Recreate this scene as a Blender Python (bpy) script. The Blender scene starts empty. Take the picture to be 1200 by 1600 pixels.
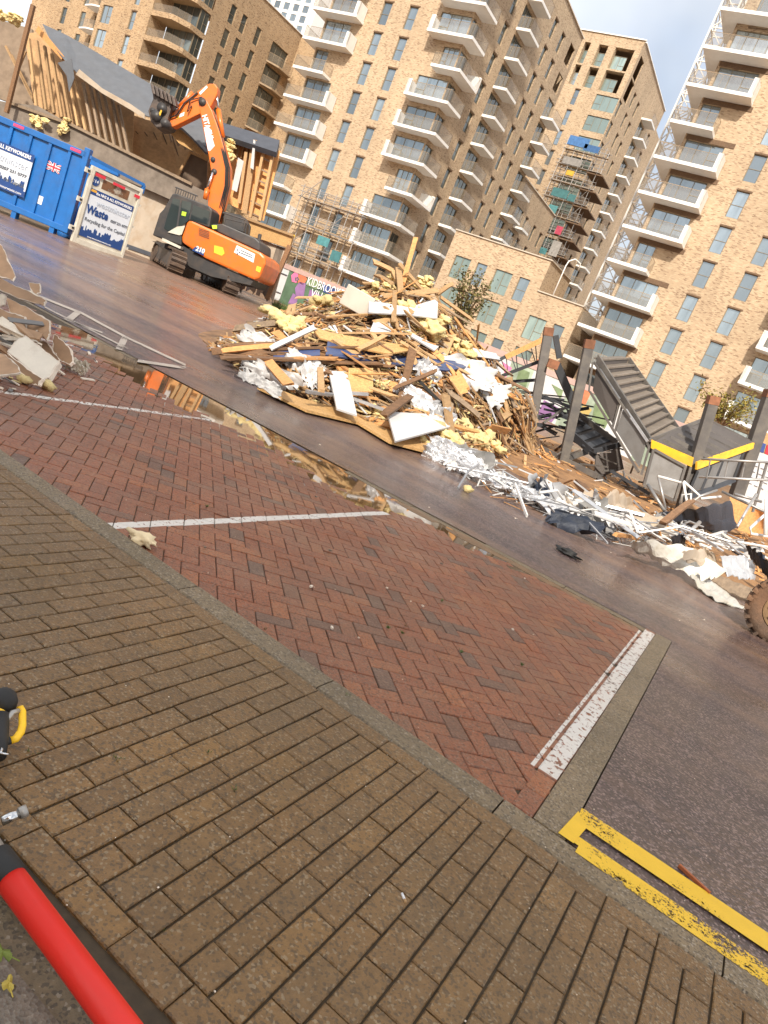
import bpy, math, random
from mathutils import Vector, Matrix, noise as mnoise
random.seed(7)
R = math.radians
S = bpy.context.scene
C = S.collection

# ------------------------------------------------------------------ camera
CAM_H = 1.556
YAW, PITCH, ROLL, F = R(25.3345), R(12.8397), R(22.6512), 1125.57
cy, sy = math.cos(YAW), math.sin(YAW)
F0 = Vector((-sy, cy, 0)); R0 = Vector((cy, sy, 0)); U0 = Vector((0, 0, 1))
FW = F0 * math.cos(PITCH) - U0 * math.sin(PITCH)
U1 = U0 * math.cos(PITCH) + F0 * math.sin(PITCH)
RT = R0 * math.cos(ROLL) + U1 * math.sin(ROLL)
UP = U1 * math.cos(ROLL) - R0 * math.sin(ROLL)
cam_d = bpy.data.cameras.new('camera'); cam = bpy.data.objects.new('camera', cam_d); C.objects.link(cam)
M3 = Matrix((RT, UP, -FW)).transposed()
cam.matrix_world = Matrix.Translation((0, 0, CAM_H)) @ M3.to_4x4()
cam_d.sensor_fit = 'VERTICAL'; cam_d.sensor_height = 24; cam_d.sensor_width = 18
cam_d.lens = 24 * F / 1600; cam_d.clip_start = .05; cam_d.clip_end = 2000
S.camera = cam

# ------------------------------------------------------------------ sky, sun, exposure
SUN_EL, SUN_AZ = R(38), R(159)          # azimuth clockwise from +Y: sun stands behind the camera, a little to its right
sun_dir = Vector((math.sin(SUN_AZ) * math.cos(SUN_EL), math.cos(SUN_AZ) * math.cos(SUN_EL), math.sin(SUN_EL)))
W = bpy.data.worlds.new('World'); S.world = W; W.use_nodes = True
nt = W.node_tree; nt.nodes.clear()
o_ = nt.nodes.new('ShaderNodeOutputWorld'); bg = nt.nodes.new('ShaderNodeBackground')
sky = nt.nodes.new('ShaderNodeTexSky'); sky.sky_type = 'NISHITA'; sky.sun_disc = False
sky.sun_elevation = SUN_EL; sky.sun_rotation = SUN_AZ; sky.dust_density = 4.0; sky.air_density = 1.0
mx = nt.nodes.new('ShaderNodeMix'); mx.data_type = 'RGBA'
tc = nt.nodes.new('ShaderNodeTexCoord'); mp = nt.nodes.new('ShaderNodeMapping'); mp.inputs['Scale'].default_value = (1, 1, 2.2)
nz = nt.nodes.new('ShaderNodeTexNoise'); nz.inputs['Scale'].default_value = 2.3; nz.inputs['Detail'].default_value = 6; nz.inputs['Roughness'].default_value = .55
mr = nt.nodes.new('ShaderNodeMapRange'); mr.inputs[1].default_value = .3; mr.inputs[2].default_value = .7; mr.inputs[3].default_value = .6; mr.inputs[4].default_value = .92
nt.links.new(tc.outputs['Generated'], mp.inputs['Vector']); nt.links.new(mp.outputs['Vector'], nz.inputs['Vector'])
nt.links.new(nz.outputs['Fac'], mr.inputs[0]); nt.links.new(mr.outputs[0], mx.inputs['Factor'])
cl = nt.nodes.new('ShaderNodeValToRGB'); cl.color_ramp.elements[0].position = .36; cl.color_ramp.elements[0].color = (.3, .322, .345, 1); cl.color_ramp.elements[1].position = .64; cl.color_ramp.elements[1].color = (1, .985, .96, 1)
n2_ = nt.nodes.new('ShaderNodeTexNoise'); n2_.inputs['Scale'].default_value = 1.5; n2_.inputs['Detail'].default_value = 5; mp2 = nt.nodes.new('ShaderNodeMapping'); mp2.inputs['Location'].default_value = (7.2, 3.8, .6)
nt.links.new(tc.outputs['Generated'], mp2.inputs['Vector']); nt.links.new(mp2.outputs['Vector'], n2_.inputs['Vector']); nt.links.new(n2_.outputs['Fac'], cl.inputs[0])
sc_ = nt.nodes.new('ShaderNodeVectorMath'); sc_.operation = 'SCALE'; sc_.inputs['Scale'].default_value = 5.2; nt.links.new(cl.outputs[0], sc_.inputs[0])
nt.links.new(sky.outputs[0], mx.inputs['A']); nt.links.new(sc_.outputs[0], mx.inputs['B'])
nt.links.new(mx.outputs['Result'], bg.inputs['Color']); bg.inputs['Strength'].default_value = .125
nt.links.new(bg.outputs[0], o_.inputs[0])
sl = bpy.data.lights.new('sun', 'SUN'); sl.energy = 2.15; sl.angle = R(2.5); sl.color = (1, .93, .82)
so = bpy.data.objects.new('sun', sl); C.objects.link(so); so.rotation_euler = sun_dir.to_track_quat('Z', 'Y').to_euler()
S.view_settings.view_transform = 'Standard'; S.view_settings.look = 'None'; S.view_settings.gamma = 1
S.view_settings.exposure = 1.35; S.view_settings.use_curve_mapping = False
S.render.engine = 'CYCLES'

# ------------------------------------------------------------------ helpers
def sstep(a, b, x):
    t = min(1, max(0, (x - a) / (b - a))); return t * t * (3 - 2 * t)
def zg(x, y):                                  # height of the ground: the yard climbs gently away from the bays
    fx = .4 + .6 * sstep(4, 13, -x)
    return fx * .0425 * min(13.2, max(0, y - 7.5)) + .02 * min(45, max(0, y - 23))
def ray(px, py): return FW + RT * ((px - 600) / F) - UP * ((py - 800) / F)
EYE = Vector((0, 0, CAM_H))
def P(px, py, d):                              # the world point seen at (px,py) that stands d metres out
    v = ray(px, py); return EYE + v * (d / v.dot(F0))
def G(px, py, dz=0):                           # the point of the ground seen at (px,py)
    v = ray(px, py); t = 1.0
    while t < 80:
        q = EYE + v * t
        if q.z < zg(q.x, q.y) + dz: return q
        t += .01
    return EYE + v * 80
def PY(px, py, Y): v = ray(px, py); return EYE + v * (Y / v.y)
def L(lat, d, z): q = R0 * lat + F0 * d; return Vector((q.x, q.y, z))

class MB:
    def __init__(s): s.v = []; s.f = []; s.m = []; s.mi = 0
    def add(s, vs, fs):
        n = len(s.v); s.v += [Vector(v) for v in vs]; s.f += [tuple(i + n for i in f) for f in fs]; s.m += [s.mi] * len(fs)
    def box(s, c, sz, rot=None):
        c = Vector(c); h = Vector(sz) / 2
        vs = [Vector((x * h.x, y * h.y, z * h.z)) for z in (-1, 1) for y in (-1, 1) for x in (-1, 1)]
        if rot is not None: vs = [rot @ v for v in vs]
        s.add([c + v for v in vs], [(0, 2, 3, 1), (4, 5, 7, 6), (0, 1, 5, 4), (2, 6, 7, 3), (0, 4, 6, 2), (1, 3, 7, 5)])
    def bar(s, a, b, w, h, up=(0, 0, 1), taper=1):
        a = Vector(a); b = Vector(b); d = (b - a).normalized(); up = Vector(up)
        x = d.cross(up)
        if x.length < 1e-4: x = d.cross(Vector((1, 0, 0)))
        x.normalize(); y = x.cross(d)
        vs = []
        for p, k in ((a, 1), (b, taper)):
            for sx, sy_ in ((-1, -1), (1, -1), (1, 1), (-1, 1)): vs.append(p + x * (sx * w * k / 2) + y * (sy_ * h * k / 2))
        s.add(vs, [(0, 1, 2, 3), (7, 6, 5, 4), (0, 4, 5, 1), (1, 5, 6, 2), (2, 6, 7, 3), (3, 7, 4, 0)])
    def tube(s, pts, r, n=8, cap=True):
        pts = [Vector(p) for p in pts]; rs = r if isinstance(r, (list, tuple)) else [r] * len(pts)
        vs = []; prev = None
        for i, p in enumerate(pts):
            t = (pts[min(i + 1, len(pts) - 1)] - pts[max(i - 1, 0)]).normalized()
            if prev is None:
                x = t.cross(Vector((0, 0, 1)))
                if x.length < 1e-3: x = t.cross(Vector((1, 0, 0)))
            else: x = prev - t * prev.dot(t)
            x.normalize(); prev = x; y = t.cross(x)
            for k in range(n):
                a = 2 * math.pi * k / n; vs.append(p + (x * math.cos(a) + y * math.sin(a)) * rs[i])
        fs = []
        for i in range(len(pts) - 1):
            for k in range(n):
                k2 = (k + 1) % n; fs.append((i * n + k, i * n + k2, (i + 1) * n + k2, (i + 1) * n + k))
        if cap: fs += [tuple(reversed(range(n))), tuple(range((len(pts) - 1) * n, len(pts) * n))]
        s.add(vs, fs)
    def prism(s, pts, ext):                    # a polygon pushed along ext
        pts = [Vector(p) for p in pts]; ext = Vector(ext); n = len(pts)
        s.add(pts + [p + ext for p in pts], [tuple(range(n)), tuple(reversed(range(n, 2 * n)))] + [(i, i + n, (i + 1) % n + n, (i + 1) % n) for i in range(n)])
    def quad(s, *p): s.add(p, [tuple(range(len(p)))])
    def ppx(s, pts, d, t):                     # plate: outline at distance d, t metres deep
        s.prism([P(x, y, d) for x, y in pts], F0 * t)
    def build(s, name, mat, parent=None, smooth=False, loc=None, bevel=0):
        base = Vector((0, 0, 0)) if parent is None else parent.location.copy()
        pp = parent.parent if parent is not None else None
        while pp is not None: base += pp.location; pp = pp.parent
        if loc is None: loc = base if parent is not None else Vector((0, 0, 0))
        me = bpy.data.meshes.new(name); me.from_pydata([v - loc for v in s.v], [], s.f)
        for m in (mat if isinstance(mat, (list, tuple)) else [mat]): me.materials.append(m)
        if isinstance(mat, (list, tuple)): me.polygons.foreach_set('material_index', s.m)
        if smooth: me.polygons.foreach_set('use_smooth', [True] * len(s.f))
        me.update()
        o = bpy.data.objects.new(name, me); C.objects.link(o)
        if parent is not None: o.parent = parent
        o.matrix_local = Matrix.Translation(loc - base)
        if bevel:
            b = o.modifiers.new('bevel', 'BEVEL'); b.width = bevel; b.segments = 2; b.limit_method = 'ANGLE'; b.angle_limit = R(35)
        return o
    def solo(s, name, mat, label, cat, group=None, **k):   # a thing made of one mesh, its origin at its own middle
        c = sum(s.v, Vector()) / len(s.v)
        return tag(s.build(name, mat, loc=c, **k), label, cat, group)

def tag(o, label=None, cat=None, group=None, kind=None):
    if label: o['label'] = label
    if cat: o['category'] = cat
    if group: o['group'] = group
    if kind: o['kind'] = kind
    return o
def empty(name, loc, label, cat, group=None):
    o = bpy.data.objects.new(name, None); C.objects.link(o); o.location = loc; o.empty_display_size = .2
    return tag(o, label, cat, group)
def inst(name, me, parent, loc, rz=0):         # a further copy of a piece, same mesh data
    o = bpy.data.objects.new(name, me); C.objects.link(o); o.parent = parent
    o.matrix_local = Matrix.Translation(loc) @ Matrix.Rotation(rz, 4, 'Z'); return o
def text(s, o, xd, up, size, mat, parent=None, name='lettering', ext=.004, align='LEFT', bold=0, shear=0, width=None):
    cu = bpy.data.curves.new(name, 'FONT'); cu.body = s; cu.size = size; cu.extrude = ext; cu.offset = bold; cu.shear = shear
    cu.align_x = align; cu.materials.append(mat); cu.resolution_u = 2
    ob = bpy.data.objects.new(name, cu); C.objects.link(ob)
    xd = Vector(xd).normalized(); up = Vector(up); up = (up - xd * up.dot(xd)).normalized(); n = xd.cross(up)
    m = Matrix((xd, up, n)).transposed().to_4x4(); m.translation = Vector(o)
    bpy.context.view_layer.update()
    me = bpy.data.meshes.new_from_object(ob.evaluated_get(bpy.context.evaluated_depsgraph_get())); bpy.data.objects.remove(ob); bpy.data.curves.remove(cu)
    if not me.materials: me.materials.append(mat)
    ob = bpy.data.objects.new(name, me); C.objects.link(ob)
    if width:
        xs_ = [v.co.x for v in me.vertices]; k = width / max(.01, max(xs_) - min(xs_))
        for v in me.vertices: v.co.x *= k
    if parent is not None:
        b = Vector(parent.location); pp = parent.parent
        while pp is not None: b += pp.location; pp = pp.parent
        ob.parent = parent; m.translation = m.translation - b
    ob.matrix_local = m
    return ob

# ------------------------------------------------------------------ materials
def nn(m, t, **kw):
    n = m.node_tree.nodes.new(t)
    for k, v in kw.items():
        if k in n.inputs: n.inputs[k].default_value = v
        else: setattr(n, k, v)
    return n
def lk(m, a, b): m.node_tree.links.new(a, b)
def mk(name):
    m = bpy.data.materials.new(name); m.use_nodes = True
    return m, m.node_tree.nodes['Principled BSDF']
def ramp(m, fac, stops):
    r = nn(m, 'ShaderNodeValToRGB'); el = r.color_ramp.elements
    while len(el) > 1: el.remove(el[-1])
    el[0].position = stops[0][0]; el[0].color = (*stops[0][1], 1)
    for p, c in stops[1:]: e = el.new(p); e.color = (*c, 1)
    lk(m, fac, r.inputs[0]); return r.outputs[0]
def mixc(m, fac, a, b, mode='MIX'):
    n = nn(m, 'ShaderNodeMix', data_type='RGBA', blend_type=mode)
    for k, v in (('Factor', fac), ('A', a), ('B', b)):
        if hasattr(v, 'is_output'): lk(m, v, n.inputs[k])
        elif k == 'Factor': n.inputs[k].default_value = v
        else: n.inputs[k].default_value = (*v, 1)
    return n.outputs['Result']
def math_(m, op, a, b=0.0, c=0.0):
    n = nn(m, 'ShaderNodeMath', operation=op)
    for i, v in enumerate((a, b, c)):
        if hasattr(v, 'is_output'): lk(m, v, n.inputs[i])
        else: n.inputs[i].default_value = v
    return n.outputs[0]
def wpos(m): return nn(m, 'ShaderNodeNewGeometry').outputs['Position']
def noise(m, scale, detail=4, rough=.55, vec=None, stretch=None):
    n = nn(m, 'ShaderNodeTexNoise', Scale=scale, Detail=detail, Roughness=rough)
    v = vec if vec is not None else wpos(m)
    if stretch:
        mp_ = nn(m, 'ShaderNodeMapping'); mp_.inputs['Scale'].default_value = stretch; lk(m, v, mp_.inputs[0]); v = mp_.outputs[0]
    lk(m, v, n.inputs['Vector']); return n.outputs['Fac']
def bump(m, p, h, dist=.01, st=.5):
    b = nn(m, 'ShaderNodeBump', Strength=st, Distance=dist); lk(m, h, b.inputs['Height']); lk(m, b.outputs[0], p.inputs['Normal'])
def mat(name, col, rough=.6, var=.25, scale=6, metal=0, grain=None, bmp=.004, objvar=.25, coat=0, bscale=40, dirt=None, dirtamt=.5):
    m, p = mk(name)
    oc = nn(m, 'ShaderNodeTexCoord').outputs['Object']
    f = noise(m, scale, 5, .6, oc, grain)
    lo = tuple(c * (1 - var) for c in col); hi = tuple(min(1, c * (1 + var)) for c in col)
    c = ramp(m, f, [(.25, lo), (.75, hi)])
    if objvar:
        oi = nn(m, 'ShaderNodeObjectInfo').outputs['Random']
        v = math_(m, 'MULTIPLY_ADD', oi, 2 * objvar, 1 - objvar)
        hs = nn(m, 'ShaderNodeHueSaturation'); lk(m, v, hs.inputs['Value']); lk(m, c, hs.inputs['Color']); c = hs.outputs[0]
    if dirt:
        df = noise(m, 2.2, 6, .65)
        mrn = nn(m, 'ShaderNodeMapRange'); mrn.inputs[1].default_value = .45; mrn.inputs[2].default_value = .72; mrn.inputs[4].default_value = dirtamt
        lk(m, df, mrn.inputs[0]); c = mixc(m, mrn.outputs[0], c, dirt)
    lk(m, c, p.inputs['Base Color']); p.inputs['Roughness'].default_value = rough; p.inputs['Metallic'].default_value = metal
    if coat: p.inputs['Coat Weight'].default_value = coat; p.inputs['Coat Roughness'].default_value = .15
    if bmp: bump(m, p, noise(m, bscale, 4, .6, oc, grain), bmp, .6)
    return m
# ------------------------------------------------------------------ surfaces of the ground
def facade_brick(name, base, dark, pale, mortar):
    m, p = mk(name)
    pos = wpos(m); sx = nn(m, 'ShaderNodeSeparateXYZ'); lk(m, pos, sx.inputs[0])
    cx = nn(m, 'ShaderNodeCombineXYZ'); lk(m, math_(m, 'ADD', sx.outputs[0], sx.outputs[1]), cx.inputs[0]); lk(m, sx.outputs[2], cx.inputs[1])
    b = nn(m, 'ShaderNodeTexBrick', offset=.5); b.inputs['Scale'].default_value = 1; b.inputs['Brick Width'].default_value = .23; b.inputs['Row Height'].default_value = .075
    b.inputs['Mortar Size'].default_value = .006; b.inputs['Color1'].default_value = (0, 0, 0, 1); b.inputs['Color2'].default_value = (1, 1, 1, 1); b.inputs['Mortar'].default_value = (.5, .5, .5, 1); b.inputs['Bias'].default_value = 0
    lk(m, cx.outputs[0], b.inputs['Vector'])
    c = ramp(m, b.outputs['Color'], [(.0, dark), (.1, dark), (.2, base), (.6, base), (.9, pale)])
    # runs of darker bricks laid together
    mp_ = nn(m, 'ShaderNodeMapping'); mp_.inputs['Scale'].default_value = (2.4, 8.5, 1); lk(m, cx.outputs[0], mp_.inputs[0])
    n1 = nn(m, 'ShaderNodeTexNoise', Scale=1.0, Detail=2.0, Roughness=.6); lk(m, mp_.outputs[0], n1.inputs['Vector'])
    k = nn(m, 'ShaderNodeMapRange'); k.inputs[1].default_value = .58; k.inputs[2].default_value = .66; lk(m, n1.outputs['Fac'], k.inputs[0])
    c = mixc(m, math_(m, 'MULTIPLY', k.outputs[0], .4), c, dark)
    k2 = nn(m, 'ShaderNodeMapRange'); k2.inputs[1].default_value = .42; k2.inputs[2].default_value = .34; lk(m, n1.outputs['Fac'], k2.inputs[0])
    c = mixc(m, math_(m, 'MULTIPLY', k2.outputs[0], .6), c, pale)
    c = mixc(m, b.outputs['Fac'], c, mortar)
    w = nn(m, 'ShaderNodeTexNoise', Scale=.18, Detail=4.0); lk(m, cx.outputs[0], w.inputs['Vector'])
    hs = nn(m, 'ShaderNodeHueSaturation'); st_ = noise(m, 1.0, 5, .6, cx.outputs[0], (.9, .07, 1)); lk(m, math_(m, 'MULTIPLY', math_(m, 'MULTIPLY_ADD', w.outputs['Fac'], .45, .78), math_(m, 'MULTIPLY_ADD', st_, .5, .75)), hs.inputs['Value']); lk(m, c, hs.inputs['Color'])
    lk(m, hs.outputs[0], p.inputs['Base Color']); p.inputs['Roughness'].default_value = .85
    bump(m, p, b.outputs['Fac'], -.01, .6)
    return m
M = {}
M['brick_a'] = facade_brick('buff_brickwork', (.455, .325, .205), (.27, .17, .1), (.53, .4, .26), (.43, .35, .25))
M['brick_b'] = facade_brick('tan_brickwork', (.4, .265, .145), (.19, .11, .055), (.46, .33, .2), (.38, .29, .19))

def paving(name, cols, speck, marks=None, rough=.42, moss=.0):
    m, p = mk(name)
    oi = nn(m, 'ShaderNodeObjectInfo').outputs['Random']; gi = nn(m, 'ShaderNodeNewGeometry').outputs['Random Per Island']
    r = math_(m, 'FRACT', math_(m, 'ADD', math_(m, 'MULTIPLY', oi, 7.13), gi))
    c = ramp(m, r, cols)
    pos = wpos(m)
    f = noise(m, 9, 6, .65); c = mixc(m, math_(m, 'MULTIPLY', f, .55), c, speck[0])
    s = nn(m, 'ShaderNodeTexVoronoi', Scale=130.0); lk(m, pos, s.inputs['Vector'])
    k = nn(m, 'ShaderNodeSeparateColor'); lk(m, s.outputs['Color'], k.inputs[0])
    st = math_(m, 'GREATER_THAN', k.outputs[0], .905); c = mixc(m, math_(m, 'MULTIPLY', st, .55), c, speck[1])
    st = math_(m, 'LESS_THAN', k.outputs[0], .2); c = mixc(m, math_(m, 'MULTIPLY', st, .6), c, speck[2])
    md = noise(m, 34, 5, .7); hv = nn(m, 'ShaderNodeHueSaturation'); lk(m, math_(m, 'MULTIPLY_ADD', md, 1.1, .45), hv.inputs['Value']); lk(m, c, hv.inputs['Color']); c = hv.outputs[0]
    big = noise(m, .9, 5, .6); kk = nn(m, 'ShaderNodeMapRange'); kk.inputs[1].default_value = .42; kk.inputs[2].default_value = .68; lk(m, big, kk.inputs[0])
    c = mixc(m, math_(m, 'MULTIPLY', kk.outputs[0], .45), c, speck[3])
    if marks:
        sx = nn(m, 'ShaderNodeSeparateXYZ'); lk(m, pos, sx.inputs[0]); tot = None
        for (x0, sl_, w, y0, y1, wear) in marks:       # paint on the bricks: |x - x0 - slope*y| < w/2
            d = math_(m, 'ABSOLUTE', math_(m, 'SUBTRACT', sx.outputs[0], math_(m, 'MULTIPLY_ADD', sx.outputs[1], sl_, x0)))
            a = math_(m, 'LESS_THAN', d, w / 2); a = math_(m, 'MULTIPLY', a, math_(m, 'GREATER_THAN', sx.outputs[1], y0)); a = math_(m, 'MULTIPLY', a, math_(m, 'LESS_THAN', sx.outputs[1], y1))
            wn = noise(m, 26, 6, .7); a = math_(m, 'MULTIPLY', a, math_(m, 'GREATER_THAN', wn, wear))
            tot = a if tot is None else math_(m, 'MAXIMUM', tot, a)
        c = mixc(m, math_(m, 'MULTIPLY', tot, .92), c, (.78, .74, .67))
    lk(m, c, p.inputs['Base Color'])
    rr = nn(m, 'ShaderNodeMapRange'); rr.inputs[1].default_value = .35; rr.inputs[2].default_value = .65; rr.inputs[3].default_value = rough - .12; rr.inputs[4].default_value = rough + .2; lk(m, noise(m, 1.7, 4), rr.inputs[0]); lk(m, rr.outputs[0], p.inputs['Roughness'])
    h = math_(m, 'ADD', noise(m, 60, 5, .7), math_(m, 'MULTIPLY', s.outputs['Distance'], .6)); bump(m, p, h, .006, .6)
    return m
ENDS = -.02
MARKS = [(-2.90, -.0, .075, 2.85, 6.2, .40), (-5.24, 0, .07, 2.85, 6.4, .47), (-7.6, 0, .07, 2.85, 6.4, .47), (-.195, ENDS, .098, 3.28, 7.0, .44), (-.272, ENDS, .02, 3.28, 7.0, .44)]
M['red_block'] = paving('red_paving_brick', [(0, (.29, .085, .034)), (.3, (.36, .105, .038)), (.55, (.26, .085, .04)), (.8, (.42, .135, .044)), (.93, (.18, .085, .052)), (1, (.13, .082, .06))], [(.2, .092, .048), (.3, .2, .14), (.06, .032, .022), (.15, .085, .05)], MARKS, .4)
M['tan_block'] = paving('tan_paving_block', [(0, (.19, .102, .034)), (.4, (.245, .13, .042)), (.7, (.205, .115, .042)), (1, (.285, .15, .044))], [(.14, .08, .03), (.34, .26, .16), (.07, .047, .025), (.105, .072, .036)], None, .42)
M['joint'] = mat('joint_sand', (.06, .04, .02), .8, .4, 20, objvar=0)
M['kerb'] = paving('kerb_concrete', [(0, (.23, .165, .085)), (1, (.285, .205, .11))], [(.13, .1, .07), (.42, .36, .28), (.045, .035, .028), (.1, .08, .055)], None, .5)
M['slab'] = paving('pale_concrete_slab', [(0, (.19, .155, .115)), (1, (.22, .18, .135))], [(.16, .13, .1), (.3, .26, .2), (.09, .07, .05), (.12, .1, .075)], None, .4)

def road_mat():
    m, p = mk('wet_tarmac'); pos = wpos(m)
    sx = nn(m, 'ShaderNodeSeparateXYZ'); lk(m, pos, sx.inputs[0])
    c = ramp(m, noise(m, 1.1, 6, .6), [(.3, (.05, .033, .034)), (.7, (.084, .055, .053))])
    v = nn(m, 'ShaderNodeTexVoronoi', Scale=105.0); lk(m, pos, v.inputs['Vector']); k = nn(m, 'ShaderNodeSeparateColor'); lk(m, v.outputs['Color'], k.inputs[0])
    c = mixc(m, math_(m, 'MULTIPLY', math_(m, 'GREATER_THAN', k.outputs[0], .84), .6), c, (.34, .24, .22))
    c = mixc(m, math_(m, 'MULTIPLY', math_(m, 'LESS_THAN', k.outputs[0], .2), .6), c, (.02, .016, .016))
    v2 = nn(m, 'ShaderNodeTexVoronoi', Scale=48.0); lk(m, pos, v2.inputs['Vector']); k2 = nn(m, 'ShaderNodeSeparateColor'); lk(m, v2.outputs['Color'], k2.inputs[0])
    c = mixc(m, math_(m, 'MULTIPLY', math_(m, 'GREATER_THAN', k2.outputs[0], .86), .3), c, (.26, .18, .16))
    # smeared mud, drawn out along the road, and heavier the further into the yard
    mud = noise(m, 1.0, 7, .65, None, (.28, 1.3, 1)); far = nn(m, 'ShaderNodeMapRange'); far.inputs[1].default_value = 5.5; far.inputs[2].default_value = 18; far.inputs[3].default_value = -.06; far.inputs[4].default_value = .3; lk(m, sx.outputs[1], far.inputs[0])
    mk_ = nn(m, 'ShaderNodeMapRange'); mk_.inputs[1].default_value = .48; mk_.inputs[2].default_value = .72; lk(m, math_(m, 'ADD', mud, far.outputs[0]), mk_.inputs[0])
    c = mixc(m, math_(m, 'MULTIPLY', mk_.outputs[0], .8), c, (.23, .135, .085))
    lx = nn(m, 'ShaderNodeMapRange'); lx.inputs[1].default_value = .8; lx.inputs[2].default_value = 2.2; lk(m, sx.outputs[0], lx.inputs[0])
    c = mixc(m, math_(m, 'MULTIPLY', lx.outputs[0], math_(m, 'MULTIPLY', noise(m, .8, 3), .8)), c, (.12, .04, .03))
    lk(m, c, p.inputs['Base Color'])
    wet = noise(m, .55, 5, .6, None, (.5, 1.2, 1)); r = nn(m, 'ShaderNodeMapRange'); r.inputs[1].default_value = .38; r.inputs[2].default_value = .62; r.inputs[3].default_value = .22; r.inputs[4].default_value = .62; lk(m, wet, r.inputs[0])
    lk(m, r.outputs[0], p.inputs['Roughness'])
    p.inputs['Coat Weight'].default_value = .2; p.inputs['Coat Roughness'].default_value = .16
    bs = nn(m, 'ShaderNodeMapRange'); bs.inputs[1].default_value = .17; bs.inputs[2].default_value = .5; bs.inputs[3].default_value = .12; bs.inputs[4].default_value = .7; lk(m, r.outputs[0], bs.inputs[0])
    b = nn(m, 'ShaderNodeBump', Distance=.006); lk(m, bs.outputs[0], b.inputs['Strength']); lk(m, math_(m, 'ADD', math_(m, 'ADD', noise(m, 110, 3, .7), math_(m, 'MULTIPLY', v2.outputs['Distance'], 1.2)), math_(m, 'MULTIPLY', noise(m, 4, 5, .6, None, (.6, 1.6, 1)), 3.0)), b.inputs['Height']); lk(m, b.outputs[0], p.inputs['Normal'])
    return m
M['road'] = road_mat()
M['earth'] = mat('churned_earth', (.2, .115, .06), .7, .45, 1.5, objvar=0, bmp=.03, bscale=14, dirt=(.09, .055, .035))
def water_mat():
    m, p = mk('muddy_puddle_water')
    lk(m, ramp(m, noise(m, 1.6, 4), [(.3, (.10, .06, .028)), (.7, (.2, .12, .055))]), p.inputs['Base Color'])
    p.inputs['Roughness'].default_value = .03; p.inputs['IOR'].default_value = 1.4; p.inputs['Coat Weight'].default_value = .6; p.inputs['Coat Roughness'].default_value = .02
    bump(m, p, noise(m, 3.5, 3), .004, .12); return m
M['water'] = water_mat()
def worn_paint(name, col, wear):
    m, p = mk(name); lk(m, mixc(m, noise(m, 14, 5), tuple(c * .8 for c in col), col), p.inputs['Base Color']); p.inputs['Roughness'].default_value = .55
    a = noise(m, 75, 6, .75); w = noise(m, 3.0, 3); wm = nn(m, 'ShaderNodeMapRange'); wm.inputs[1].default_value = .4; wm.inputs[2].default_value = .65; wm.inputs[3].default_value = wear - .16; wm.inputs[4].default_value = wear + .06; lk(m, w, wm.inputs[0])
    lk(m, math_(m, 'GREATER_THAN', a, wm.outputs[0]), p.inputs['Alpha']); bump(m, p, noise(m, 90, 3), .003, .5); return m
M['yellow_paint'] = worn_paint('worn_yellow_paint', (.95, .58, .03), .43)
M['yellow_paint_worn'] = worn_paint('thin_worn_yellow_paint', (.95, .58, .03), .5)
M['white_paint'] = worn_paint('worn_white_paint', (.5, .43, .36), .47)

# earth under everything
def sheet(name, xs, ys, zf, m, kind='structure'):
    mb = MB(); n = len(xs); mb.v = [Vector((x, y, zf(x, y))) for y in ys for x in xs]
    for j in range(len(ys) - 1):
        for i in range(n - 1): mb.f.append((j * n + i, j * n + i + 1, (j + 1) * n + i + 1, (j + 1) * n + i)); mb.m.append(0)
    return tag(mb.build(name, m, smooth=True), kind=kind)
def fr(a, b, n): return [a + (b - a) * i / n for i in range(n + 1)]
sheet('ground', [-500, -300, -200, -140, -110] + fr(-95, 20, 46) + [30, 50, 100, 300, 500], [-300, -60, -20, -5, 0, 3, 6] + fr(7.5, 70, 50) + [85, 100, 140, 220, 400, 800], lambda x, y: zg(x, y) - .1, M['earth'])
YE = 6.93                                       # outer edge of the parking bays
def road_z(x, y):
    e = 1 if y > 13 else 0
    return zg(x, y) + .004 + e * .03 * (mnoise.noise((x * .5, y * .9, 3)) ) * sstep(13, 17, y)
xs = fr(-60, 12, 144); ys = [YE + .12] + fr(7.5, 34, 66)
sheet('road', xs, ys, road_z, M['road'])
mb = MB()                                       # the road beside the end of the bay
mb.add([(-.045, 2.86, .004), (12, 2.86, .004), (12, YE + .12, .004), (-.13, YE + .12, .004)], [(0, 1, 2, 3)])
o = mb.build('road_beside_bay', M['road']); tag(o, kind='structure')
mb = MB(); mb.add([(12, 2.86, .003), (30, 2.86, .003), (30, 34, .35), (12, 34, .35)], [(0, 1, 2, 3)]); tag(mb.build('road_far_end', M['road']), kind='structure')

def block(mb, cx, cy_, z, lx, ly, rot=0, h=.05, ch=.004, tilt=0):
    """paving block: chamfered top, no underside"""
    a, b = lx / 2, ly / 2; c, s_ = math.cos(rot), math.sin(rot)
    def q(x, y, zz): return (cx + x * c - y * s_, cy_ + x * s_ + y * c, z + zz + tilt * x)
    vs = [q(x, y, -h) for x, y in ((-a, -b), (a, -b), (a, b), (-a, b))] + [q(x, y, -ch) for x, y in ((-a, -b), (a, -b), (a, b), (-a, b))]
    a -= ch; b -= ch; vs += [q(x, y, 0) for x, y in ((-a, -b), (a, -b), (a, b), (-a, b))]
    fs = [(8, 9, 10, 11)]
    for i in range(4):
        j = (i + 1) % 4; fs += [(i, j, j + 4, i + 4), (i + 4, j + 4, j + 8, i + 8)]
    mb.add(vs, fs)
def seen(x, y, z=0, mg=40):
    v = Vector((x, y, z)) - EYE; d = v.dot(FW)
    if d < .2: return None
    px = 600 + F * v.dot(RT) / d; py = 800 - F * v.dot(UP) / d
    return d if -mg < px < 1200 + mg and -mg < py < 1600 + mg else None
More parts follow.
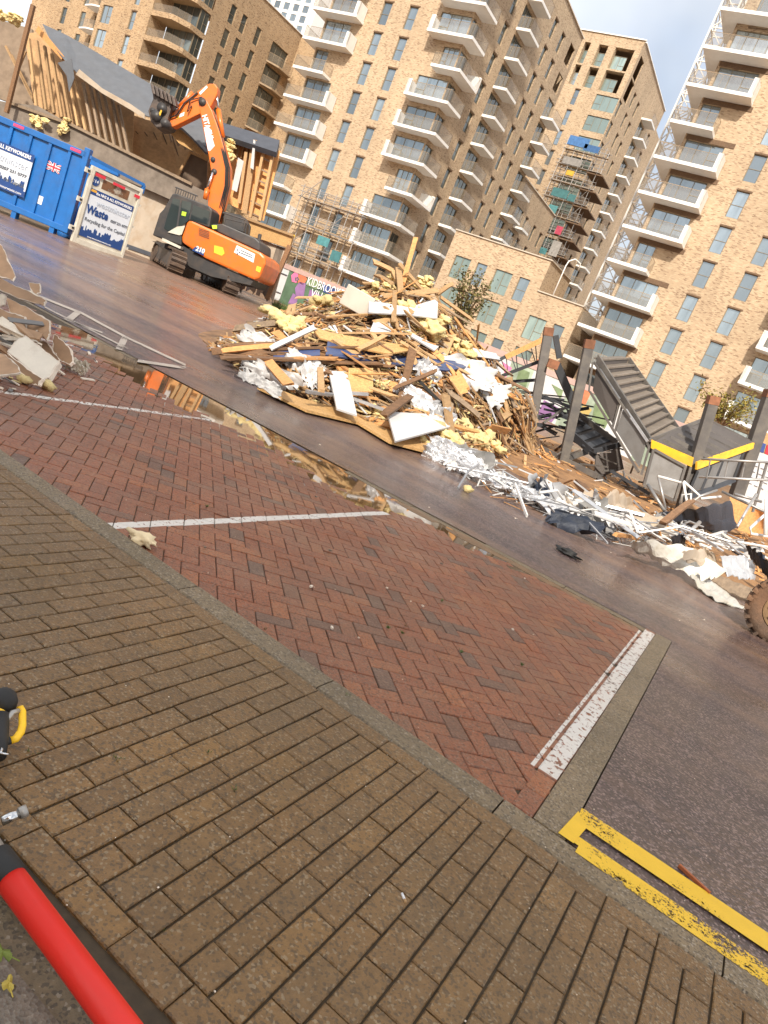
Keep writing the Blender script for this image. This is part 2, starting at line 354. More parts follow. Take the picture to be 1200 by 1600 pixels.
def lay(parent, blocks, name, m, limit=300):
    """blocks: (x, y, z, lx, ly, rot); the nearest ones in view become objects that share mesh data, the rest one piece"""
    vis = []; rest = []
    for b in blocks:
        d = seen(b[0], b[1]); (vis if d else rest).append((d or 999, b))
    vis.sort(key=lambda t: t[0]); keep = vis[:limit]; rest += vis[limit:]
    cache = {}
    for d, (x, y, z, lx, ly, rot) in keep:
        k = (round(lx, 3), round(ly, 3))
        if k not in cache:
            t = MB(); block(t, 0, 0, 0, lx, ly); me = bpy.data.meshes.new(name); me.from_pydata(t.v, [], t.f); me.materials.append(m); cache[k] = me
        o = inst(name, cache[k], parent, (x, y, z), rot)
        o.rotation_euler = (random.gauss(0, .006), random.gauss(0, .006), rot + random.gauss(0, .008))
    mb = MB()
    for d, (x, y, z, lx, ly, rot) in rest: block(mb, x, y, z, lx, ly, rot)
    if mb.v: tag(mb.build('further_' + name, m, parent), kind='stuff')

# where the muddy puddle stands: its near edge, and the paving that dips towards it
top = [(60, 488), (95, 503), (150, 528), (215, 563), (290, 604), (370, 638), (440, 668), (485, 692), (560, 742), (620, 778), (680, 812), (760, 858), (840, 898)]
bot = [(835, 903), (755, 868), (690, 832), (640, 808), (600, 797), (545, 780), (505, 757), (455, 722), (415, 697), (360, 668), (315, 652), (260, 622), (215, 598), (150, 556), (110, 534), (60, 506)]
PB = sorted([(G(*q).x, G(*q).y) for q in bot])
def pud_y(x):
    if x <= PB[0][0]: return PB[0][1] + .3
    if x >= PB[-1][0]: return PB[-1][1] + (x - PB[-1][0]) * .5
    for a, b in zip(PB[:-1], PB[1:]):
        if x <= b[0]: return a[1] + (b[1] - a[1]) * (x - a[0]) / max(1e-6, b[0] - a[0])
# parking bays: red bricks in 45 degree herringbone
mb = MB(); mb.add([(-40, 2.855, -.008), (-.2, 2.855, -.008), (-.2, YE, -.008), (-40, YE, -.008)], [(0, 1, 2, 3)])
bay = tag(mb.build('parking_bay', M['joint']), kind='structure')
bl = []; u = .1; c45 = math.cos(R(45))
for i in range(-110, 110):
    for j in range(-110, 110):
        # herringbone of 2x1 bricks on a unit grid: a brick starts where (i - j) mod 4 is 0 (lying) or 2 (standing)
        k = (i - j) % 4
        if k == 0: gx, gy, lx, ly = i + 1, j + .5, .1955, .0955
        elif k == 2: gx, gy, lx, ly = i + .5, j + 1 - 1 + 0, .0955, .1955
        else: continue
        if k == 2: gy = j + 0.0
        X = gx * u; Y = gy * u
        wx = (X * c45 + Y * c45) - 4.5; wy = (-X * c45 + Y * c45) + 4.9
        xe = -.245 + ENDS * wy
        if not (-12.5 < wx < xe + .05 and 2.81 < wy < YE - .0): continue
        dz = random.gauss(0, .0016) + max(-.02, min(0, -.02 * (wy - pud_y(wx)) - .004))
        bl.append((wx, wy, dz, lx, ly, R(-45)))
lay(bay, bl, 'brick', M['red_block'])
er = MB()
rows = []
for k in range(21):
    y = 2.96 + k * .2 - .1 + .0
    if y + .1 > YE + .05: break
    xc = -.245 + ENDS * y + .05; rows.append((xc, y + .1, .005, .098, .197, R(1.15)))
endrow = MB(); endrow.add([(-.32, 2.86, -.02), (-.2, 2.86, -.02), (-.27, YE, -.02), (-.42, YE, -.02)], [(0, 1, 2, 3)])
eo = tag(endrow.build('painted_edge_course', M['joint']), kind='structure')
lay(eo, rows, 'brick', M['red_block'])
# flush concrete strip at the end of the bay
mb = MB()
mb.prism([(-.197, 2.858, .008), (-.052, 2.858, .008), (-.135, 7.06, .008), (-.285, 7.06, .008)], (0, 0, -.08))
tag(mb.build('concrete_strip', M['kerb'], bevel=.004), kind='structure')
# channel of flush kerb stones along the road side of the bays
cb = MB(); cb.add([(-40, YE - .01, -.03), (-.28, YE - .01, -.03), (-.28, YE + .13, -.03), (-40, YE + .13, -.03)], [(0, 1, 2, 3)])
co = tag(cb.build('channel', M['joint']), kind='structure')
t = MB(); t.box((0, 0, -.05), (.907, .118, .1)); me = bpy.data.meshes.new('kerb_stone'); me.from_pydata(t.v, [], t.f); me.materials.append(M['kerb'])
for k in range(18): inst('kerb_stone', me, co, (-.745 - k * .915, YE + .062, (-.006 if k > 1 else .004) + random.gauss(0, .003)), random.gauss(0, .003))
# the kerb between footpath and bays
kb = MB(); kb.add([(-12, 2.66, -.03), (6, 2.66, -.03), (6, 2.857, -.03), (-12, 2.857, -.03)], [(0, 1, 2, 3)])
ko = tag(kb.build('kerb', M['joint']), kind='structure')
t = MB(); h, w, b = .12, .172, .008
pr = [(-w / 2, -h), (w / 2, -h), (w / 2, -.022), (w / 2 - .02, -.004), (w / 2 - .03, 0), (-w / 2 + b, 0), (-w / 2, -b)]
t.prism([(-.454, y, z) for y, z in pr], (.908, 0, 0)); ks = bpy.data.meshes.new('kerb_stone'); ks.from_pydata(t.v, [], t.f); ks.materials.append(M['kerb'])
for k in range(-11, 6): inst('kerb_stone', ks, ko, (-.328 - .4575 + k * .915 + .915, 2.769, .018 + random.gauss(0, .0015)), random.gauss(0, .002))
# footpath
fb = MB(); fb.add([(-14, 1.1, .008), (8, 1.1, .008), (8, 2.683, .008), (-14, 2.683, .008)], [(0, 1, 2, 3)])
fo = tag(fb.build('footpath', M['joint']), kind='structure')
bl = []
for k in range(-60, 30): bl.append((-.135 + k * .199, 2.63, .018 + random.gauss(0, .0012), .1955, .096, 0))
for i in range(-120, 60):
    x = -.135 + .05 - .1 + i * .0995; y = 2.578; first = .1 if i % 2 else .2
    while y > 1.262:
        ln = min(first, y - 1.26); ln = y - 1.26 if y - 1.26 - ln < .05 else ln
        if ln > .04: bl.append((x, y - ln / 2, .018 + random.gauss(0, .0012), .0925, ln - .005, 0))
        y -= ln; first = .2
for k in range(-60, 30): bl.append((-.08 + k * .199, 1.208, .018 + random.gauss(0, .001), .1955, .096, 0))
lay(fo, bl, 'paving_block', M['tan_block'])
# pale slabs in the near corner, lower than the path, behind a wet gutter
gm = MB(); gm.add([(-12, .985, -.03), (6, .985, -.03), (6, 1.158, -.03), (-12, 1.158, -.03)], [(0, 1, 2, 3)]); tag(gm.build('gutter', M['kerb']), kind='structure')
sb = MB(); sb.add([(-14, -30, -.03), (8, -30, -.03), (8, 1.0, -.03), (-14, 1.0, -.03)], [(0, 1, 2, 3)])
slo = tag(sb.build('slab_paving', M['joint']), kind='structure')
t = MB(); t.box((0, 0, -.03), (.592, .592, .06)); sm_ = bpy.data.meshes.new('slab'); sm_.from_pydata(t.v, [], t.f); sm_.materials.append(M['slab'])
for i in range(-8, 6):
    for j in range(4): inst('slab', sm_, slo, (-.9 + i * .6, .69 - j * .6, .004 + random.gauss(0, .002)))
# road markings
def strip(name, pts, m, z=.008, kind='structure', sub=1):
    mb = MB(); mb.add([(x, y, z) for x, y in pts], [tuple(range(len(pts)))]); return tag(mb.build(name, m), kind=kind)
strip('yellow_line', [(-.088, 2.87), (6, 2.87), (6, 2.935), (-.05, 2.935)], M['yellow_paint_worn'], .012)
strip('yellow_line', [(-.05, 3.03), (6, 3.03), (6, 3.1), (-.047, 3.17), (-.062, 3.165)], M['yellow_paint'], .012)
strip('yellow_line', [(-.088, 2.86), (-.02, 2.86), (-.005, 3.04), (-.066, 3.12)], M['yellow_paint'], .0135)
strip('yellow_line', [(0, 2.8), (6, 2.8), (6, 2.872), (0, 2.872)], M['yellow_paint_worn'], .0195)
def marking(px, m=None, z=.012):
    q = [G(x, y) for x, y in px]; mb = MB(); mb.add([(p.x, p.y, road_z(p.x, p.y) + .008) for p in q], [tuple(range(len(q)))]); tag(mb.build('road_marking', m or M['white_paint']), kind='structure')
for a, b, w in (((60, 462), (128, 489), 3), ((128, 489), (198, 527), 3), ((198, 527), (290, 570), 3), ((100, 498), (160, 520), 2), ((70, 480), (200, 545), 2), ((215, 563), (290, 574), 4)):
    marking([(a[0], a[1]), (b[0], b[1]), (b[0] - 1, b[1] + w), (a[0] - 1, a[1] + w)])
marking([(100, 500), (118, 486), (128, 489), (112, 503)]); marking([(180, 546), (191, 525), (201, 528), (191, 549)])
# puddle along the channel
mb = MB(); N = 60
x0, x1 = PB[0][0] - .3, PB[-1][0] + .1
for i in range(N + 1):
    x = x0 + (x1 - x0) * i / N; mb.v += [Vector((x, pud_y(x) - .45, -.0045)), Vector((x, YE + .13, -.0045))]
mb.f = [(2 * i, 2 * i + 2, 2 * i + 3, 2 * i + 1) for i in range(N)]; mb.m = [0] * N
tag(mb.build('puddle', M['water'], smooth=True), kind='structure')
# silt along the channel
mb = MB()
M['silt'] = mat('wet_silt', (.2, .115, .055), .45, .3, 8, objvar=0, bmp=.01, bscale=30)
for cx_, w_, d_ in [(-1.55, .5, .12), (-.95, .5, .09), (-2.2, .5, .16), (-2.9, .4, .14), (-.6, .25, .07), (-1.25, .3, .06)]:
    pts = []
    for k in range(16):
        a = 2 * math.pi * k / 16; r = .75 + .35 * mnoise.noise((math.cos(a) * 2, math.sin(a) * 2, cx_ * 3)); pts.append((cx_ + math.cos(a) * w_ * r, YE - .06 + math.sin(a) * d_ * r, -.003))
    mb.add([(cx_, YE - .06, .006)] + pts, [(0, k + 1, (k + 1) % 16 + 1) for k in range(16)])
tag(mb.build('silt', M['silt'], smooth=True), kind='stuff')
# ------------------------------------------------------------------ the blocks of flats
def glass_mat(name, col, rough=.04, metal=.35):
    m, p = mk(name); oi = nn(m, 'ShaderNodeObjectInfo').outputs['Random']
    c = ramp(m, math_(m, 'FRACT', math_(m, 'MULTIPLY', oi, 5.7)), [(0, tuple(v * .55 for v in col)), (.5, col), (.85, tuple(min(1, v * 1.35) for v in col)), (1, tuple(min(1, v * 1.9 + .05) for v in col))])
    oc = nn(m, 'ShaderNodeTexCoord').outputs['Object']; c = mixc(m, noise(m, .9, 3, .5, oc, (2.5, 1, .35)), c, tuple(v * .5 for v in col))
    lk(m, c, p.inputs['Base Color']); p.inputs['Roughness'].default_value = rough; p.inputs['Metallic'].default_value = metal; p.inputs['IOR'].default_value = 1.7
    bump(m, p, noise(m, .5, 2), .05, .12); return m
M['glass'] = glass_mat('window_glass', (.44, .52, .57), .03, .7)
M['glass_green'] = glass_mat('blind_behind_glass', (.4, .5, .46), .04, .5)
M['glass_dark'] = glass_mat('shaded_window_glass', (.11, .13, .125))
M['bronze'] = mat('bronze_window_frame', (.21, .17, .115), .5, .15, 3, objvar=0, bmp=0)
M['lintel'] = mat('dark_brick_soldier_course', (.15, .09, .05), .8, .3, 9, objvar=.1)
M['white_slab'] = mat('white_balcony_fascia', (.78, .76, .72), .5, .06, 2, objvar=.05, bmp=.001)
M['tan_slab'] = mat('stone_balcony_edge', (.33, .24, .15), .7, .15, 3)
M['coping'] = mat('pale_coping', (.6, .52, .42), .6, .1, 2)
def balus_mat():
    m = bpy.data.materials.new('tinted_balustrade_glass'); m.use_nodes = True; n = m.node_tree.nodes; p = n['Principled BSDF']
    p.inputs['Base Color'].default_value = (.3, .25, .19, 1); p.inputs['Roughness'].default_value = .12; p.inputs['Alpha'].default_value = .2; return m
M['balustrade'] = balus_mat()

FY = lambda Y: (Vector((0, Y, 0)), Vector((1, 0, 0)), Vector((0, -1, 0)))
FX = lambda X: (Vector((X, 0, 0)), Vector((0, 1, 0)), Vector((1, 0, 0)))
def wall(mb, fr_, u0, u1, z0, z1, holes=(), depth=.2):
    org, ux, n = fr_
    us = sorted({u0, u1, *[min(max(h[k], u0), u1) for h in holes for k in (0, 1)]}); zs = sorted({z0, z1, *[min(max(h[k], z0), z1) for h in holes for k in (2, 3)]})
    q = lambda u, z, d=0: org + ux * u + Vector((0, 0, z)) - n * d
    for j in range(len(zs) - 1):
        run = None
        for i in range(len(us)):
            solid = i < len(us) - 1 and not any(h[0] - 1e-6 <= us[i] and us[i + 1] <= h[1] + 1e-6 and h[2] - 1e-6 <= zs[j] and zs[j + 1] <= h[3] + 1e-6 for h in holes)
            if solid and run is None: run = us[i]
            if not solid and run is not None: mb.quad(q(run, zs[j]), q(us[i], zs[j]), q(us[i], zs[j + 1]), q(run, zs[j + 1])); run = None
    for a, b, c, d in holes:
        dp = depth
        mb.quad(q(a, c), q(a, d), q(a, d, dp), q(a, c, dp)); mb.quad(q(b, c), q(b, d), q(b, d, dp), q(b, c, dp))
        mb.quad(q(a, d), q(b, d), q(b, d, dp), q(a, d, dp)); mb.quad(q(a, c), q(b, c), q(b, c, dp), q(a, c, dp))
_win = {}
def win_mesh(w, h, kind):
    key = (round(w, 2), round(h, 2), kind)
    if key in _win: return _win[key]
    mb = MB(); t = .055
    mb.box((t / 2, .04, h / 2), (t, .08, h)); mb.box((w - t / 2, .04, h / 2), (t, .08, h)); mb.box((w / 2, .04, t / 2), (w - 2 * t, .08, t)); mb.box((w / 2, .04, h - t / 2), (w - 2 * t, .08, t))
    def v(x, a=t, b=None): b = h - t if b is None else b; mb.box((x, .043, (a + b) / 2), (t * .9, .07, b - a))
    def hz(z, a=t, b=None): b = w - t if b is None else b; mb.box(((a + b) / 2, .046, z), (b - a, .066, t * .8))
    if kind == 'T': hz(h * .48)
    elif kind == 'C': v(w * .5); hz(h * .42, w * .5, w - t)
    elif kind == '3': v(w * .34); v(w * .67); hz(h * .45, w * .67, w - t)
    elif kind == '3m': v(w * .33); v(w * .66); hz(h * .42, t, w * .33)
    elif kind == '2': v(w * .5); hz(h * .42, w * .5, w - t)
    elif kind == 'B':
        for k in (.25, .5, .75): v(w * k)
    fm = bpy.data.meshes.new('window'); fm.from_pydata(mb.v, [], mb.f); fm.materials.append(M['bronze'])
    pb = MB(); pb.box((w / 2, .06, h / 2), (w - t, .02, h - t)); pm = {}
    for k in ('glass', 'glass_green', 'glass_dark'):
        me = bpy.data.meshes.new('pane'); me.from_pydata(pb.v, [], pb.f); me.materials.append(M[k]); pm[k] = me
    _win[key] = (fm, pm); return _win[key]
def window(par, fr_, u0, u1, z0, z1, kind='T', glass='glass', setb=.11):
    org, ux, n = fr_; fm, pm = win_mesh(u1 - u0, z1 - z0, kind)
    rz = math.atan2(ux.y, ux.x); loc = org + ux * u0 + Vector((0, 0, z0)) - n * setb - par.location
    o = inst('window', fm, par, loc, rz); inst('pane', pm[glass], o, (0, 0, 0))
_lin = {}
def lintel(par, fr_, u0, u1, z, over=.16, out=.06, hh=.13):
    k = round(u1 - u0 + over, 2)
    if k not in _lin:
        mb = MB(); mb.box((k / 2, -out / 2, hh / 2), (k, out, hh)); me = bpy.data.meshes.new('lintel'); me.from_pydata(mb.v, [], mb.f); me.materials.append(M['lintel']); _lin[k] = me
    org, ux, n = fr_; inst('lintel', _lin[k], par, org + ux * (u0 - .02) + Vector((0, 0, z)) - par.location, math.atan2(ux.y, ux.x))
def punched(par, mb_holes, fr_, cols, zs, kind='T', glass='glass', brow=True):
    for (u0, u1) in cols:
        for (z0, z1) in zs:
            mb_holes.append((u0, u1, z0, z1)); window(par, fr_, u0, u1, z0, z1, kind, glass)
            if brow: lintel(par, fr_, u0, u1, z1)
def balcony(par, plan, rail, zb_list, m='white_slab', th=.27, ends=(), bal='balustrade', bh=1.05):
    """plan: outline of the deck; rail: open polyline that carries the balustrade; ends: polyline stretches with a solid white upstand"""
    o0 = None
    for zb in zb_list:
        z = zb - par.location.z
        if o0 is None:
            mb = MB(); mb.prism([(x, y, zb) for x, y in plan], (0, 0, th))
            for (a, b) in ends: mb.prism([(a[0], a[1], zb + th), (b[0], b[1], zb + th), (b[0], b[1], zb + th + 1.25), (a[0], a[1], zb + th + 1.25)], (.0, .22, 0) if abs(a[1] - b[1]) < .01 else (-.22, 0, 0))
            o0 = mb.build('balcony', M[m], par)
            gb = MB(); c0 = sum((Vector((x, y, 0)) for x, y in plan), Vector()) / len(plan)
            for a, b in zip(rail[:-1], rail[1:]):
                av = Vector((*a, zb + th)); bv = Vector((*b, zb + th)); nrm = (bv - av).normalized().cross(Vector((0, 0, 1))) * .02
                gb.prism([av, bv, bv + Vector((0, 0, bh)), av + Vector((0, 0, bh))], nrm)
            g0 = gb.build('balustrade', M[bal], o0); z0 = zb
            hb = MB()
            for a, b in zip(rail[:-1], rail[1:]):
                av = Vector((*a, zb + th + bh + .02)); bv = Vector((*b, zb + th + bh + .02)); hb.bar(av, bv, .035, .03)
                n_ = max(1, int((bv - av).length / 1.7))
                for k in range(n_ + 1): p_ = av.lerp(bv, k / n_); hb.bar(p_ - Vector((0, 0, bh)), p_, .016, .016)
            h0 = hb.build('handrail', M['tan_slab'], o0)
        else:
            o = inst('balcony', o0.data, par, o0.location + Vector((0, 0, zb - z0)))
            inst('balustrade', g0.data, o, g0.location); inst('handrail', h0.data, o, h0.location)

# ---- the middle block
mid = empty('apartment_block', (-52, 70, 0), 'tall buff brick block with white wrap-around corner balconies, behind the rubble heap', 'apartment block', 'brick apartment blocks')
ms = FY(66.5); mx_ = FX(-43.0); H1 = []; H2 = []; NS = list(range(1, 14))
punched(mid, H1, ms, [(-53.8, -52.72), (-50.55, -49.47)], [(3 * n + .22, 3 * n + 2.42) for n in NS[:-1]])
for n in NS[:-1]:
    a = -58.6 if n % 4 == 0 else -56.9
    H1.append((-60.35, a, 3 * n + .2, 3 * n + 2.68)); window(mid, ms, -60.35, a, 3 * n + .2, 3 * n + 2.68, '2' if n % 4 == 0 else '3')
    a = -45.0 if n % 4 == 1 and n > 1 else -46.7
    H1.append((a, -43.12, 3 * n + .2, 3 * n + 2.42)); window(mid, ms, a, -43.12, 3 * n + .2, 3 * n + 2.42, '3m')
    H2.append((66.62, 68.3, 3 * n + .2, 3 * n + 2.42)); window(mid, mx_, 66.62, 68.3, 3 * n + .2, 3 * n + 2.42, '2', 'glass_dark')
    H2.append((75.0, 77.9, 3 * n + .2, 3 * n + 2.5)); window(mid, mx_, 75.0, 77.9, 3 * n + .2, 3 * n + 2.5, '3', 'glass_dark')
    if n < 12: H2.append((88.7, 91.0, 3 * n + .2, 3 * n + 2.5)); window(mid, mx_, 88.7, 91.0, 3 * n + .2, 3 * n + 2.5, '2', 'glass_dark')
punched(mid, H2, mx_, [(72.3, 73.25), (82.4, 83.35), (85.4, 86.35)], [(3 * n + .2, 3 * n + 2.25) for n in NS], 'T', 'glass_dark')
H2 += [(88.6, 90.4, 36.4, 38.4), (88.6, 90.4, 39.6, 41.8)]
mb = MB(); wall(mb, ms, -60.5, -43.0, -1, 43.6, H1); wall(mb, mx_, 66.5, 91.2, -1, 43.6, H2)
H3 = []
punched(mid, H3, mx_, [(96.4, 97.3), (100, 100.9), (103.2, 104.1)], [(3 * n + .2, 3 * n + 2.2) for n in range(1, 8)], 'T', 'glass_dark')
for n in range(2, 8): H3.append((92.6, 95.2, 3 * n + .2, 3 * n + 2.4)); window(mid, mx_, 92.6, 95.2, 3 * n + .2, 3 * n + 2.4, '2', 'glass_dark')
wall(mb, mx_, 91.2, 105.6, -1, 26.5, H3); mb.quad((-60.5, 66.5, 43.6), (-43, 66.5, 43.6), (-43, 91.2, 43.6), (-60.5, 91.2, 43.6)); mb.quad((-60.5, 91.2, 26.5), (-43, 91.2, 26.5), (-43, 105.6, 26.5), (-60.5, 105.6, 26.5))
mb.quad((-43, 91.2, 26.5), (-60.5, 91.2, 26.5), (-60.5, 91.2, 43.6), (-43, 91.2, 43.6)); mb.quad((-60.5, 66.5, -1), (-60.5, 105, -1), (-60.5, 105, 43.6), (-60.5, 66.5, 43.6))
# back of the open loggias
mb.quad((-44.6, 88, 36), (-44.6, 91.2, 36), (-44.6, 91.2, 43), (-44.6, 88, 43))
mb.build('wall', M['brick_a'], mid)
mb = MB(); mb.box((-51.7, 66.6, 43.66), (17.8, .3, .12)); mb.box((-42.99, 79, 43.66), (.3, 24.6, .12)); mb.box((-42.99, 98.5, 26.56), (.3, 14.2, .12)); mb.build('coping', M['coping'], mid)
zl = lambda ok, lo=1, hi=13: [2.85 + 3 * n for n in range(lo, hi) if ok(n)]
lng = lambda n: n % 4 != 3; sht = lambda n: n % 4 == 3; no1 = lambda n: n % 4 != 0
balcony(mid, [(-61.4, 65), (-55.45, 65), (-55.45, 66.5), (-60.5, 66.5), (-60.5, 71), (-61.4, 71)], [(-61.38, 70.8), (-61.38, 65.04), (-55.7, 65.04)], zl(lng), ends=[((-55.45, 65), (-55.45, 66.4)), ((-55.9, 65), (-55.45, 65))])
balcony(mid, [(-61.4, 65), (-57.2, 65), (-57.2, 66.5), (-60.5, 66.5), (-60.5, 71), (-61.4, 71)], [(-61.38, 70.8), (-61.38, 65.04), (-57.2, 65.04), (-57.2, 66.4)], zl(sht))
balcony(mid, [(-46.6, 66.5), (-46.6, 65), (-41.35, 65), (-41.35, 68.2), (-43, 68.2), (-43, 66.5)], [(-46.3, 65.04), (-41.38, 65.04), (-41.38, 68.2), (-43, 68.2)], zl(no1), ends=[((-46.38, 65), (-46.38, 66.4)), ((-46.6, 65), (-46.15, 65))])
balcony(mid, [(-44.75, 66.5), (-44.75, 65), (-41.35, 65), (-41.35, 69.4), (-43, 69.4), (-43, 66.5)], [(-44.75, 66.4), (-44.75, 65.04), (-41.38, 65.04), (-41.38, 69.2)], zl(lambda n: not no1(n)), ends=[((-41.35, 69.2), (-43, 69.2))])
balcony(mid, [(-43, 74.9), (-41.35, 74.9), (-41.35, 78.1), (-43, 78.1)], [(-43, 74.92), (-41.38, 74.92), (-41.38, 78.08), (-43, 78.08)], zl(lambda n: True, 1, 13))
balcony(mid, [(-43, 88.6), (-41.35, 88.6), (-41.35, 91.8), (-43, 91.8)], [(-43, 88.62), (-41.38, 88.62), (-41.38, 91.78), (-43, 91.78)], zl(lambda n: True, 1, 11))
balcony(mid, [(-43, 93.6), (-41.6, 93.6), (-41.6, 96.2), (-43, 96.2)], [(-43, 93.62), (-41.62, 93.62), (-41.62, 96.18), (-43, 96.18)], zl(lambda n: True, 2, 7))

# ---- the right block
rb = empty('apartment_block', (0, 70, 0), 'sunlit buff brick block at the right, white slab balconies stacked up its corner', 'apartment block', 'brick apartment blocks')
rs = FY(67.5); H1 = []; NR = range(0, 12)
punched(rb, H1, rs, [(-13.3, -12.2)], [(3 * n + .25, 3 * n + 2.47) for n in range(0, 12)]); punched(rb, H1, rs, [(-9.75, -8.65)], [(3 * n + .25, 3 * n + 2.5) for n in range(0, 12)])
punched(rb, H1, rs, [(3.4, 4.5), (7.2, 8.3)], [(3 * n + .25, 3 * n + 2.5) for n in range(0, 12)])
for n in range(0, 11):
    a = -17.45 if n in (5, 9) else -15.75
    H1.append((-19.05, a, 3 * n + .2, 3 * n + 2.42)); window(rb, rs, -19.05, a, 3 * n + .2, 3 * n + 2.42, '2' if n in (5, 9) else '3')
    H1.append((-5.95, -2.5, 3 * n + .2, 3 * n + 2.45)); window(rb, rs, -5.95, -2.5, 3 * n + .2, 3 * n + 2.45, '3m')
for n in (11, 12): 
    H1.append((-19.05, -15.2, 3 * n + .2, 3 * n + 2.42)); window(rb, rs, -19.05, -15.2, 3 * n + .2, 3 * n + 2.42, 'B')
mb = MB(); H1 = [h for h in H1 if h[2] < 35]
H1.append((-18.3, -9.5, 35.6, 41.5))
wall(mb, rs, -19.3, 24, -1, 46, H1, .2); mb.quad((-19.3, 67.5, -1), (-19.3, 95, -1), (-19.3, 95, 46), (-19.3, 67.5, 46)); mb.quad((-19.3, 67.5, 46), (24, 67.5, 46), (24, 95, 46), (-19.3, 95, 46)); mb.quad((24, 67.5, -1), (24, 95, -1), (24, 95, 46), (24, 67.5, 46)); mb.quad((-19.3, 95, -1), (24, 95, -1), (24, 95, 46), (-19.3, 95, 46))
mb.quad((-19, 69.5, 35), (-9, 69.5, 35), (-9, 69.5, 42), (-19, 69.5, 42)); mb.quad((-19.2, 67.7, 35.6), (-9.4, 67.7, 35.6), (-9.4, 69.5, 35.6), (-19.2, 69.5, 35.6))
mb.build('wall', M['brick_a'], rb)
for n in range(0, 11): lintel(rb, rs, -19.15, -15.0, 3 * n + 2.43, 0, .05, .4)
lp = lambda r: [(-20.6, 65.9), (r, 65.9), (r, 67.5), (-19.3, 67.5), (-19.3, 71), (-20.6, 71)]
balcony(rb, lp(-15.2), [(-20.58, 70.9), (-20.58, 65.94), (-15.5, 65.94)], [2.85 + 3 * n for n in range(0, 12) if n not in (4, 8)], ends=[((-15.2, 65.9), (-15.2, 67.4)), ((-15.6, 65.9), (-15.2, 65.9))])
balcony(rb, lp(-16.95), [(-20.58, 70.9), (-20.58, 65.94), (-16.97, 65.94), (-16.97, 67.5)], [2.85 + 3 * n for n in (4, 8)])
balcony(rb, [(-6.15, 67.5), (-6.15, 65.9), (-1.2, 65.9), (-1.2, 67.5)], [(-5.9, 65.94), (-1.22, 65.94), (-1.22, 67.5)], [-.15 + 3 * n for n in range(1, 12)], ends=[((-5.93, 65.9), (-5.93, 67.4)), ((-6.15, 65.9), (-5.7, 65.9))])

# ---- low block between them
lb = empty('low_block', (-30, 70, 0), 'low flat-roofed brick block with large casement windows between the taller blocks', 'low block')
ls = FY(67.0); H1 = []; H1b = []
for c, k in (((-35.3, -33.5), 'C'), ((-32.75, -31.62), 'T'), ((-30.65, -28.8), 'C'), ((-28.05, -26.92), 'T')):
    for z0, z1 in ((9.15, 11.35), (6.2, 8.4), (3.1, 5.3)): punched(lb, H1, ls, [c], [(z0, z1)], k, 'glass_green' if k == 'C' else 'glass', False)
for c, k in (((-25.6, -23.75), 'C'), ((-23.0, -21.9), 'T')):
    for z0, z1 in ((6.2, 8.4), (3.1, 5.3)): punched(lb, H1b, ls, [c], [(z0, z1)], k, 'glass_green' if k == 'C' else 'glass', False)
mb = MB(); wall(mb, ls, -36.3, -25.75, -1, 13.55, H1); wall(mb, ls, -25.75, -21.1, -1, 10.62, H1b); wall(mb, FX(-25.75), 67, 74.2, 10.4, 13.55); wall(mb, FX(-21.1), 67, 78, -1, 10.62)
mb.quad((-36.3, 67, 13.55), (-25.75, 67, 13.55), (-25.75, 74.2, 13.55), (-36.3, 80, 13.55)); mb.quad((-25.75, 67, 10.62), (-21.1, 67, 10.62), (-21.1, 78, 10.62), (-25.75, 78, 10.62)); mb.quad((-36.3, 67, -1), (-36.3, 80, -1), (-36.3, 80, 13.55), (-36.3, 67, 13.55)); mb.quad((-25.75, 74.2, 10.4), (-36.3, 80, 10.4), (-36.3, 80, 13.55), (-25.75, 74.2, 13.55))
mb.build('wall', M['brick_a'], lb)
mb = MB(); mb.box((-31, 67.02, 13.6), (10.7, .3, .1)); mb.box((-25.77, 70.6, 13.605), (.3, 7.3, .1)); mb.box((-23.4, 67.02, 10.67), (4.75, .3, .1)); mb.build('coping', M['coping'], lb)
mb = MB(); mb.tube([(-24.4, 67.4, 10.6), (-24.4, 67.4, 13.6), (-24.35, 67.5, 14.1), (-24.0, 67.9, 14.5), (-23.6, 68.6, 14.4), (-23.6, 68.8, 13.8)], .06, 8); mb.build('roof_access_rail', M['white_slab'], lb, True)

# ---- the tower behind
tw = empty('tower_block', (-48, 118, 0), 'tallest brick tower standing behind, with open loggias under its roof and scaffolding', 'tower block')
ts = FY(110.0); tx = FX(-42.6); H1 = []; H2 = []
for c, k in (((-51.3, -50.35), 'T'), ((-49.0, -47.55), 'T'), ((-46.4, -43.5), '2')):
    for z0, z1 in ((49.0, 51.95), (45.9, 48.75)):
        H1.append((*c, z0, z1)); window(tw, ts, c[0], c[1] - (0 if k == 'T' else .9), z0, z1 - .8, k, 'glass_green' if random.random() < .6 else 'glass', .75)
punched(tw, H1, ts, [(-49.78, -49.02), (-53.5, -52.6)], [(43.2 - 3 * k, 45.4 - 3 * k) for k in range(0, 13)])
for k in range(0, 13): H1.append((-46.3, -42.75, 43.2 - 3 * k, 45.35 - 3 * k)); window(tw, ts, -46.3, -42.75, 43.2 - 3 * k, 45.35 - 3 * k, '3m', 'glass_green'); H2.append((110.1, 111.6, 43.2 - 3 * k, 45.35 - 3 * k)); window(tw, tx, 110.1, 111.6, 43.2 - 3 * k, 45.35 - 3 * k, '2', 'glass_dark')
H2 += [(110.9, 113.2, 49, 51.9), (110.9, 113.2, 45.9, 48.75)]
punched(tw, H2, tx, [(114.6, 115.5), (117.6, 118.5), (128.6, 129.5)], [(43.4 - 3 * k, 45.4 - 3 * k) for k in range(-1, 13)], 'T', 'glass_dark')
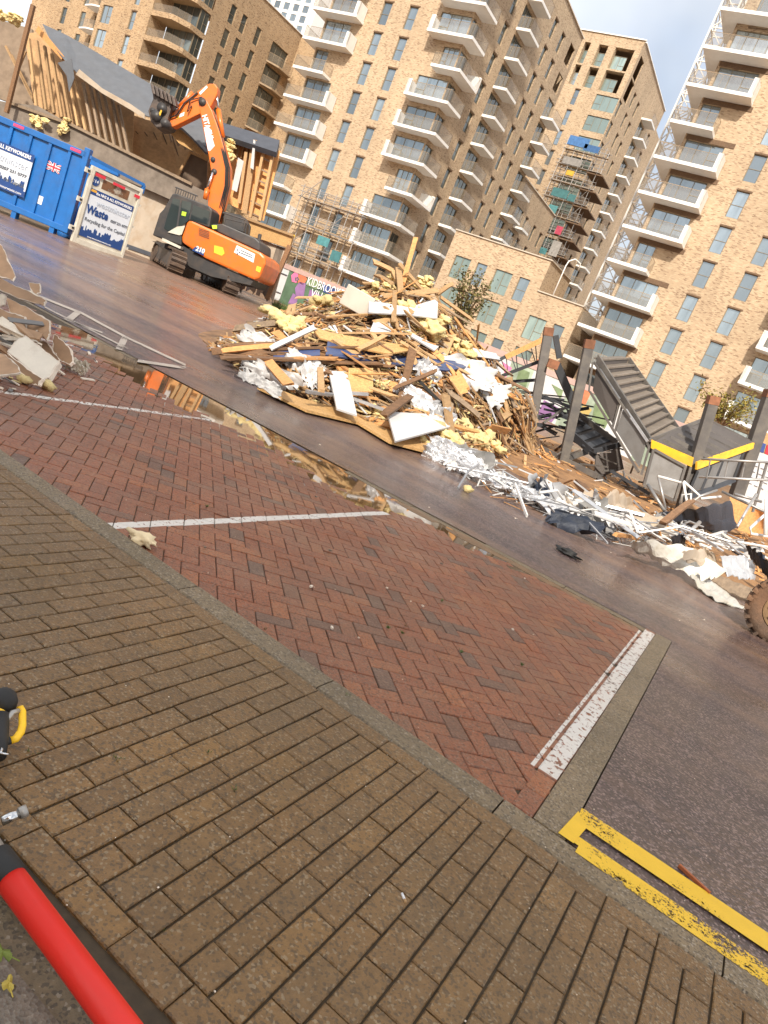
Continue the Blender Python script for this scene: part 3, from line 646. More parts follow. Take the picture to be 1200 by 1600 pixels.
for k in range(-1, 13): H2.append((122.2, 125.2, 42.3 - 3 * k, 44.7 - 3 * k)); window(tw, tx, 122.2, 125.2, 42.3 - 3 * k, 44.7 - 3 * k, '2', 'glass_dark')
mb = MB(); wall(mb, ts, -60, -42.6, -1, 53.4, H1, .9); wall(mb, tx, 110, 131.5, -1, 53.4, H2); wall(mb, tx, 131.5, 139, -1, 50.3); mb.quad((-60, 110, 53.4), (-42.6, 110, 53.4), (-42.6, 131.5, 53.4), (-60, 131.5, 53.4)); mb.quad((-60, 131.5, 40), (-42.6, 131.5, 40), (-42.6, 131.5, 53.4), (-60, 131.5, 53.4)); mb.quad((-60, 110, -1), (-60, 132, -1), (-60, 132, 53.4), (-60, 110, 53.4))
mb.build('wall', M['brick_a'], tw)
mb = MB(); mb.box((-51.2, 110.0, 53.46), (17.6, .35, .14)); mb.box((-42.6, 121, 53.46), (.35, 21, .14)); mb.build('coping', M['white_slab'], tw)
balcony(tw, [(-42.6, 122), (-40.9, 122), (-40.9, 125.4), (-42.6, 125.4)], [(-42.6, 122.02), (-40.93, 122.02), (-40.93, 125.38), (-42.6, 125.38)], [44.85 - 3 * k for k in range(-1, 13)])

# ---- the left wing
lw = empty('apartment_block', (-95, 75, 0), 'tan brick block at upper left with deep shaded corner loggias, behind the half-demolished school', 'apartment block', 'brick apartment blocks')
fs_ = FY(67.5); fx_ = FX(-83.3); H1 = []; H2 = []; H3 = []
ZW = [(3 * n + .55, 3 * n + 2.75) for n in range(1, 11)]
punched(lw, H1, fs_, [(-92.4, -91.4)], ZW, 'T', 'glass', True); punched(lw, H1, fs_, [(-98.1, -96.1)], ZW, '2', 'glass', False)
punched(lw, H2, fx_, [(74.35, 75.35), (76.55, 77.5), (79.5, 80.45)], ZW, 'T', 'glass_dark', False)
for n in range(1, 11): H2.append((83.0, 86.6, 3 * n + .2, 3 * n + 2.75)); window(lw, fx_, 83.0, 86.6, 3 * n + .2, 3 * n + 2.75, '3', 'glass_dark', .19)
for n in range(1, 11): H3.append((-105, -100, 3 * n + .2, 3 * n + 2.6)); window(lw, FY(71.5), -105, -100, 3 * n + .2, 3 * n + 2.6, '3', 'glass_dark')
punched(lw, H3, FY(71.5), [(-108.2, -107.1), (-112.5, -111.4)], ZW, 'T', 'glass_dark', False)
mb = MB(); wall(mb, fs_, -98.8, -88.8, -1, 36.1, H1); wall(mb, fx_, 71.7, 88, -1, 36.1, H2); wall(mb, FY(71.5), -120, -98.8, -1, 36.1, H3); wall(mb, FY(88), -83.3, -60.4, -1, 36.1, [], .2)
mb.quad((-98.8, 67.5, -1), (-98.8, 71.5, -1), (-98.8, 71.5, 36.1), (-98.8, 67.5, 36.1))
mb.quad((-88.8, 67.5, -1), (-88.8, 70.2, -1), (-88.8, 70.2, 36.1), (-88.8, 67.5, 36.1))
pl = [(-88.8, 67.5), (-84.9, 67.5), (-83.3, 69.1), (-83.3, 71.7), (-88.8, 71.7)]
for n in range(0, 12): mb.prism([(x, y, 3 * n + 2.78) for x, y in pl], (0, 0, .62))
mb.prism([(x, y, 35.3) for x, y in pl], (0, 0, .8))
mb.quad((-120, 67.5, 36.1), (-88.8, 67.5, 36.1), (-88.8, 90, 36.1), (-120, 90, 36.1)); mb.quad((-88.8, 70, 36.09), (-83.3, 70, 36.09), (-83.3, 88, 36.09), (-88.8, 88, 36.09)); mb.quad((-83.3, 88, 36.1), (-60.4, 88, 36.1), (-60.4, 92, 36.1), (-83.3, 92, 36.1))
mb.build('wall', M['brick_b'], lw)
for n in range(1, 12):
    window(lw, FY(70.2), -88.7, -83.6, 3 * n + .4, 3 * n + 2.78, 'B', 'glass_dark', 0); window(lw, FX(-83.45), 70.2, 71.65, 3 * n + .4, 3 * n + 2.78, '2', 'glass_dark', 0)
    gb = MB(); gb.prism([(-88.7, 67.6, 3 * n + .4), (-84.9, 67.6, 3 * n + .4), (-84.9, 67.6, 3 * n + 1.3), (-88.7, 67.6, 3 * n + 1.3)], (0, .02, 0)); gb.prism([(-84.88, 67.62, 3 * n + .4), (-83.4, 69.1, 3 * n + .4), (-83.4, 69.1, 3 * n + 1.3), (-84.88, 67.62, 3 * n + 1.3)], (-.01, .01, 0)); gb.build('balustrade', M['balustrade'], lw)
mb = MB(); mb.box((-93.8, 67.5, 36.15), (10, .3, .12)); mb.box((-83.3, 79.6, 36.15), (.3, 17, .12)); mb.box((-71.8, 88, 36.16), (22.8, .3, .12)); mb.build('coping', M['white_slab'], lw)
balcony(lw, [(-83.3, 82.9), (-82.1, 84.4), (-82.1, 87.2), (-83.3, 87.8)], [(-83.2, 83.0), (-82.12, 84.4), (-82.12, 87.2)], [3 * n - .05 for n in range(1, 11)], 'tan_slab', .22)
balcony(lw, [(-105.3, 71.5), (-105.3, 69.8), (-103, 69.2), (-99.6, 69.2), (-99.2, 71.5)], [(-105.2, 69.84), (-103, 69.24), (-99.6, 69.24)], [3 * n - .05 for n in range(2, 11)], 'white_slab', .2)

# ---- unseen block added behind the camera to keep the sun off the near paving
shade_block = empty('apartment_block', (14, -50, 0), 'unseen brick block added behind the camera to shade the near paving', 'apartment block', 'brick apartment blocks')
H1 = []; mb = MB(); FN = (Vector((0, -45, 0)), Vector((-1, 0, 0)), Vector((0, 1, 0)))
for n in range(0, 14, 1): punched(shade_block, H1, FN, [(u, u + 2.0) for u in range(-34, 8, 6)], [(3.1 * n + .8, 3.1 * n + 2.6)], '2', 'glass_dark', False)
wall(mb, FN, -38, 9, -1, 44.5, H1); mb.quad((-9, -45, -1), (-9, -62, -1), (-9, -62, 44.5), (-9, -45, 44.5)); mb.quad((38, -45, -1), (38, -62, -1), (38, -62, 44.5), (38, -45, 44.5)); mb.quad((-9, -62, -1), (38, -62, -1), (38, -62, 44.5), (-9, -62, 44.5)); mb.quad((-9, -45, 44.5), (38, -45, 44.5), (38, -62, 44.5), (-9, -62, 44.5))
mb.build('wall', M['brick_b'], shade_block)
shade_block.location.x += 4
# ---- far white tower
ft = empty('white_tower', (-200, 210, 0), 'white high-rise tower seen far off over the roof of the tan block', 'tower')
mb = MB(); H = []; f2 = FY(200.0)
for i in range(5):
    for n in range(16, 34): H.append((-209.5 + i * 4.2, -207 + i * 4.2, 3.1 * n, 3.1 * n + 2.2)); window(ft, f2, -209.5 + i * 4.2, -207 + i * 4.2, 3.1 * n, 3.1 * n + 2.2, '2')
wall(mb, f2, -212, -187, 0, 108, H, .4); wall(mb, FX(-187), 200, 225, 0, 108); mb.quad((-212, 200, 108), (-187, 200, 108), (-187, 225, 108), (-212, 225, 108)); mb.build('wall', M['white_slab'], ft)

# ------------------------------------------------------------------ crane mast and scaffolds
M['white_steel'] = mat('white_painted_steel', (.7, .68, .64), .45, .08, 2, objvar=.05, bmp=0)
M['galv'] = mat('galvanised_tube', (.4, .38, .36), .4, .2, 4, metal=.6, bmp=0)
M['scaf_board'] = mat('scaffold_board', (.4, .27, .14), .8, .2, 3, grain=(1, 8, 8))
cr = empty('hoist_mast', (-22.75, 75.8, 0), 'white lattice hoist mast climbing beside the right-hand brick block', 'mast')
mb = MB(); w = .8
for sx in (-w, w):
    for sy_ in (-w, w): mb.bar((sx, sy_, 0), (sx, sy_, 3), .16, .16, (1, 0, 0))
for a, b in (((-w, -w), (w, -w)), ((w, -w), (w, w)), ((w, w), (-w, w)), ((-w, w), (-w, -w))):
    mb.bar((*a, .02), (*b, .02), .1, .1); mb.bar((*a, 1.5), (*b, 1.5), .08, .08); mb.bar((*a, 0), (*b, 1.5), .08, .08); mb.bar((*b, 1.5), (*a, 3), .08, .08)
me = bpy.data.meshes.new('mast_section'); me.from_pydata(mb.v, [], mb.f); me.materials.append(M['white_steel'])
for k in range(17): inst('mast_section', me, cr, (0, 0, 3 * k))
mb = MB()
for k in range(11): mb.bar((-22, 75.5, 3 * k + 2.2), (-19.6, 71, 3 * k + 2.2), .14, .14); mb.bar((-22, 76, 3 * k + 1.4), (-19.6, 71.5, 3 * k + 2.4), .1, .1)
mb.build('wall_tie', M['white_steel'], cr)
def scaffold(label, xs, ys, zs, z0, group, extra=None, netting=None):
    o = empty('scaffold', (sum(xs) / len(xs), ys[0], z0), label, 'scaffold', group)
    st = MB(); st.tube([(0, 0, 0), (0, 0, zs[-1] + 1.3 - z0)], .045, 6); sm = bpy.data.meshes.new('standard'); sm.from_pydata(st.v, [], st.f); sm.materials.append(M['galv'])
    for x in xs:
        for y in ys: inst('standard', sm, o, (x + random.gauss(0, .04) - o.location.x, y - o.location.y, 0))
    for z in zs:
        mb = MB()
        for y in ys:
            for dz in (0, .55, 1.05): mb.tube([(xs[0] - .5, y, z + dz), (xs[-1] + .5, y, z + dz + random.gauss(0, .04))], .04, 6)
        for x in xs: mb.tube([(x + .06, ys[0] - .4, z), (x + .06, ys[-1] + .2, z)], .04, 6)
        mb.build('ledger', M['galv'], o)
        for k in range(3):
            a = random.uniform(0, .4); mb = MB(); y = ys[0] + .15 + k * .3; mb.box(((xs[0] + xs[-1]) / 2 + a, y, z + .06), (xs[-1] - xs[0] + .6, .26, .05)); mb.build('scaffold_board', M['scaf_board'], o)
        mb = MB(); i = random.randrange(len(xs) - 1); mb.tube([(xs[i], ys[0] - .05, z), (xs[i + 1], ys[0] - .05, z + 2.4)], .04, 6); mb.build('brace', M['galv'], o)
    return o
M['blue_sheet'] = mat('blue_sheeting', (.05, .14, .32), .5, .3, 3, bmp=.02); M['teal_sheet'] = mat('teal_mesh_panel', (.06, .19, .2), .6, .3, 3); M['red_sheet'] = mat('red_sheeting', (.4, .05, .09), .6, .3, 3); M['grey_net'] = mat('grey_debris_net', (.3, .28, .26), .8, .3, 3); M['yellow_box'] = mat('yellow_panel', (.6, .35, .04), .6, .2, 3)
sc = scaffold('tube scaffold against the middle brick block, above the printed hoarding', [-54.4, -52.2, -50, -47.8, -46], [65.0, 66.2], [2.9, 5.9, 9.0, 11.6], .8, 'tube scaffolds')
for x, z, w, h, m, nm in ((-49.6, 8.0, 1.6, .9, 'teal_sheet', 'mesh_panel'), (-47.4, 7.0, 1.3, 1.1, 'teal_sheet', 'mesh_panel'), (-48.4, 3.3, .8, 1.2, 'red_sheet', 'red_sheet'), (-53.6, 7.4, .5, .4, 'yellow_box', 'yellow_box'), (-50.5, 3.4, 1.6, .5, 'scaf_board', 'ply_panel')):
    mb = MB(); mb.box((x, 64.93, z), (w, .04, h)); mb.build(nm, M[m], sc)
sc = scaffold('tall dark scaffold wrapped in blue sheeting on the corner of the rear tower', [-46.6, -45, -43.4, -41.8, -40.4], [107.6, 109.2], [19.5, 22, 24.5, 27, 29.4, 31.8, 34.2, 36.4], 10, 'tube scaffolds')
sc.location.z += 0
for x, z, w, h, m in ((-44.9, 37.6, 3.2, 1.3, 'blue_sheet'), (-42.6, 37.1, 2.4, .9, 'blue_sheet'), (-44.6, 34.8, 3, 1.0, 'grey_net'), (-44.4, 30.2, 2.6, 1.2, 'teal_sheet'), (-42.4, 30.0, 1.2, 1.0, 'teal_sheet'), (-44.5, 27.8, 1.4, 1.1, 'teal_sheet'), (-42.2, 25.2, 1, 1.2, 'red_sheet'), (-41.6, 22.6, 1.4, 2.2, 'grey_net'), (-43.4, 21.8, 1.5, .9, 'teal_sheet'), (-44.2, 33.2, 1.2, .7, 'yellow_box')):
    mb = MB(); mb.box((x, 107.5, z), (w, .05, h)); mb.build('scaffold_sheet', M[m], sc)
for z in (19.5, 22, 24.5, 27, 29.4, 31.8, 34.2):
    mb = MB(); mb.box((-40.6, 110, z - .3), (2.6, 5, .14)); mb.build('scaffold_platform', M['lintel'], sc)
# ------------------------------------------------------------------ half demolished school
M['timber'] = mat('pale_sawn_timber', (.43, .265, .125), .75, .25, 3, grain=(9, 1.2, 9), bmp=.004)
M['timber_or'] = mat('orange_timber', (.55, .27, .095), .75, .3, 3, grain=(7, 1.2, 7), bmp=.004)
M['timber_dk'] = mat('dark_weathered_timber', (.2, .105, .05), .8, .35, 3, grain=(7, 1.2, 7), bmp=.005)
M['timber_gy'] = mat('grey_brown_timber', (.28, .2, .13), .8, .35, 3, grain=(7, 1.2, 7), bmp=.005)
M['ply'] = mat('plywood_board', (.44, .26, .12), .7, .2, 2, grain=(1, 5, 5), bmp=.003, dirt=(.2, .12, .06), dirtamt=.5)
M['osb'] = mat('strand_board', (.52, .31, .12), .75, .4, 28, bmp=.006, bscale=45, dirt=(.3, .15, .05), dirtamt=.4)
M['felt'] = mat('grey_roofing_felt', (.1, .106, .118), .6, .15, 3, bmp=.01, objvar=.05, dirt=(.1, .1, .105), dirtamt=.6)
M['felt_dk'] = mat('dark_roof_edge', (.06, .065, .08), .6, .2, 3)
M['fascia'] = mat('weathered_grey_cladding', (.2, .16, .125), .75, .25, 2.5, dirt=(.1, .075, .055), dirtamt=.6, bmp=.01, bscale=12)
M['plaster'] = mat('stained_cream_plaster', (.44, .36, .275), .8, .12, 2, dirt=(.3, .19, .1), dirtamt=.65, objvar=.05)
M['dark_in'] = mat('dark_interior_board', (.11, .075, .05), .85, .3, 2)
M['foam'] = mat('yellow_insulation_wool', (.7, .55, .26), .95, .25, 9, bmp=.03, bscale=40, objvar=.15)
M['white_board'] = mat('white_wall_panel', (.54, .53, .525), .55, .06, 3, objvar=.06, bmp=.001, dirt=(.5, .44, .38), dirtamt=.3)
M['rust'] = mat('rusted_steel', (.24, .1, .05), .8, .35, 7, bmp=.006)
M['endwall'] = mat('tan_gable_lining', (.24, .175, .12), .85, .25, 2, dirt=(.13, .09, .06), dirtamt=.6)
sch = empty('school_building', L(-13, 34, .7), 'half-demolished timber school hall, grey roof torn open to bare studs', 'school building')
def plate(par, name, m, pts, t=.1, **k):          # pts: (px, py, distance) corners of a sheet t thick
    w = [P(*q) for q in pts]; n = (w[1] - w[0]).cross(w[2] - w[0]).normalized()
    if n.dot(EYE - w[0]) > 0: n = -n
    mb = MB(); mb.prism(w, n * t); return mb.build(name, M[m], par, **k)
def stick(par, name, m, a, b, w=.1, h=.1):
    mb = MB(); mb.bar(P(*a), P(*b), w, h, F0); return mb.build(name, M[m], par)
def z4(x, y): return (x / 4, y / 4)
plate(sch, 'roof', 'felt', [(66, 37, 35), (105, 55, 35), (150, 81, 35), (235, 131, 35), (268, 150, 35), (262, 190, 33.6), (225, 180, 33.4), (205, 166, 33.4), (160, 141, 33.4), (135, 126, 33.4), (118, 112, 33.4), (104, 98, 33.4), (82, 70, 33.8)], .14)
plate(sch, 'torn_roof_edge', 'plaster', [(118, 116, 33.35), (160, 146, 33.35), (205, 172, 33.35), (226, 186, 33.35), (226, 178, 33.35), (205, 163, 33.35), (160, 138, 33.35), (124, 108, 33.35)], .06)
plate(sch, 'barge_board', 'timber_or', [(60, 40, 34), (100, 88, 33.6), (96, 93, 33.6), (55, 48, 34)], .12)
plate(sch, 'torn_flashing', 'felt', [(90, 98, 33), (112, 92, 33), (116, 122, 33), (108, 144, 33), (104, 118, 33)], .03)
tops = [(180, 240), (230, 255), (280, 290), (325, 340), (375, 400), (425, 450), (470, 510), (520, 520), (565, 535), (605, 560), (650, 590), (700, 620), (742, 660)]
bots = [(230, 670), (290, 690), (340, 710), (390, 735), (440, 760), (490, 790), (540, 830), (580, 835), (625, 870), (672, 900), (718, 920), (765, 945), (806, 968)]
for i, (a, b) in enumerate(zip(tops, bots)): stick(sch, 'stud', 'timber' if i < 7 else 'timber_gy', (*z4(*a), 34.6), (*z4(*b), 34.2), .1, .16)
plate(sch, 'sheathing', 'ply', [(38, 52, 36), (70, 50, 36), (120, 108, 36), (210, 165, 36), (206, 250, 35.6), (55, 178, 35.6)], .03)
plate(sch, 'end_wall', 'endwall', [(-40, 20, 37), (50, 45, 37), (58, 175, 36.6), (-40, 140, 36.6)], .15)
plate(sch, 'fascia', 'fascia', [(-40, 150, 33.6), (12, 160, 33.6), (58, 165, 33.6), (110, 194, 33.6), (203, 241, 33.6), (283, 281, 33.6), (335, 306, 33.6), (328, 340, 33.6), (240, 300, 33.6), (120, 250, 33.6), (-40, 190, 33.6)], .3)
stick(sch, 'sole_plate', 'timber_gy', (14, 160, 33.5), (110, 194, 33.5), .12, .08); stick(sch, 'sole_plate', 'timber_gy', (110, 194, 33.5), (300, 288, 33.5), .12, .08)
plate(sch, 'lower_wall', 'plaster', [(-60, 180, 34), (330, 330, 34), (290, 470, 34), (-90, 350, 34)], .25)
plate(sch, 'wall_base', 'felt_dk', [(150, 364, 33.95), (275, 408, 33.95), (273, 414, 33.95), (148, 370, 33.95)], .02)
plate(sch, 'inner_wall', 'ply', [(200, 180, 36.5), (262, 195, 36.5), (335, 240, 36.5), (335, 312, 36.5), (283, 284, 36.2), (202, 245, 36.2)], .05)
for k in range(5): stick(sch, 'board_joint', 'dark_in', (212 + k * 14, 205 + k * 1, 36.4), (240 + k * 12, 238 + k * 9, 36.4), .04, .04)
plate(sch, 'doorway', 'dark_in', [(276, 284, 35.8), (298, 240, 35.8), (324, 252, 35.8), (322, 308, 35.8)], .04)
for a, b in (((273, 284), (297, 238)), ((297, 238), (326, 251))): stick(sch, 'door_frame', 'timber', (*a, 35.6), (*b, 35.6), .1, .1)
for k in range(6): stick(sch, 'joist', 'timber_gy', (262 + k * 11, 196 + k * 6.5, 35.9), (268 + k * 11, 222 + k * 6, 35.9), .08, .1)
plate(sch, 'broken_roof', 'osb', [(268, 186, 34.6), (300, 206, 34.6), (330, 232, 34.6), (330, 252, 34.6), (280, 224, 34.6), (262, 204, 34.6)], .05)
plate(sch, 'roof', 'felt', [(262, 150, 35), (345, 196, 35), (345, 236, 34), (322, 238, 34), (300, 214, 34), (285, 200, 34), (262, 190, 34)], .12)
plate(sch, 'roof', 'felt_dk', [(330, 186, 35.4), (437, 219, 35.4), (432, 238, 34.6), (335, 206, 34.6)], .25)
plate(sch, 'sheathing', 'timber_or', [(346, 202, 35.5), (438, 236, 35.5), (412, 345, 35.2), (340, 310, 35.2)], .05)
for k in range(8): stick(sch, 'stud', 'timber', (350 + k * 6.6, 203 + k * 3, 35.3), (344 + k * 6.6, 232 + k * 3, 35.3), .08, .12)
for a, b, w in (((414, 226), (391, 340), .12), ((428, 233), (406, 345), .12), ((398, 219), (382, 334), .26), ((385, 238), (374, 318), .14)): stick(sch, 'stud', 'timber', (*a, 35), (*b, 35), w, .14)
for k in range(6): stick(sch, 'noggin', 'timber_gy', (408 - k * 4, 246 + k * 17, 35.1), (425 - k * 4, 254 + k * 17, 35.1), .07, .1)
plate(sch, 'torn_lining', 'white_board', [(372, 246, 34.9), (381, 252, 34.9), (370, 300, 34.9), (362, 296, 34.9)], .03); plate(sch, 'torn_lining', 'white_board', [(396, 218, 34.7), (399, 220, 34.7), (396, 265, 34.7), (391, 262, 34.7)], .03)
plate(sch, 'floor_edge', 'osb', [(384, 341, 34.4), (458, 368, 34.4), (452, 388, 34.4), (383, 366, 34.4)], .3)
stick(sch, 'sole_plate', 'timber', (384, 341, 34.3), (458, 368, 34.3), .1, .06)
for k in range(11):
    x = 378 + k * 5.4; plate(sch, 'torn_cladding', random.choice(['white_board', 'plaster', 'timber_gy', 'plaster', 'fascia']), [(x + 12, 368 + k * 1.9, 34.6), (x + 17, 370 + k * 1.9, 34.6), (x - 6 + random.uniform(-2, 2), 452 + k * 1.6 + random.uniform(-8, 8), 34.6), (x - 11, 452 + k * 1.6 + random.uniform(-8, 6), 34.6)], .06)
stick(sch, 'corner_post', 'timber_dk', (453, 384, 34), (417, 468, 34), .2, .2)
tag(stick(None, 'leaning_post', 'timber_dk', (52, 8, 33), (10, 176, 33), .16, .16), 'dark leaning post standing in front of the torn school gable', 'post')
for a, b in (((9, 72), (54, 160)), ((18, 86), (50, 150)), ((40, 80), (20, 130))): stick(sch, 'broken_rafter', 'timber', (*a, 34.5), (*b, 34.5), .09, .09)

def lump(c, r, sq=(1, 1, .7), seed=0, n=2, amp=.45):
    mb = MB(); import bmesh; bm = bmesh.new(); bmesh.ops.create_icosphere(bm, subdivisions=n, radius=1); off = Vector((seed * 3.7, seed * 1.3, 0))
    vs = []
    for v in bm.verts:
        k = 1 + amp * mnoise.noise(v.co * 1.6 + off) + amp * .6 * mnoise.noise(v.co * 3.7 + off)
        vs.append(Vector(c) + Vector((v.co.x * sq[0], v.co.y * sq[1], v.co.z * sq[2])) * (r * k))
    mb.add(vs, [[v.index for v in f.verts] for f in bm.faces]); bm.free(); return mb
def wool(c, r, sq, seed):
    """torn wool: a clump of ragged tufts in one mesh"""
    rnd = random.Random(seed); mb = MB()
    for k in range(9):
        o_ = Vector((rnd.gauss(0, .5) * sq[0], rnd.gauss(0, .5) * sq[1], rnd.gauss(0, .45) * sq[2])) * r
        t = lump(Vector(c) + o_, r * rnd.uniform(.35, .7), (rnd.uniform(.6, 1.5), rnd.uniform(.6, 1.2), rnd.uniform(.4, 1)), seed + k * 1.7, 3, .62); mb.add(t.v, t.f)
    return mb
for px, py, d, r, sq, w in ((14, 27, 34.2, .4, (1.9, .6, .5), 'at the torn gable top'), (55, 186, 33.5, .26, (2.2, .4, .8), 'draped over the wall head above the blue container'), (100, 200, 33.4, .24, (.5, .3, 1.5), 'hanging down the grey fascia above the container'), (360, 232, 34.6, .36, (.8, .4, 1.8), 'hanging from the torn wall right of the boom')):
    wool(P(px, py, d), r, sq, px).solo('insulation_lump', M['foam'], 'yellow insulation wool ' + w, 'insulation', 'insulation hanging from the school')

# ------------------------------------------------------------------ blue waste container
M['blue'] = mat('blue_painted_steel', (.008, .125, .4), .38, .15, 3, objvar=.05, bmp=.004, dirt=(.05, .09, .2), dirtamt=.35, coat=.3)
M['blue_dk'] = mat('navy_print', (.012, .05, .19), .5, .05, 3, objvar=0, bmp=0); M['print_white'] = mat('white_print', (.8, .8, .8), .5, .03, 3, objvar=0, bmp=0)
M['dirty_white'] = mat('dirty_white_steel', (.6, .56, .47), .5, .12, 3, objvar=.04, dirt=(.3, .22, .13), dirtamt=.45, bmp=.004)
M['poster'] = mat('pale_poster', (.62, .65, .7), .45, .05, 2, objvar=0, bmp=0); M['red_print'] = mat('red_print', (.6, .03, .05), .5, .1, 3, objvar=0, bmp=0); M['pink_print'] = mat('pink_print', (.6, .06, .16), .5, .1, 3, objvar=0, bmp=0)
M['pale_print'] = mat('pale_grey_print', (.45, .49, .56), .5, .05, 3, objvar=0, bmp=0); M['ink'] = mat('dark_grey_print', (.1, .11, .13), .5, .05, 3, objvar=0, bmp=0); M['amber'] = mat('amber_print', (.7, .36, .04), .5, .1, 3, objvar=0, bmp=0); M['black'] = mat('black_rubber', (.018, .017, .016), .6, .3, 5, objvar=.1, bmp=.003)
CD = 25.0; A = P(137, 241, CD); zb = P(112, 378, CD).z; zt = A.z; latR = A.dot(R0)
cont = empty('waste_container', L(latR - 3, CD + 1.2, zb), 'blue steel waste container with a printed side banner, in front of the school', 'waste container')
def cbox(name, m, a0, a1, d0, d1, z0, z1, par=cont, bevel=0):
    mb = MB(); c = L((a0 + a1) / 2, (d0 + d1) / 2, (z0 + z1) / 2); mb.box(c, (a1 - a0, d1 - d0, z1 - z0), Matrix.Rotation(YAW, 3, 'Z')); return mb.build(name, M[m], par, bevel=bevel)
HC = zt - zb
cbox('side_panel', 'blue', latR - 6.2, latR, CD, CD + .06, zb + .26, zt)
cbox('back_panel', 'blue', latR - 6.2, latR, CD + 2.35, CD + 2.4, zb + .26, zt); cbox('floor', 'blue', latR - 6.2, latR, CD, CD + 2.4, zb + .25, zb + .35); cbox('end_panel', 'blue', latR - 6.2, latR - 6.14, CD, CD + 2.4, zb + .26, zt)
cbox('top_rail', 'blue', latR - 6.25, latR + .02, CD - .1, CD + .1, zt - .14, zt + .06, bevel=.02); cbox('top_rail', 'blue', latR - 6.25, latR + .02, CD + 2.3, CD + 2.45, zt - .14, zt + .06)
cbox('bottom_rail', 'blue', latR - 6.25, latR + .02, CD - .09, CD + .1, zb + .2, zb + .4, bevel=.02)
for k in range(9): cbox('rib', 'blue', latR - .62 - k * .7, latR - .5 - k * .7, CD - .075, CD - .002, zb + .36, zt - .13, bevel=.015)
cbox('corner_post', 'blue', latR - .1, latR + .1, CD - .1, CD + .12, zb + .2, zt + .18, bevel=.02)
for k in (0, 1, 2, 3): cbox('skid_leg', 'blue', latR - .55 - k * 1.4, latR - .38 - k * 1.4, CD - .06, CD + .15, zb - .02, zb + .3)
for k in range(2):
    mb = MB(); c = L(latR - .1 - k * 5.2, CD + .25, zb + .16); mb.tube([c - F0 * .3, c + F0 * .1], .17, 14); mb.build('roller', M['blue'], cont, True)
sx_ = P(57, 243, CD).dot(R0); szt = P(57, 244, CD - .1).z; szb = P(41, 311, CD - .1).z
bn = cbox('banner', 'poster', sx_ - 2.9, sx_, CD - .1, CD - .085, szb, szt)
cbox('banner_band', 'blue_dk', sx_ - 2.9, sx_, CD - .112, CD - .102, szt - .24, szt, bn); cbox('banner_band', 'blue_dk', sx_ - 2.9, sx_, CD - .112, CD - .102, szb, szb + .2, bn)
def skyline(par, x0, x1, y, zz, hmax, dirx, dn):
    mb = MB(); x = x0; random.seed(3)
    while x < x1:
        w = random.uniform(.03, .09); h = random.uniform(.25, 1) * hmax; a = dirx(x, y); 
        mb.prism([dirx(x, y) + Vector((0, 0, zz)), dirx(min(x + w, x1), y) + Vector((0, 0, zz)), dirx(min(x + w, x1), y) + Vector((0, 0, zz + h)), dirx(x + w * .5, y) + Vector((0, 0, zz + h * 1.25)), dirx(x, y) + Vector((0, 0, zz + h))], dn); x += w
    return mb.build('skyline_print', M['blue_dk'], par)
fl = lambda x, y: L(x, CD - .112, 0)
skyline(bn, sx_ - 2.85, sx_ - .06, 0, szb + .2, .26, fl, F0 * .008)
ts_ = lambda s, x, z, size, m, al='LEFT', b=0, w=None: text(s, L(x, CD - .118, z), R0, (0, 0, 1), size, M[m], bn, align=al, bold=b, width=w)
ts_('the NHS & ALL KEYWORKERS', sx_ - 1.95, szt - .18, .17, 'print_white', b=.004, w=1.87); ts_('westminster', sx_ - 1.6, szt - .58, .36, 'pale_print', w=1.5); ts_('Waste', sx_ - 2.05, szt - .82, .36, 'blue_dk', b=.012)
ts_('0207 231 0777', sx_ - 1.05, szt - .8, .14, 'ink', b=.003, w=.98); ts_('Recycling for the Capital', sx_ - 1.75, szt - 1.13, .2, 'ink', w=1.65); ts_('www.westminsterwaste.com', sx_ - 1.5, szb + .05, .12, 'print_white', w=1.4)
for x in (latR - .55, latR - 2.6): cbox('warning_strip', 'pink_print', x, x + .38, CD - .115, CD - .1, zt - .08, zt + .01)
cbox('white_notice', 'print_white', latR - 1.32, latR - 1.05, CD - .012, CD - .002, zb + .75, zb + 1.02)
# flag
fx0 = latR - 1.2; fz0 = zt - .95
fg = cbox('union_flag', 'blue_dk', fx0, fx0 + .46, CD - .012, CD - .002, fz0, fz0 + .28)
def fquad(m, pts, o_, nm):
    mb = MB(); mb.prism([L(fx0 + x * .46, CD - .012 - o_, fz0 + y * .28) for x, y in pts], F0 * .002); mb.build(nm, M[m], fg)
fquad('print_white', [(0, 0), (.13, 0), (1, .87), (1, 1), (.87, 1), (0, .13)], .003, 'flag_diagonal'); fquad('print_white', [(1, 0), (1, .13), (.13, 1), (0, 1), (0, .87), (.87, 0)], .005, 'flag_diagonal')
fquad('red_print', [(0, 0), (.06, 0), (1, .94), (1, 1), (.94, 1), (0, .06)], .007, 'flag_diagonal'); fquad('red_print', [(1, 0), (1, .06), (.06, 1), (0, 1), (0, .94), (.94, 0)], .009, 'flag_diagonal')
for m, h, o_ in (('print_white', .17, .011), ('red_print', .1, .015)):
    fquad(m, [(.5 - h * .6, 0), (.5 + h * .6, 0), (.5 + h * .6, 1), (.5 - h * .6, 1)], o_, 'flag_cross'); fquad(m, [(0, .5 - h), (1, .5 - h), (1, .5 + h), (0, .5 + h)], o_ + .002, 'flag_cross')
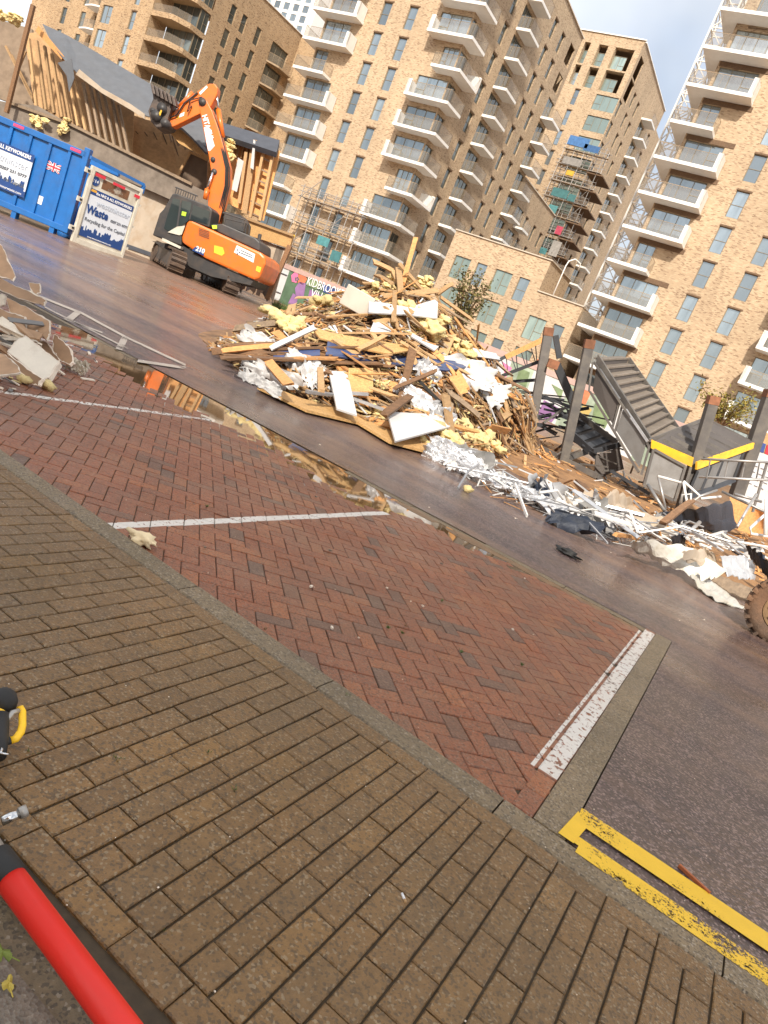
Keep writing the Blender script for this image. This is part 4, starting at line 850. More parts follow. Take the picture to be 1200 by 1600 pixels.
# the white end door, swung part open
dT = P(144, 258, 24.9); dB = P(111, 378, 24.9); dR_ = P(191, 402, 26.6); O = Vector((dT.x, dT.y, dB.z)); DX = Vector((dR_.x - O.x, dR_.y - O.y, 0)); DW = DX.length; DX.normalize(); DH = dT.z - dB.z; DN = DX.cross(Vector((0, 0, 1)))
if DN.dot(EYE - O) < 0: DN = -DN
def D(fx, fy, off=0): return O + DX * (fx * DW) + Vector((0, 0, (1 - fy) * DH)) + DN * off
def dbox(name, m, x0, y0, x1, y1, o0, o1, par=None, bevel=0):
    mb = MB(); mb.prism([D(x0, y0, o0), D(x1, y0, o0), D(x1, y1, o0), D(x0, y1, o0)], DN * (o1 - o0)); return mb.build(name, M[m], par or cont, bevel=bevel)
dr = dbox('end_door', 'dirty_white', 0, 0, 1, 1, -.06, 0)
for a in ((0, 0, .07, 1), (.95, 0, 1, 1), (.07, 0, .95, .05), (.07, .92, .95, 1)): dbox('door_frame', 'dirty_white', *a, 0, .06, dr, .01)
for y in (.08, .45, .82):
    dbox('hinge', 'dirty_white', -.1, y - .03, .01, y + .03, -.02, .05, dr); dbox('hinge_pin', 'black', -.06, y - .012, -.02, y + .012, .05, .07, dr)
for y in (.2, .5, .8): dbox('latch', 'dirty_white', .985, y, 1.05, y + .03, -.02, .04, dr)
po = dbox('poster', 'poster', .1, .26, .93, .88, .002, .012, dr)
dbox('poster_band', 'blue_dk', .1, .26, .93, .335, .012, .018, po); dbox('poster_band', 'blue_dk', .1, .83, .93, .88, .012, .018, po)
skyline(po, .1 * DW, .93 * DW, 0, 0, .24, lambda x, y: D(x / DW, .83, .013), DN * .005)
td = lambda s, x, y, size, m, par=po, b=0, al='LEFT', w=None: text(s, D(x, y, .021), DX, (0, 0, 1), size, M[m], par, align=al, bold=b, width=w)
td('the NHS & ALL KEYWORKERS', .2, .318, .13, 'print_white', b=.003, w=.7 * DW); td('westminster', .25, .445, .28, 'pale_print', w=.66 * DW); td('Waste', .11, .57, .38, 'blue_dk', b=.014, w=.42 * DW); td('0207 231 0777', .58, .57, .12, 'ink', b=.002, w=.34 * DW)
td('Recycling for the Capital', .12, .675, .17, 'ink', w=.78 * DW); td('www.westminsterwaste.com', .25, .868, .08, 'print_white')
mb = MB(); c = D(.13, .165, .005); mb.prism([c + DX * (.15 * math.cos(a)) + Vector((0, 0, .15 * math.sin(a))) for a in [2 * math.pi * k / 24 for k in range(24)]], DN * .012); rd = mb.build('roundel', M['blue_dk'], dr)
td('114', .13, .185, .15, 'print_white', rd, al='CENTER')
M['rust_smear'] = worn_paint('rust_smear', (.2, .09, .04), .5)
dbox('rust_smear', 'rust_smear', .26, .1, .78, .22, .002, .006, dr)
for a in ((.08, .06, .27, .1), (.42, .075, .66, .11), (.86, .1, .97, .14)): dbox('warning_strip', 'red_print', *a, .062, .066, dr)
dbox('amber_swoosh', 'amber', .1, .27, .2, .3, .0185, .02, po)
mb = MB(); mb.bar(D(-.06, -.08), D(1, -.06), .1, .1); mb.bar(D(1, -.06), D(1, .05), .1, .1); mb.build('end_header', M['blue'], cont)

# ------------------------------------------------------------------ the excavator
M['orange'] = mat('orange_machine_paint', (.78, .16, .012), .38, .1, 2, objvar=.03, bmp=.002, dirt=(.3, .12, .05), dirtamt=.6, coat=.25)
M['char'] = mat('charcoal_machine_paint', (.045, .042, .042), .5, .2, 3, bmp=.003, dirt=(.12, .085, .06), dirtamt=.5); M['mudsteel'] = mat('muddy_track_steel', (.085, .058, .042), .65, .4, 9, bmp=.01, dirt=(.2, .12, .07), dirtamt=.6)
M['chrome'] = mat('bright_ram_rod', (.7, .7, .7), .15, .05, 2, metal=1, bmp=0); M['grab'] = mat('worn_grab_steel', (.1, .08, .07), .5, .4, 8, metal=.5, bmp=.01, dirt=(.2, .13, .09), dirtamt=.5); M['cabglass'] = glass_mat('cab_glass', (.06, .075, .07), .05, .2); M['hivis'] = mat('lime_sticker', (.45, .7, .04), .5, .1, 3, bmp=0); M['ygold'] = mat('yellow_print', (.85, .5, .03), .5, .1, 3, bmp=0)
exc = empty('excavator', L(-8.3, 32.3, .68), 'orange tracked excavator, boom raised, tearing at the school roof', 'excavator')
ze = lambda x, y: (200 + x / 4.32, 110 + y / 4.32)
def epl(name, m, pts, d, t, par=exc, bevel=0, z=True):
    mb = MB(); mb.ppx([ze(*q) if z else q for q in pts], d, t); return mb.build(name, M[m], par, bevel=bevel)
uc = empty('tracks_placeholder', (0, 0, 0), None, None); bpy.data.objects.remove(uc)
ud = (R0 * -.55 + F0 * .83).normalized(); us_ = Vector((ud.y, -ud.x, 0))
zt0 = .565
def track(near, z):
    c = near + ud * 2.2; mb = MB(); Lh, r = 1.75, .43
    path = []
    for k in range(13): a = -math.pi / 2 + math.pi * k / 12; path.append((Lh + r * math.cos(a), r + r * math.sin(a)))
    for k in range(13): a = math.pi / 2 + math.pi * k / 12; path.append((-Lh + r * math.cos(a), r + r * math.sin(a)))
    pt = lambda s, zz, w: c + ud * s + us_ * w + Vector((0, 0, z + zz))
    n = len(path); vs = [pt(s, zz, w) for s, zz in path for w in (-.3, .3)]
    mb.add(vs, [(2 * i, 2 * ((i + 1) % n), 2 * ((i + 1) % n) + 1, 2 * i + 1) for i in range(n)])
    to = mb.build('track', M['mudsteel'], exc)
    fb_ = MB(); fb_.prism([pt(s * .9, .1 + zz * .75 + .05, -.2) for s, zz in path], us_ * .4); fb_.build('track_frame', M['char'], to)
    # shoes
    per = []; tot = 0
    for i in range(n):
        a = Vector(path[i]); b = Vector(path[(i + 1) % n]); per.append((tot, a, b)); tot += (b - a).length
    sh = MB(); sh.box((0, 0, 0), (.62, .14, .05)); sh.box((0, .03, .045), (.62, .02, .05)); sme = bpy.data.meshes.new('track_shoe'); sme.from_pydata(sh.v, [], sh.f); sme.materials.append(M['mudsteel'])
    N = 52
    for k in range(N):
        t_ = tot * k / N
        for (s0, a, b) in per:
            if s0 <= t_ < s0 + (b - a).length + 1e-6:
                q = a.lerp(b, (t_ - s0) / max(1e-6, (b - a).length)); tg = (b - a).normalized(); break
        no = Vector((tg[1], -tg[0])); y3 = ud * tg[0] + Vector((0, 0, tg[1])); z3 = ud * no[0] + Vector((0, 0, no[1])); x3 = y3.cross(z3)
        m = Matrix((x3, y3, z3)).transposed().to_4x4(); m.translation = pt(q[0], q[1], 0) - exc.location + z3 * .02
        o = bpy.data.objects.new('track_shoe', sme); C.objects.link(o); o.parent = to; o.matrix_local = m @ Matrix.Identity(4); o.location -= to.location
    for s in (-Lh, Lh):
        w = MB(); w.tube([pt(s, r, -.24), pt(s, r, .24)], .34, 16); w.build('drive_wheel' if s < 0 else 'idler_wheel', M['mudsteel'], to)
    for k in range(7):
        w = MB(); w.tube([pt(-1.35 + k * .45, .16, -.22), pt(-1.35 + k * .45, .16, .22)], .1, 10); w.build('track_roller', M['mudsteel'], to)
n1 = P(276, 418, 30); n1.z = 0; n2 = P(361, 456, 31.2); n2.z = 0
track(n1, zt0); track(n2, zt0)
mb = MB(); cc = (n1 + n2) / 2 + ud * 2.2; mb.box((cc.x, cc.y, zt0 + .62), (1.9, 1.9, .5), Matrix.Rotation(math.atan2(ud.y, ud.x), 3, 'Z')); mb.tube([(cc.x, cc.y, zt0 + .85), (cc.x, cc.y, zt0 + 1.15)], .65, 24); mb.build('undercarriage', M['char'], exc)
epl('swing_frame', 'char', [(205, 1160), (365, 1180), (525, 1275), (850, 1418), (825, 1450), (560, 1390), (380, 1310), (330, 1250), (160, 1150)], 31.1, 2.5)
body = epl('engine_housing', 'orange', [(400, 1012), (432, 1012), (560, 1072), (620, 1100), (895, 1228), (928, 1262), (927, 1310), (885, 1405), (850, 1413), (520, 1268), (362, 1160), (362, 1120)], 30.95, 2.7, bevel=.09)
epl('engine_cover', 'char', [(540, 1035), (640, 1035), (860, 1130), (890, 1160), (888, 1222), (620, 1096), (560, 1070)], 31.3, 2.0, bevel=.05)
cab = epl('cab', 'char', [(300, 832), (330, 832), (548, 915), (568, 945), (548, 1060), (400, 1008), (362, 1100), (360, 1180), (165, 1112), (175, 1080), (212, 965), (240, 935)], 30.95, 1.05, bevel=.04)
epl('window', 'cabglass', [(305, 862), (430, 893), (408, 1015), (350, 1055), (268, 1085), (243, 1065), (262, 990)], 30.93, .02, cab); epl('window', 'cabglass', [(442, 908), (552, 952), (538, 1040), (420, 1005)], 30.93, .02, cab)
epl('door_pillar', 'char', [(352, 872), (364, 875), (338, 1058), (326, 1062)], 30.91, .02, cab); epl('cab_skirt', 'dirty_white', [(268, 1092), (330, 1055), (385, 1048), (362, 1108), (345, 1112)], 30.9, .04, cab)
epl('sticker', 'hivis', [(365, 950), (395, 958), (388, 985), (360, 978)], 30.9, .01, cab); epl('sticker', 'hivis', [(565, 1045), (600, 1045), (600, 1068), (572, 1070)], 31.1, .03, cab)
gd = MB()
for k in range(9): q = ze(330 + k * 16, 792 + k * 6.5); gd.tube([P(q[0], q[1], 31), P(q[0], q[1], 31.9)], .025, 5); gd.tube([P(q[0], q[1], 31), P(q[0] - 3, q[1] + 11, 31)], .02, 5)
for d in (31, 31.45, 31.9): a = ze(322, 788); b = ze(470, 848); gd.tube([P(*a, d), P(*b, d)], .03, 6)
gd.build('roof_guard', M['char'], cab)
for pts, r in (([(655, 1040), (660, 1000), (780, 1030), (775, 1085)], .025), ([(790, 1110), (800, 1035), (820, 1040), (815, 1120)], .025), ([(640, 960), (720, 985), (790, 1010)], .03)):
    mb = MB(); mb.tube([P(*ze(*q), 31.5) for q in pts], r, 6); mb.build('handrail', M['char'], exc)
mb = MB(); mb.tube([P(*ze(880, 1160), 32), P(*ze(892, 1105), 32)], .08, 8); mb.build('exhaust', M['char'], exc)
epl('engine_block', 'char', [(640, 950), (760, 975), (790, 1030), (780, 1090), (650, 1045)], 32.2, 1.0)
epl('step', 'dirty_white', [(232, 1130), (358, 1190), (352, 1205), (228, 1148)], 30.7, .3)
sg = epl('makers_panel', 'print_white', [(735, 1180), (858, 1240), (846, 1298), (715, 1228)], 30.935, .012); 
for q in ((735, 1205), (748, 1222), (735, 1232)):
    mb = MB(); a = ze(*q); mb.ppx([(a[0], a[1]), (a[0] + 2.2, a[1] + 1), (a[0] + 1.6, a[1] + 3), (a[0] - .4, a[1] + 2)], 30.925, .006); mb.build('emblem', M['ink'], sg)
for y0, y1 in ((1213, 1262), (1232, 1275)):
    mb = MB(); a = ze(762, y0); b = ze(838, y1 - 12); mb.bar(P(*a, 30.925), P(*b, 30.925), .03, .008, F0); mb.build('print_line', M['ink'], sg)
epl('warning_decal', 'ygold', [(582, 1180), (640, 1195), (652, 1235), (632, 1252), (580, 1230)], 30.935, .012); epl('tail_lamp', 'ygold', [(870, 1320), (900, 1330), (890, 1365), (862, 1350)], 30.935, .012)
epl('model_decal', 'blue_dk', [(432, 1215), (452, 1190), (518, 1215), (510, 1250)], 30.935, .01)
text('210', P(*ze(455, 1213), 30.92), (P(*ze(510, 1236), 30.92) - P(*ze(455, 1213), 30.92)), (0, 0, 1), .26, M['print_white'], exc, bold=.01)
for k in range(5): a = ze(478, 1065 + k * 11); b = ze(548, 1090 + k * 11); mb = MB(); mb.bar(P(*a, 30.93), P(*b, 30.93), .025, .02, F0); mb.build('vent_slat', M['rust'], exc)
boom = epl('boom', 'orange', [(487, 190), (482, 262), (512, 420), (545, 580), (562, 690), (548, 800), (538, 880), (548, 1030), (612, 1030), (645, 910), (678, 790), (684, 660), (660, 560), (612, 400), (566, 270), (530, 200)], 32.0, .5, bevel=.03)
epl('boom_banner', 'print_white', [(512, 385), (545, 375), (585, 510), (552, 545), (540, 540)], 31.985, .012, boom)
a, b = P(*ze(500, 305), 31.98), P(*ze(520, 375), 31.98); text('HITACHI', a, b - a, R0, .3, M['print_white'], boom, bold=.012, width=.95)
for q, r in (((572, 600), .1), ((580, 682), .12), ((500, 210), .16)):
    mb = MB(); c = P(*ze(*q), 31.95); mb.tube([c, c + F0 * .62], r, 12); mb.build('pivot_pin', M['char'], boom, True)
arm = epl('stick', 'orange', [(545, 88), (585, 90), (605, 118), (600, 160), (560, 240), (500, 285), (310, 378), (245, 388), (228, 372), (300, 285), (430, 168)], 32.05, .42, bevel=.03)
epl('stick_decal', 'print_white', [(350, 295), (382, 280), (376, 306), (345, 318)], 32.035, .012, arm); epl('stick_decal', 'ygold', [(330, 312), (348, 304), (346, 322), (326, 330)], 32.035, .012, arm); epl('stick_decal', 'print_white', [(480, 150), (530, 102), (538, 115), (488, 165)], 32.035, .012, arm)
def ram(a, b, c, par, d):
    mb = MB(); mb.tube([P(*ze(*a), d), P(*ze(*b), d)], .1, 10); o = mb.build('ram', M['orange'], par, True); mb = MB(); mb.tube([P(*ze(*b), d), P(*ze(*c), d)], .05, 8); mb.build('ram_rod', M['chrome'], o, True)
ram((640, 450), (610, 265), (597, 150), boom, 32.25); ram((520, 870), (535, 800), (572, 690), boom, 31.85); ram((440, 150), (350, 245), (280, 315), arm, 32.25)
for off in (0, 10, 20, 32):
    mb = MB(); mb.tube([P(*ze(590 + off, 1020), 32.1), P(*ze(622 + off, 910), 32.0), P(*ze(655 + off * .9, 780), 31.95), P(*ze(660 + off * .8, 660), 31.95), P(*ze(638 + off * .7, 560), 32), P(*ze(588 + off * .8, 390), 32.1), P(*ze(545 + off, 290), 32.2)], .025, 6); mb.build('hose', M['black'], boom, True)
mb = MB(); mb.tube([P(*ze(430, 240), 32), P(*ze(400, 280), 31.9), P(*ze(420, 200), 31.95), P(*ze(500, 180), 32)], .025, 6); mb.build('hose', M['black'], arm, True)
mb = MB(); mb.tube([P(*ze(470, 150), 32), P(*ze(380, 220), 31.98), P(*ze(330, 300), 31.95), P(*ze(260, 330), 32)], .03, 6); mb.build('hose', M['black'], arm, True)
grab = epl('bucket', 'grab', [(160, 105), (215, 118), (262, 150), (296, 190), (290, 262), (268, 330), (250, 385), (190, 388), (150, 340), (134, 270), (168, 190)], 31.8, .9, bevel=.05)
for k in range(6):
    x = 150 + k * 28; y = 85 + k * 16; mb = MB(); a = ze(x, y); b = ze(x + 22, y + 70); mb.ppx([(a[0], a[1]), (a[0] + 4.5, a[1] + 2.5), (b[0] + 3, b[1] + 2), (b[0] - 2, b[1])], 31.6, .35); mb.build('tooth', M['grab'], grab, bevel=.02)
for q, r in (((185, 300), .22), ((225, 250), .2), ((245, 350), .17), ((165, 270), .12)):
    mb = MB(); c = P(*ze(*q), 31.65); mb.tube([c, c + F0 * .9], r, 12); mb.build('linkage_pin', M['char'], grab, True)
epl('sticker', 'ygold', [(208, 290), (222, 265), (230, 272), (216, 308)], 31.6, .02, grab)
# ------------------------------------------------------------------ printed hoardings behind the rubble
M['hb_green'] = mat('green_print', (.08, .14, .08), .5, .5, 1.2, objvar=0, bmp=0); M['hb_purple'] = mat('purple_print', (.24, .12, .27), .5, .3, 1.5, objvar=0, bmp=0); M['hb_orange'] = mat('coral_print', (.6, .16, .07), .5, .3, 2, objvar=0, bmp=0); M['hb_blue'] = mat('deep_blue_print', (.03, .06, .2), .5, .6, 1.5, objvar=0, bmp=0); M['hb_pink'] = mat('pink_flower_print', (.7, .16, .32), .5, .2, 2, objvar=0, bmp=0); M['hb_lime'] = mat('lime_print', (.17, .23, .11), .5, .4, 2, objvar=0, bmp=0); M['hb_yellow'] = mat('yellow_flower_print', (.45, .32, .1), .5, .3, 2, objvar=0, bmp=0)
M['pinkgrey'] = mat('pinkish_hoarding_rail', (.45, .3, .26), .7, .15, 2, objvar=0)
hb = empty('hoarding', L(-4.5, 40, 1), 'printed site hoarding with flowers and large white lettering, left of the rubble heap', 'hoarding')
def hplate(par, name, m, pts, d, t=.03): mb = MB(); mb.ppx(pts, d, t); return mb.build(name, M[m], par)
hplate(hb, 'panel', 'white_board', [(438, 416), (453, 421), (436, 470), (421, 466)], 40, .08)
hplate(hb, 'panel', 'hb_green', [(453, 421), (480, 432), (463, 484), (436, 472)], 40, .08); hplate(hb, 'panel', 'hb_green', [(480, 432), (548, 460), (530, 512), (463, 484)], 40, .08)
hplate(hb, 'top_rail', 'pinkgrey', [(440, 409), (560, 458), (558, 465), (438, 416)], 39.95, .1)
for pts, m in (([(468, 440), (478, 443), (474, 466), (462, 462), (461, 450)], 'hb_purple'), ([(455, 430), (462, 424), (467, 430), (463, 442), (456, 440)], 'hb_pink'), ([(466, 429), (474, 428), (480, 436), (474, 446), (465, 441)], 'hb_orange'), ([(503, 441), (525, 450), (547, 460), (537, 486), (520, 462), (505, 456)], 'hb_blue'), ([(484, 452), (520, 472), (512, 492), (478, 480)], 'hb_purple'), ([(482, 434), (500, 442), (494, 452), (480, 446)], 'hb_lime'), ([(458, 458), (466, 464), (462, 478), (450, 474)], 'hb_purple')):
    hplate(hb, 'flower_print', m, pts, 39.97, .02)
a, b = P(478, 444, 39.94), P(530, 464, 39.94)
text('KIDBROOKE', a, b - a, U0, .62, M['print_white'], hb, width=2.05); text('VILLAGE', P(484, 463, 39.94), b - a, U0, .62, M['print_white'], hb, width=1.5)
mb = MB(); mb.bar(P(472, 464, 39.94), P(514, 482, 39.94), .02, .03, F0); mb.build('print_line', M['print_white'], hb)
for k in range(5): a = 2 * math.pi * k / 5; mb = MB(); q = (464 + 2.4 * math.cos(a), 436 + 2.4 * math.sin(a)); mb.ppx([(q[0] - 1.2, q[1] - 1.2), (q[0] + 1.2, q[1] - 1.2), (q[0] + 1.2, q[1] + 1.2), (q[0] - 1.2, q[1] + 1.2)], 39.95, .01); mb.build('flower_heart', M['ink'], hb)
for q in ((444, 428), (434, 456)): mb = MB(); mb.bar(P(q[0] - 5, q[1] - 2, 39.98), P(q[0] + 5, q[1] + 2, 39.98), .02, .13, F0); mb.build('print_line', M['ink'], hb)
h2 = empty('hoarding', L(5.5, 38, .9), 'long painted hoarding with leaves and flowers, behind the wrecked stair posts', 'hoarding')
M['hb_pale'] = mat('pale_leaf_print', (.3, .36, .27), .5, .5, 1.4, objvar=.1, bmp=0)
pn = [('white_board', 740, 800), ('hb_pale', 800, 835), ('white_board', 835, 890), ('hb_pale', 890, 925), ('hb_pale', 925, 950), ('white_board', 950, 1010), ('hb_pale', 1010, 1070)]
for m, x0, x1 in pn: hplate(h2, 'panel', m, [(x0, 540 + (x0 - 740) * .4), (x1, 540 + (x1 - 740) * .4), (x1 - 38, 645 + (x1 - 740) * .4), (x0 - 38, 645 + (x0 - 740) * .4)], 38, .08)
hplate(h2, 'top_rail', 'pinkgrey', [(736, 528), (1075, 664), (1073, 673), (734, 537)], 37.95, .1)
for pts, m in (([(812, 575), (828, 582), (822, 605), (806, 596)], 'hb_lime'), ([(785, 565), (800, 575), (790, 590)], 'hb_pink'), ([(905, 590), (916, 600), (905, 625), (895, 610)], 'hb_yellow'), ([(910, 608), (924, 612), (915, 632), (903, 628)], 'hb_orange'), ([(912, 630), (925, 640), (915, 655), (905, 648)], 'hb_yellow'), ([(850, 625), (878, 640), (862, 660), (840, 648)], 'hb_purple'), ([(862, 600), (880, 610), (876, 625)], 'hb_lime'), ([(930, 630), (955, 650), (945, 670), (925, 655)], 'hb_lime'), ([(838, 560), (850, 566), (844, 580)], 'hb_orange')):
    hplate(h2, 'flower_print', m, pts, 37.97, .02)
h3 = empty('hoarding', L(13, 28, .7), 'white notice hoarding with rows of small print at the right edge', 'hoarding')
hplate(h3, 'panel', 'white_board', [(1172, 700), (1300, 752), (1262, 850), (1134, 800)], 28, .08); hplate(h3, 'panel', 'timber', [(1186, 672), (1310, 716), (1300, 752), (1172, 704)], 28.02, .08)
for k, (m, x) in enumerate((('hb_blue', 1187), ('red_print', 1199), ('hb_blue', 1211), ('red_print', 1223))): hplate(h3, 'colour_stripe', m, [(x, 690 + k * 4.6), (x + 10, 694 + k * 4.6), (x + 6, 708 + k * 4.6), (x - 4, 704 + k * 4.6)], 27.98, .02)
random.seed(12)
for r in range(4):
    for k in range(8):
        x = 1167 - r * 3.4 + k * 11; y = 722 + r * 9 + k * 4.4; mb = MB(); mb.bar(P(x, y, 27.98), P(x + random.uniform(3, 8), y + 2.4, 27.98), .01, .07, F0); mb.build('print_line', M['pale_print'], h3)

# ------------------------------------------------------------------ shrubs, weeds
def leaf_mat(name, a, b):
    m, p = mk(name); r = nn(m, 'ShaderNodeNewGeometry').outputs['Random Per Island']; lk(m, ramp(m, r, [(0, a), (1, b)]), p.inputs['Base Color']); p.inputs['Roughness'].default_value = .6; return m
M['leaf_olive'] = leaf_mat('olive_leaves', (.07, .075, .025), (.2, .16, .05)); M['leaf_lime'] = leaf_mat('yellowing_leaves', (.12, .12, .025), (.4, .3, .06)); M['grass'] = leaf_mat('weedy_grass', (.04, .09, .02), (.16, .2, .05))
def shrub(label, c, rx, h, n, m, seed):
    random.seed(seed); o = empty('shrub', c, label, 'shrub'); st = MB(); lf = MB()
    for k in range(16):
        a = random.uniform(0, 6.28); t = c + Vector((math.cos(a) * rx * random.uniform(.2, .9), math.sin(a) * rx * .5, h * random.uniform(.6, 1))); st.tube([c, c.lerp(t, .5) + Vector((0, 0, .1 * h)), t], [.035, .022, .008], 5)
        for j in range(n // 16):
            q = c.lerp(t, random.uniform(.3, 1.05)) + Vector((random.gauss(0, .16), random.gauss(0, .16), random.gauss(0, .16))); s = random.uniform(.05, .12); d = Vector((random.gauss(0, 1), random.gauss(0, 1), random.gauss(0, .7))).normalized(); e = d.cross(Vector((random.gauss(0, 1), random.gauss(0, 1), 1))).normalized()
            lf.add([q - d * s, q + e * s * .45, q + d * s, q - e * s * .45], [(0, 1, 2, 3)])
    st.build('stem', M['timber_dk'], o); tag(lf.build('foliage', M[m], o), kind='stuff')
shrub('olive-brown shrub behind the rubble heap, before the low brick block', P(712, 522, 36), 1.7, 3.0, 1500, 'leaf_olive', 5)
shrub('yellowing shrub behind the stair landing, under the right block', P(1125, 668, 34), 2.0, 1.7, 1300, 'leaf_lime', 6)
mb = MB(); random.seed(4)
for k in range(900):
    q = P(random.uniform(428, 500), 0, 36); x = random.uniform(0, 1); a = P(428 + 72 * x, 470 + 38 * x, 35.5 + random.random()); a.z = zg(a.x, a.y); hgt = random.uniform(.15, .6); dx = Vector((random.gauss(0, .12), random.gauss(0, .12), hgt)); mb.add([a, a + Vector((.03, 0, 0)), a + dx], [(0, 1, 2)])
tag(mb.build('weeds', M['grass']), kind='stuff')

# ------------------------------------------------------------------ the rubble heap
def lerpt(t, x):
    if x <= t[0][0]: return t[0][1]
    for (a, va), (b, vb) in zip(t[:-1], t[1:]):
        if x <= b: return va + (vb - va) * (x - a) / (b - a)
    return t[-1][1]
HS = [(-5.2, 0), (-4.4, .35), (-3.4, 1.15), (-2.5, 1.75), (-1.9, 2.3), (-1.3, 2.5), (-.7, 2.3), (.33, 1.85), (1.45, 1.35), (2.5, .85), (3.4, .2), (3.9, 0)]
DF = [(-5.2, 14.4), (-4.2, 13.3), (-2.7, 12.1), (.2, 12.3), (1.2, 13.8), (3.1, 18.5), (3.9, 19.5)]
def heap(lat, d):
    q = R0 * lat + F0 * d; g = zg(q.x, q.y); df = lerpt(DF, lat); dc = max(16.6, df + 1.0); hs = lerpt(HS, lat)
    if d < df: k = 0
    elif d < dc: t = (d - df) / (dc - df); k = t ** .95
    else: t = min(1, (d - dc) / 3.8); k = 1 - t * t * (3 - 2 * t)
    return g + hs * k * (1 + .0) + (.16 * mnoise.noise((lat * 1.1, d * 1.1, 7)) + .07 * mnoise.noise((lat * 3, d * 3, 2))) * min(1, hs) * min(1, 3 * k)
def HP(px, py, lift=.06):
    v = ray(px, py); v = v / v.dot(F0); d = 10.5
    while d < 21:
        q = EYE + v * d; z = heap(q.dot(R0) - EYE.dot(R0), d)
        if q.z < z + lift: return q
        d += .03
    q = G(px, py, lift)
    return q if 10 < q.dot(F0) < 17 else EYE + v * 16.8
M['heapcore'] = mat('packed_rubble', (.2, .11, .055), .9, .6, 3.5, objvar=0, bmp=.05, bscale=9, dirt=(.06, .035, .022), dirtamt=.7)
mb = MB(); nx, ny = 64, 60
for j in range(ny + 1):
    for i in range(nx + 1):
        la = -5.3 + 9.4 * i / nx; d = 11.2 + 10.5 * j / ny; q = L(la, d, heap(la, d) - .04); mb.v.append(q)
for j in range(ny):
    for i in range(nx): a = j * (nx + 1) + i; mb.f.append((a, a + 1, a + nx + 2, a + nx + 1)); mb.m.append(0)
tag(mb.build('rubble', M['heapcore']), kind='stuff')
def hnorm(lat, d):
    e = .25; gx = (heap(lat + e, d) - heap(lat - e, d)) / (2 * e); gy = (heap(lat, d + e) - heap(lat, d - e)) / (2 * e); return (Vector((0, 0, 1)) - R0 * gx - F0 * gy).normalized()
def hspot(front=True):
    while True:
        la = random.uniform(-4.1, 3.3); d = random.uniform(lerpt(DF, la) - .1, 17.6)
        if lerpt(HS, la) > .1 and (la < 1.3 or random.random() < .45): return la, d
GT = 'broken timbers in the rubble heap'
TL = {'timber': 'pale splintered timber lying in the rubble heap', 'timber_or': 'orange-brown split timber lying in the rubble heap', 'timber_dk': 'dark weathered plank lying in the rubble heap', 'timber_gy': 'dull grey-brown batten lying in the rubble heap'}
def plank(a, b, w, h, m, up, label=None, group=GT, tap=1.0):
    mb = MB(); a = Vector(a); b = Vector(b); n = 3; off = up * random.uniform(-.02, .03)
    d = (b - a)
    # a split board: ragged ends, a little bow
    x = d.normalized().cross(up).normalized(); y = x.cross(d.normalized()); vs = []
    for i in range(n + 1):
        t = i / n; c = a + d * t + off * math.sin(math.pi * t); ww = w * (1 + random.uniform(-.08, .08)) * (1 - (1 - tap) * t)
        for sx, sy_ in ((-1, -1), (1, -1), (1, 1), (-1, 1)):
            e = d.normalized() * (random.uniform(-.09, .09) if i in (0, n) else 0); vs.append(c + e + x * (sx * ww / 2) + y * (sy_ * h / 2))
    fs = [(0, 1, 2, 3), (4 * n + 3, 4 * n + 2, 4 * n + 1, 4 * n)]
    for i in range(n):
        for k in range(4): fs.append((4 * i + k, 4 * i + (k + 1) % 4, 4 * i + 4 + (k + 1) % 4, 4 * i + 4 + k))
    mb.add(vs, fs); return mb.solo('timber', M[m], label or TL[m], 'timber', group)
random.seed(21)
for i in range(265):
    la, d = hspot(); n = hnorm(la, d); c = L(la, d, heap(la, d)) + n * random.uniform(.0, .2)
    t = (R0 - n * R0.dot(n)).normalized(); s = n.cross(t); a = random.gauss(0, .5) if random.random() < .75 else random.uniform(-1.5, 1.5)
    dr_ = (t * math.cos(a) + s * math.sin(a) + n * random.gauss(0, .16)).normalized(); ln = random.choice([.5, .7, .9, 1.1, 1.5, 2.0]) * random.uniform(.7, 1.2)
    if la < -2.6 and c.z - zg(c.x, c.y) < 1.0: ln *= 1.25; c = c + R0 * ln * .3; dr_ = (t + n * random.gauss(0, .06) + s * random.gauss(0, .12)).normalized()
    m = random.choices(['timber', 'timber_or', 'timber_dk', 'timber_gy'], [6.5, 3, 2, 1.6])[0]
    wd = random.choice([.05, .07, .1, .14, .2]); up_z = c.z - zg(c.x, c.y)
    zone = ('near the top of the rubble heap' if up_z > 1.7 else ('on the upper ' if up_z > 1.0 else ('half way up the ' if up_z > .5 else 'at the foot of the ')) + ('left shoulder' if la < -2.7 else 'left front' if la < -1.5 else 'middle front' if la < -.3 else 'right front' if la < 1 else 'right slope') + ' of the rubble heap')
    lb = ('short ' if ln < .75 else 'long ' if ln > 1.3 else '') + {'timber': 'pale ', 'timber_or': 'orange-brown ', 'timber_dk': 'dark weathered ', 'timber_gy': 'dull grey-brown '}[m] + ('batten ' if wd < .08 else 'wide board ' if wd > .15 else 'timber ') + zone
    plank(c - dr_ * ln / 2, c + dr_ * ln / 2, wd, random.choice([.02, .03, .045]), m, (n + Vector((random.gauss(0, .3), random.gauss(0, .3), random.gauss(0, .3)))).normalized(), lb, GT, tap=random.choice([1, 1, .8, .5]))
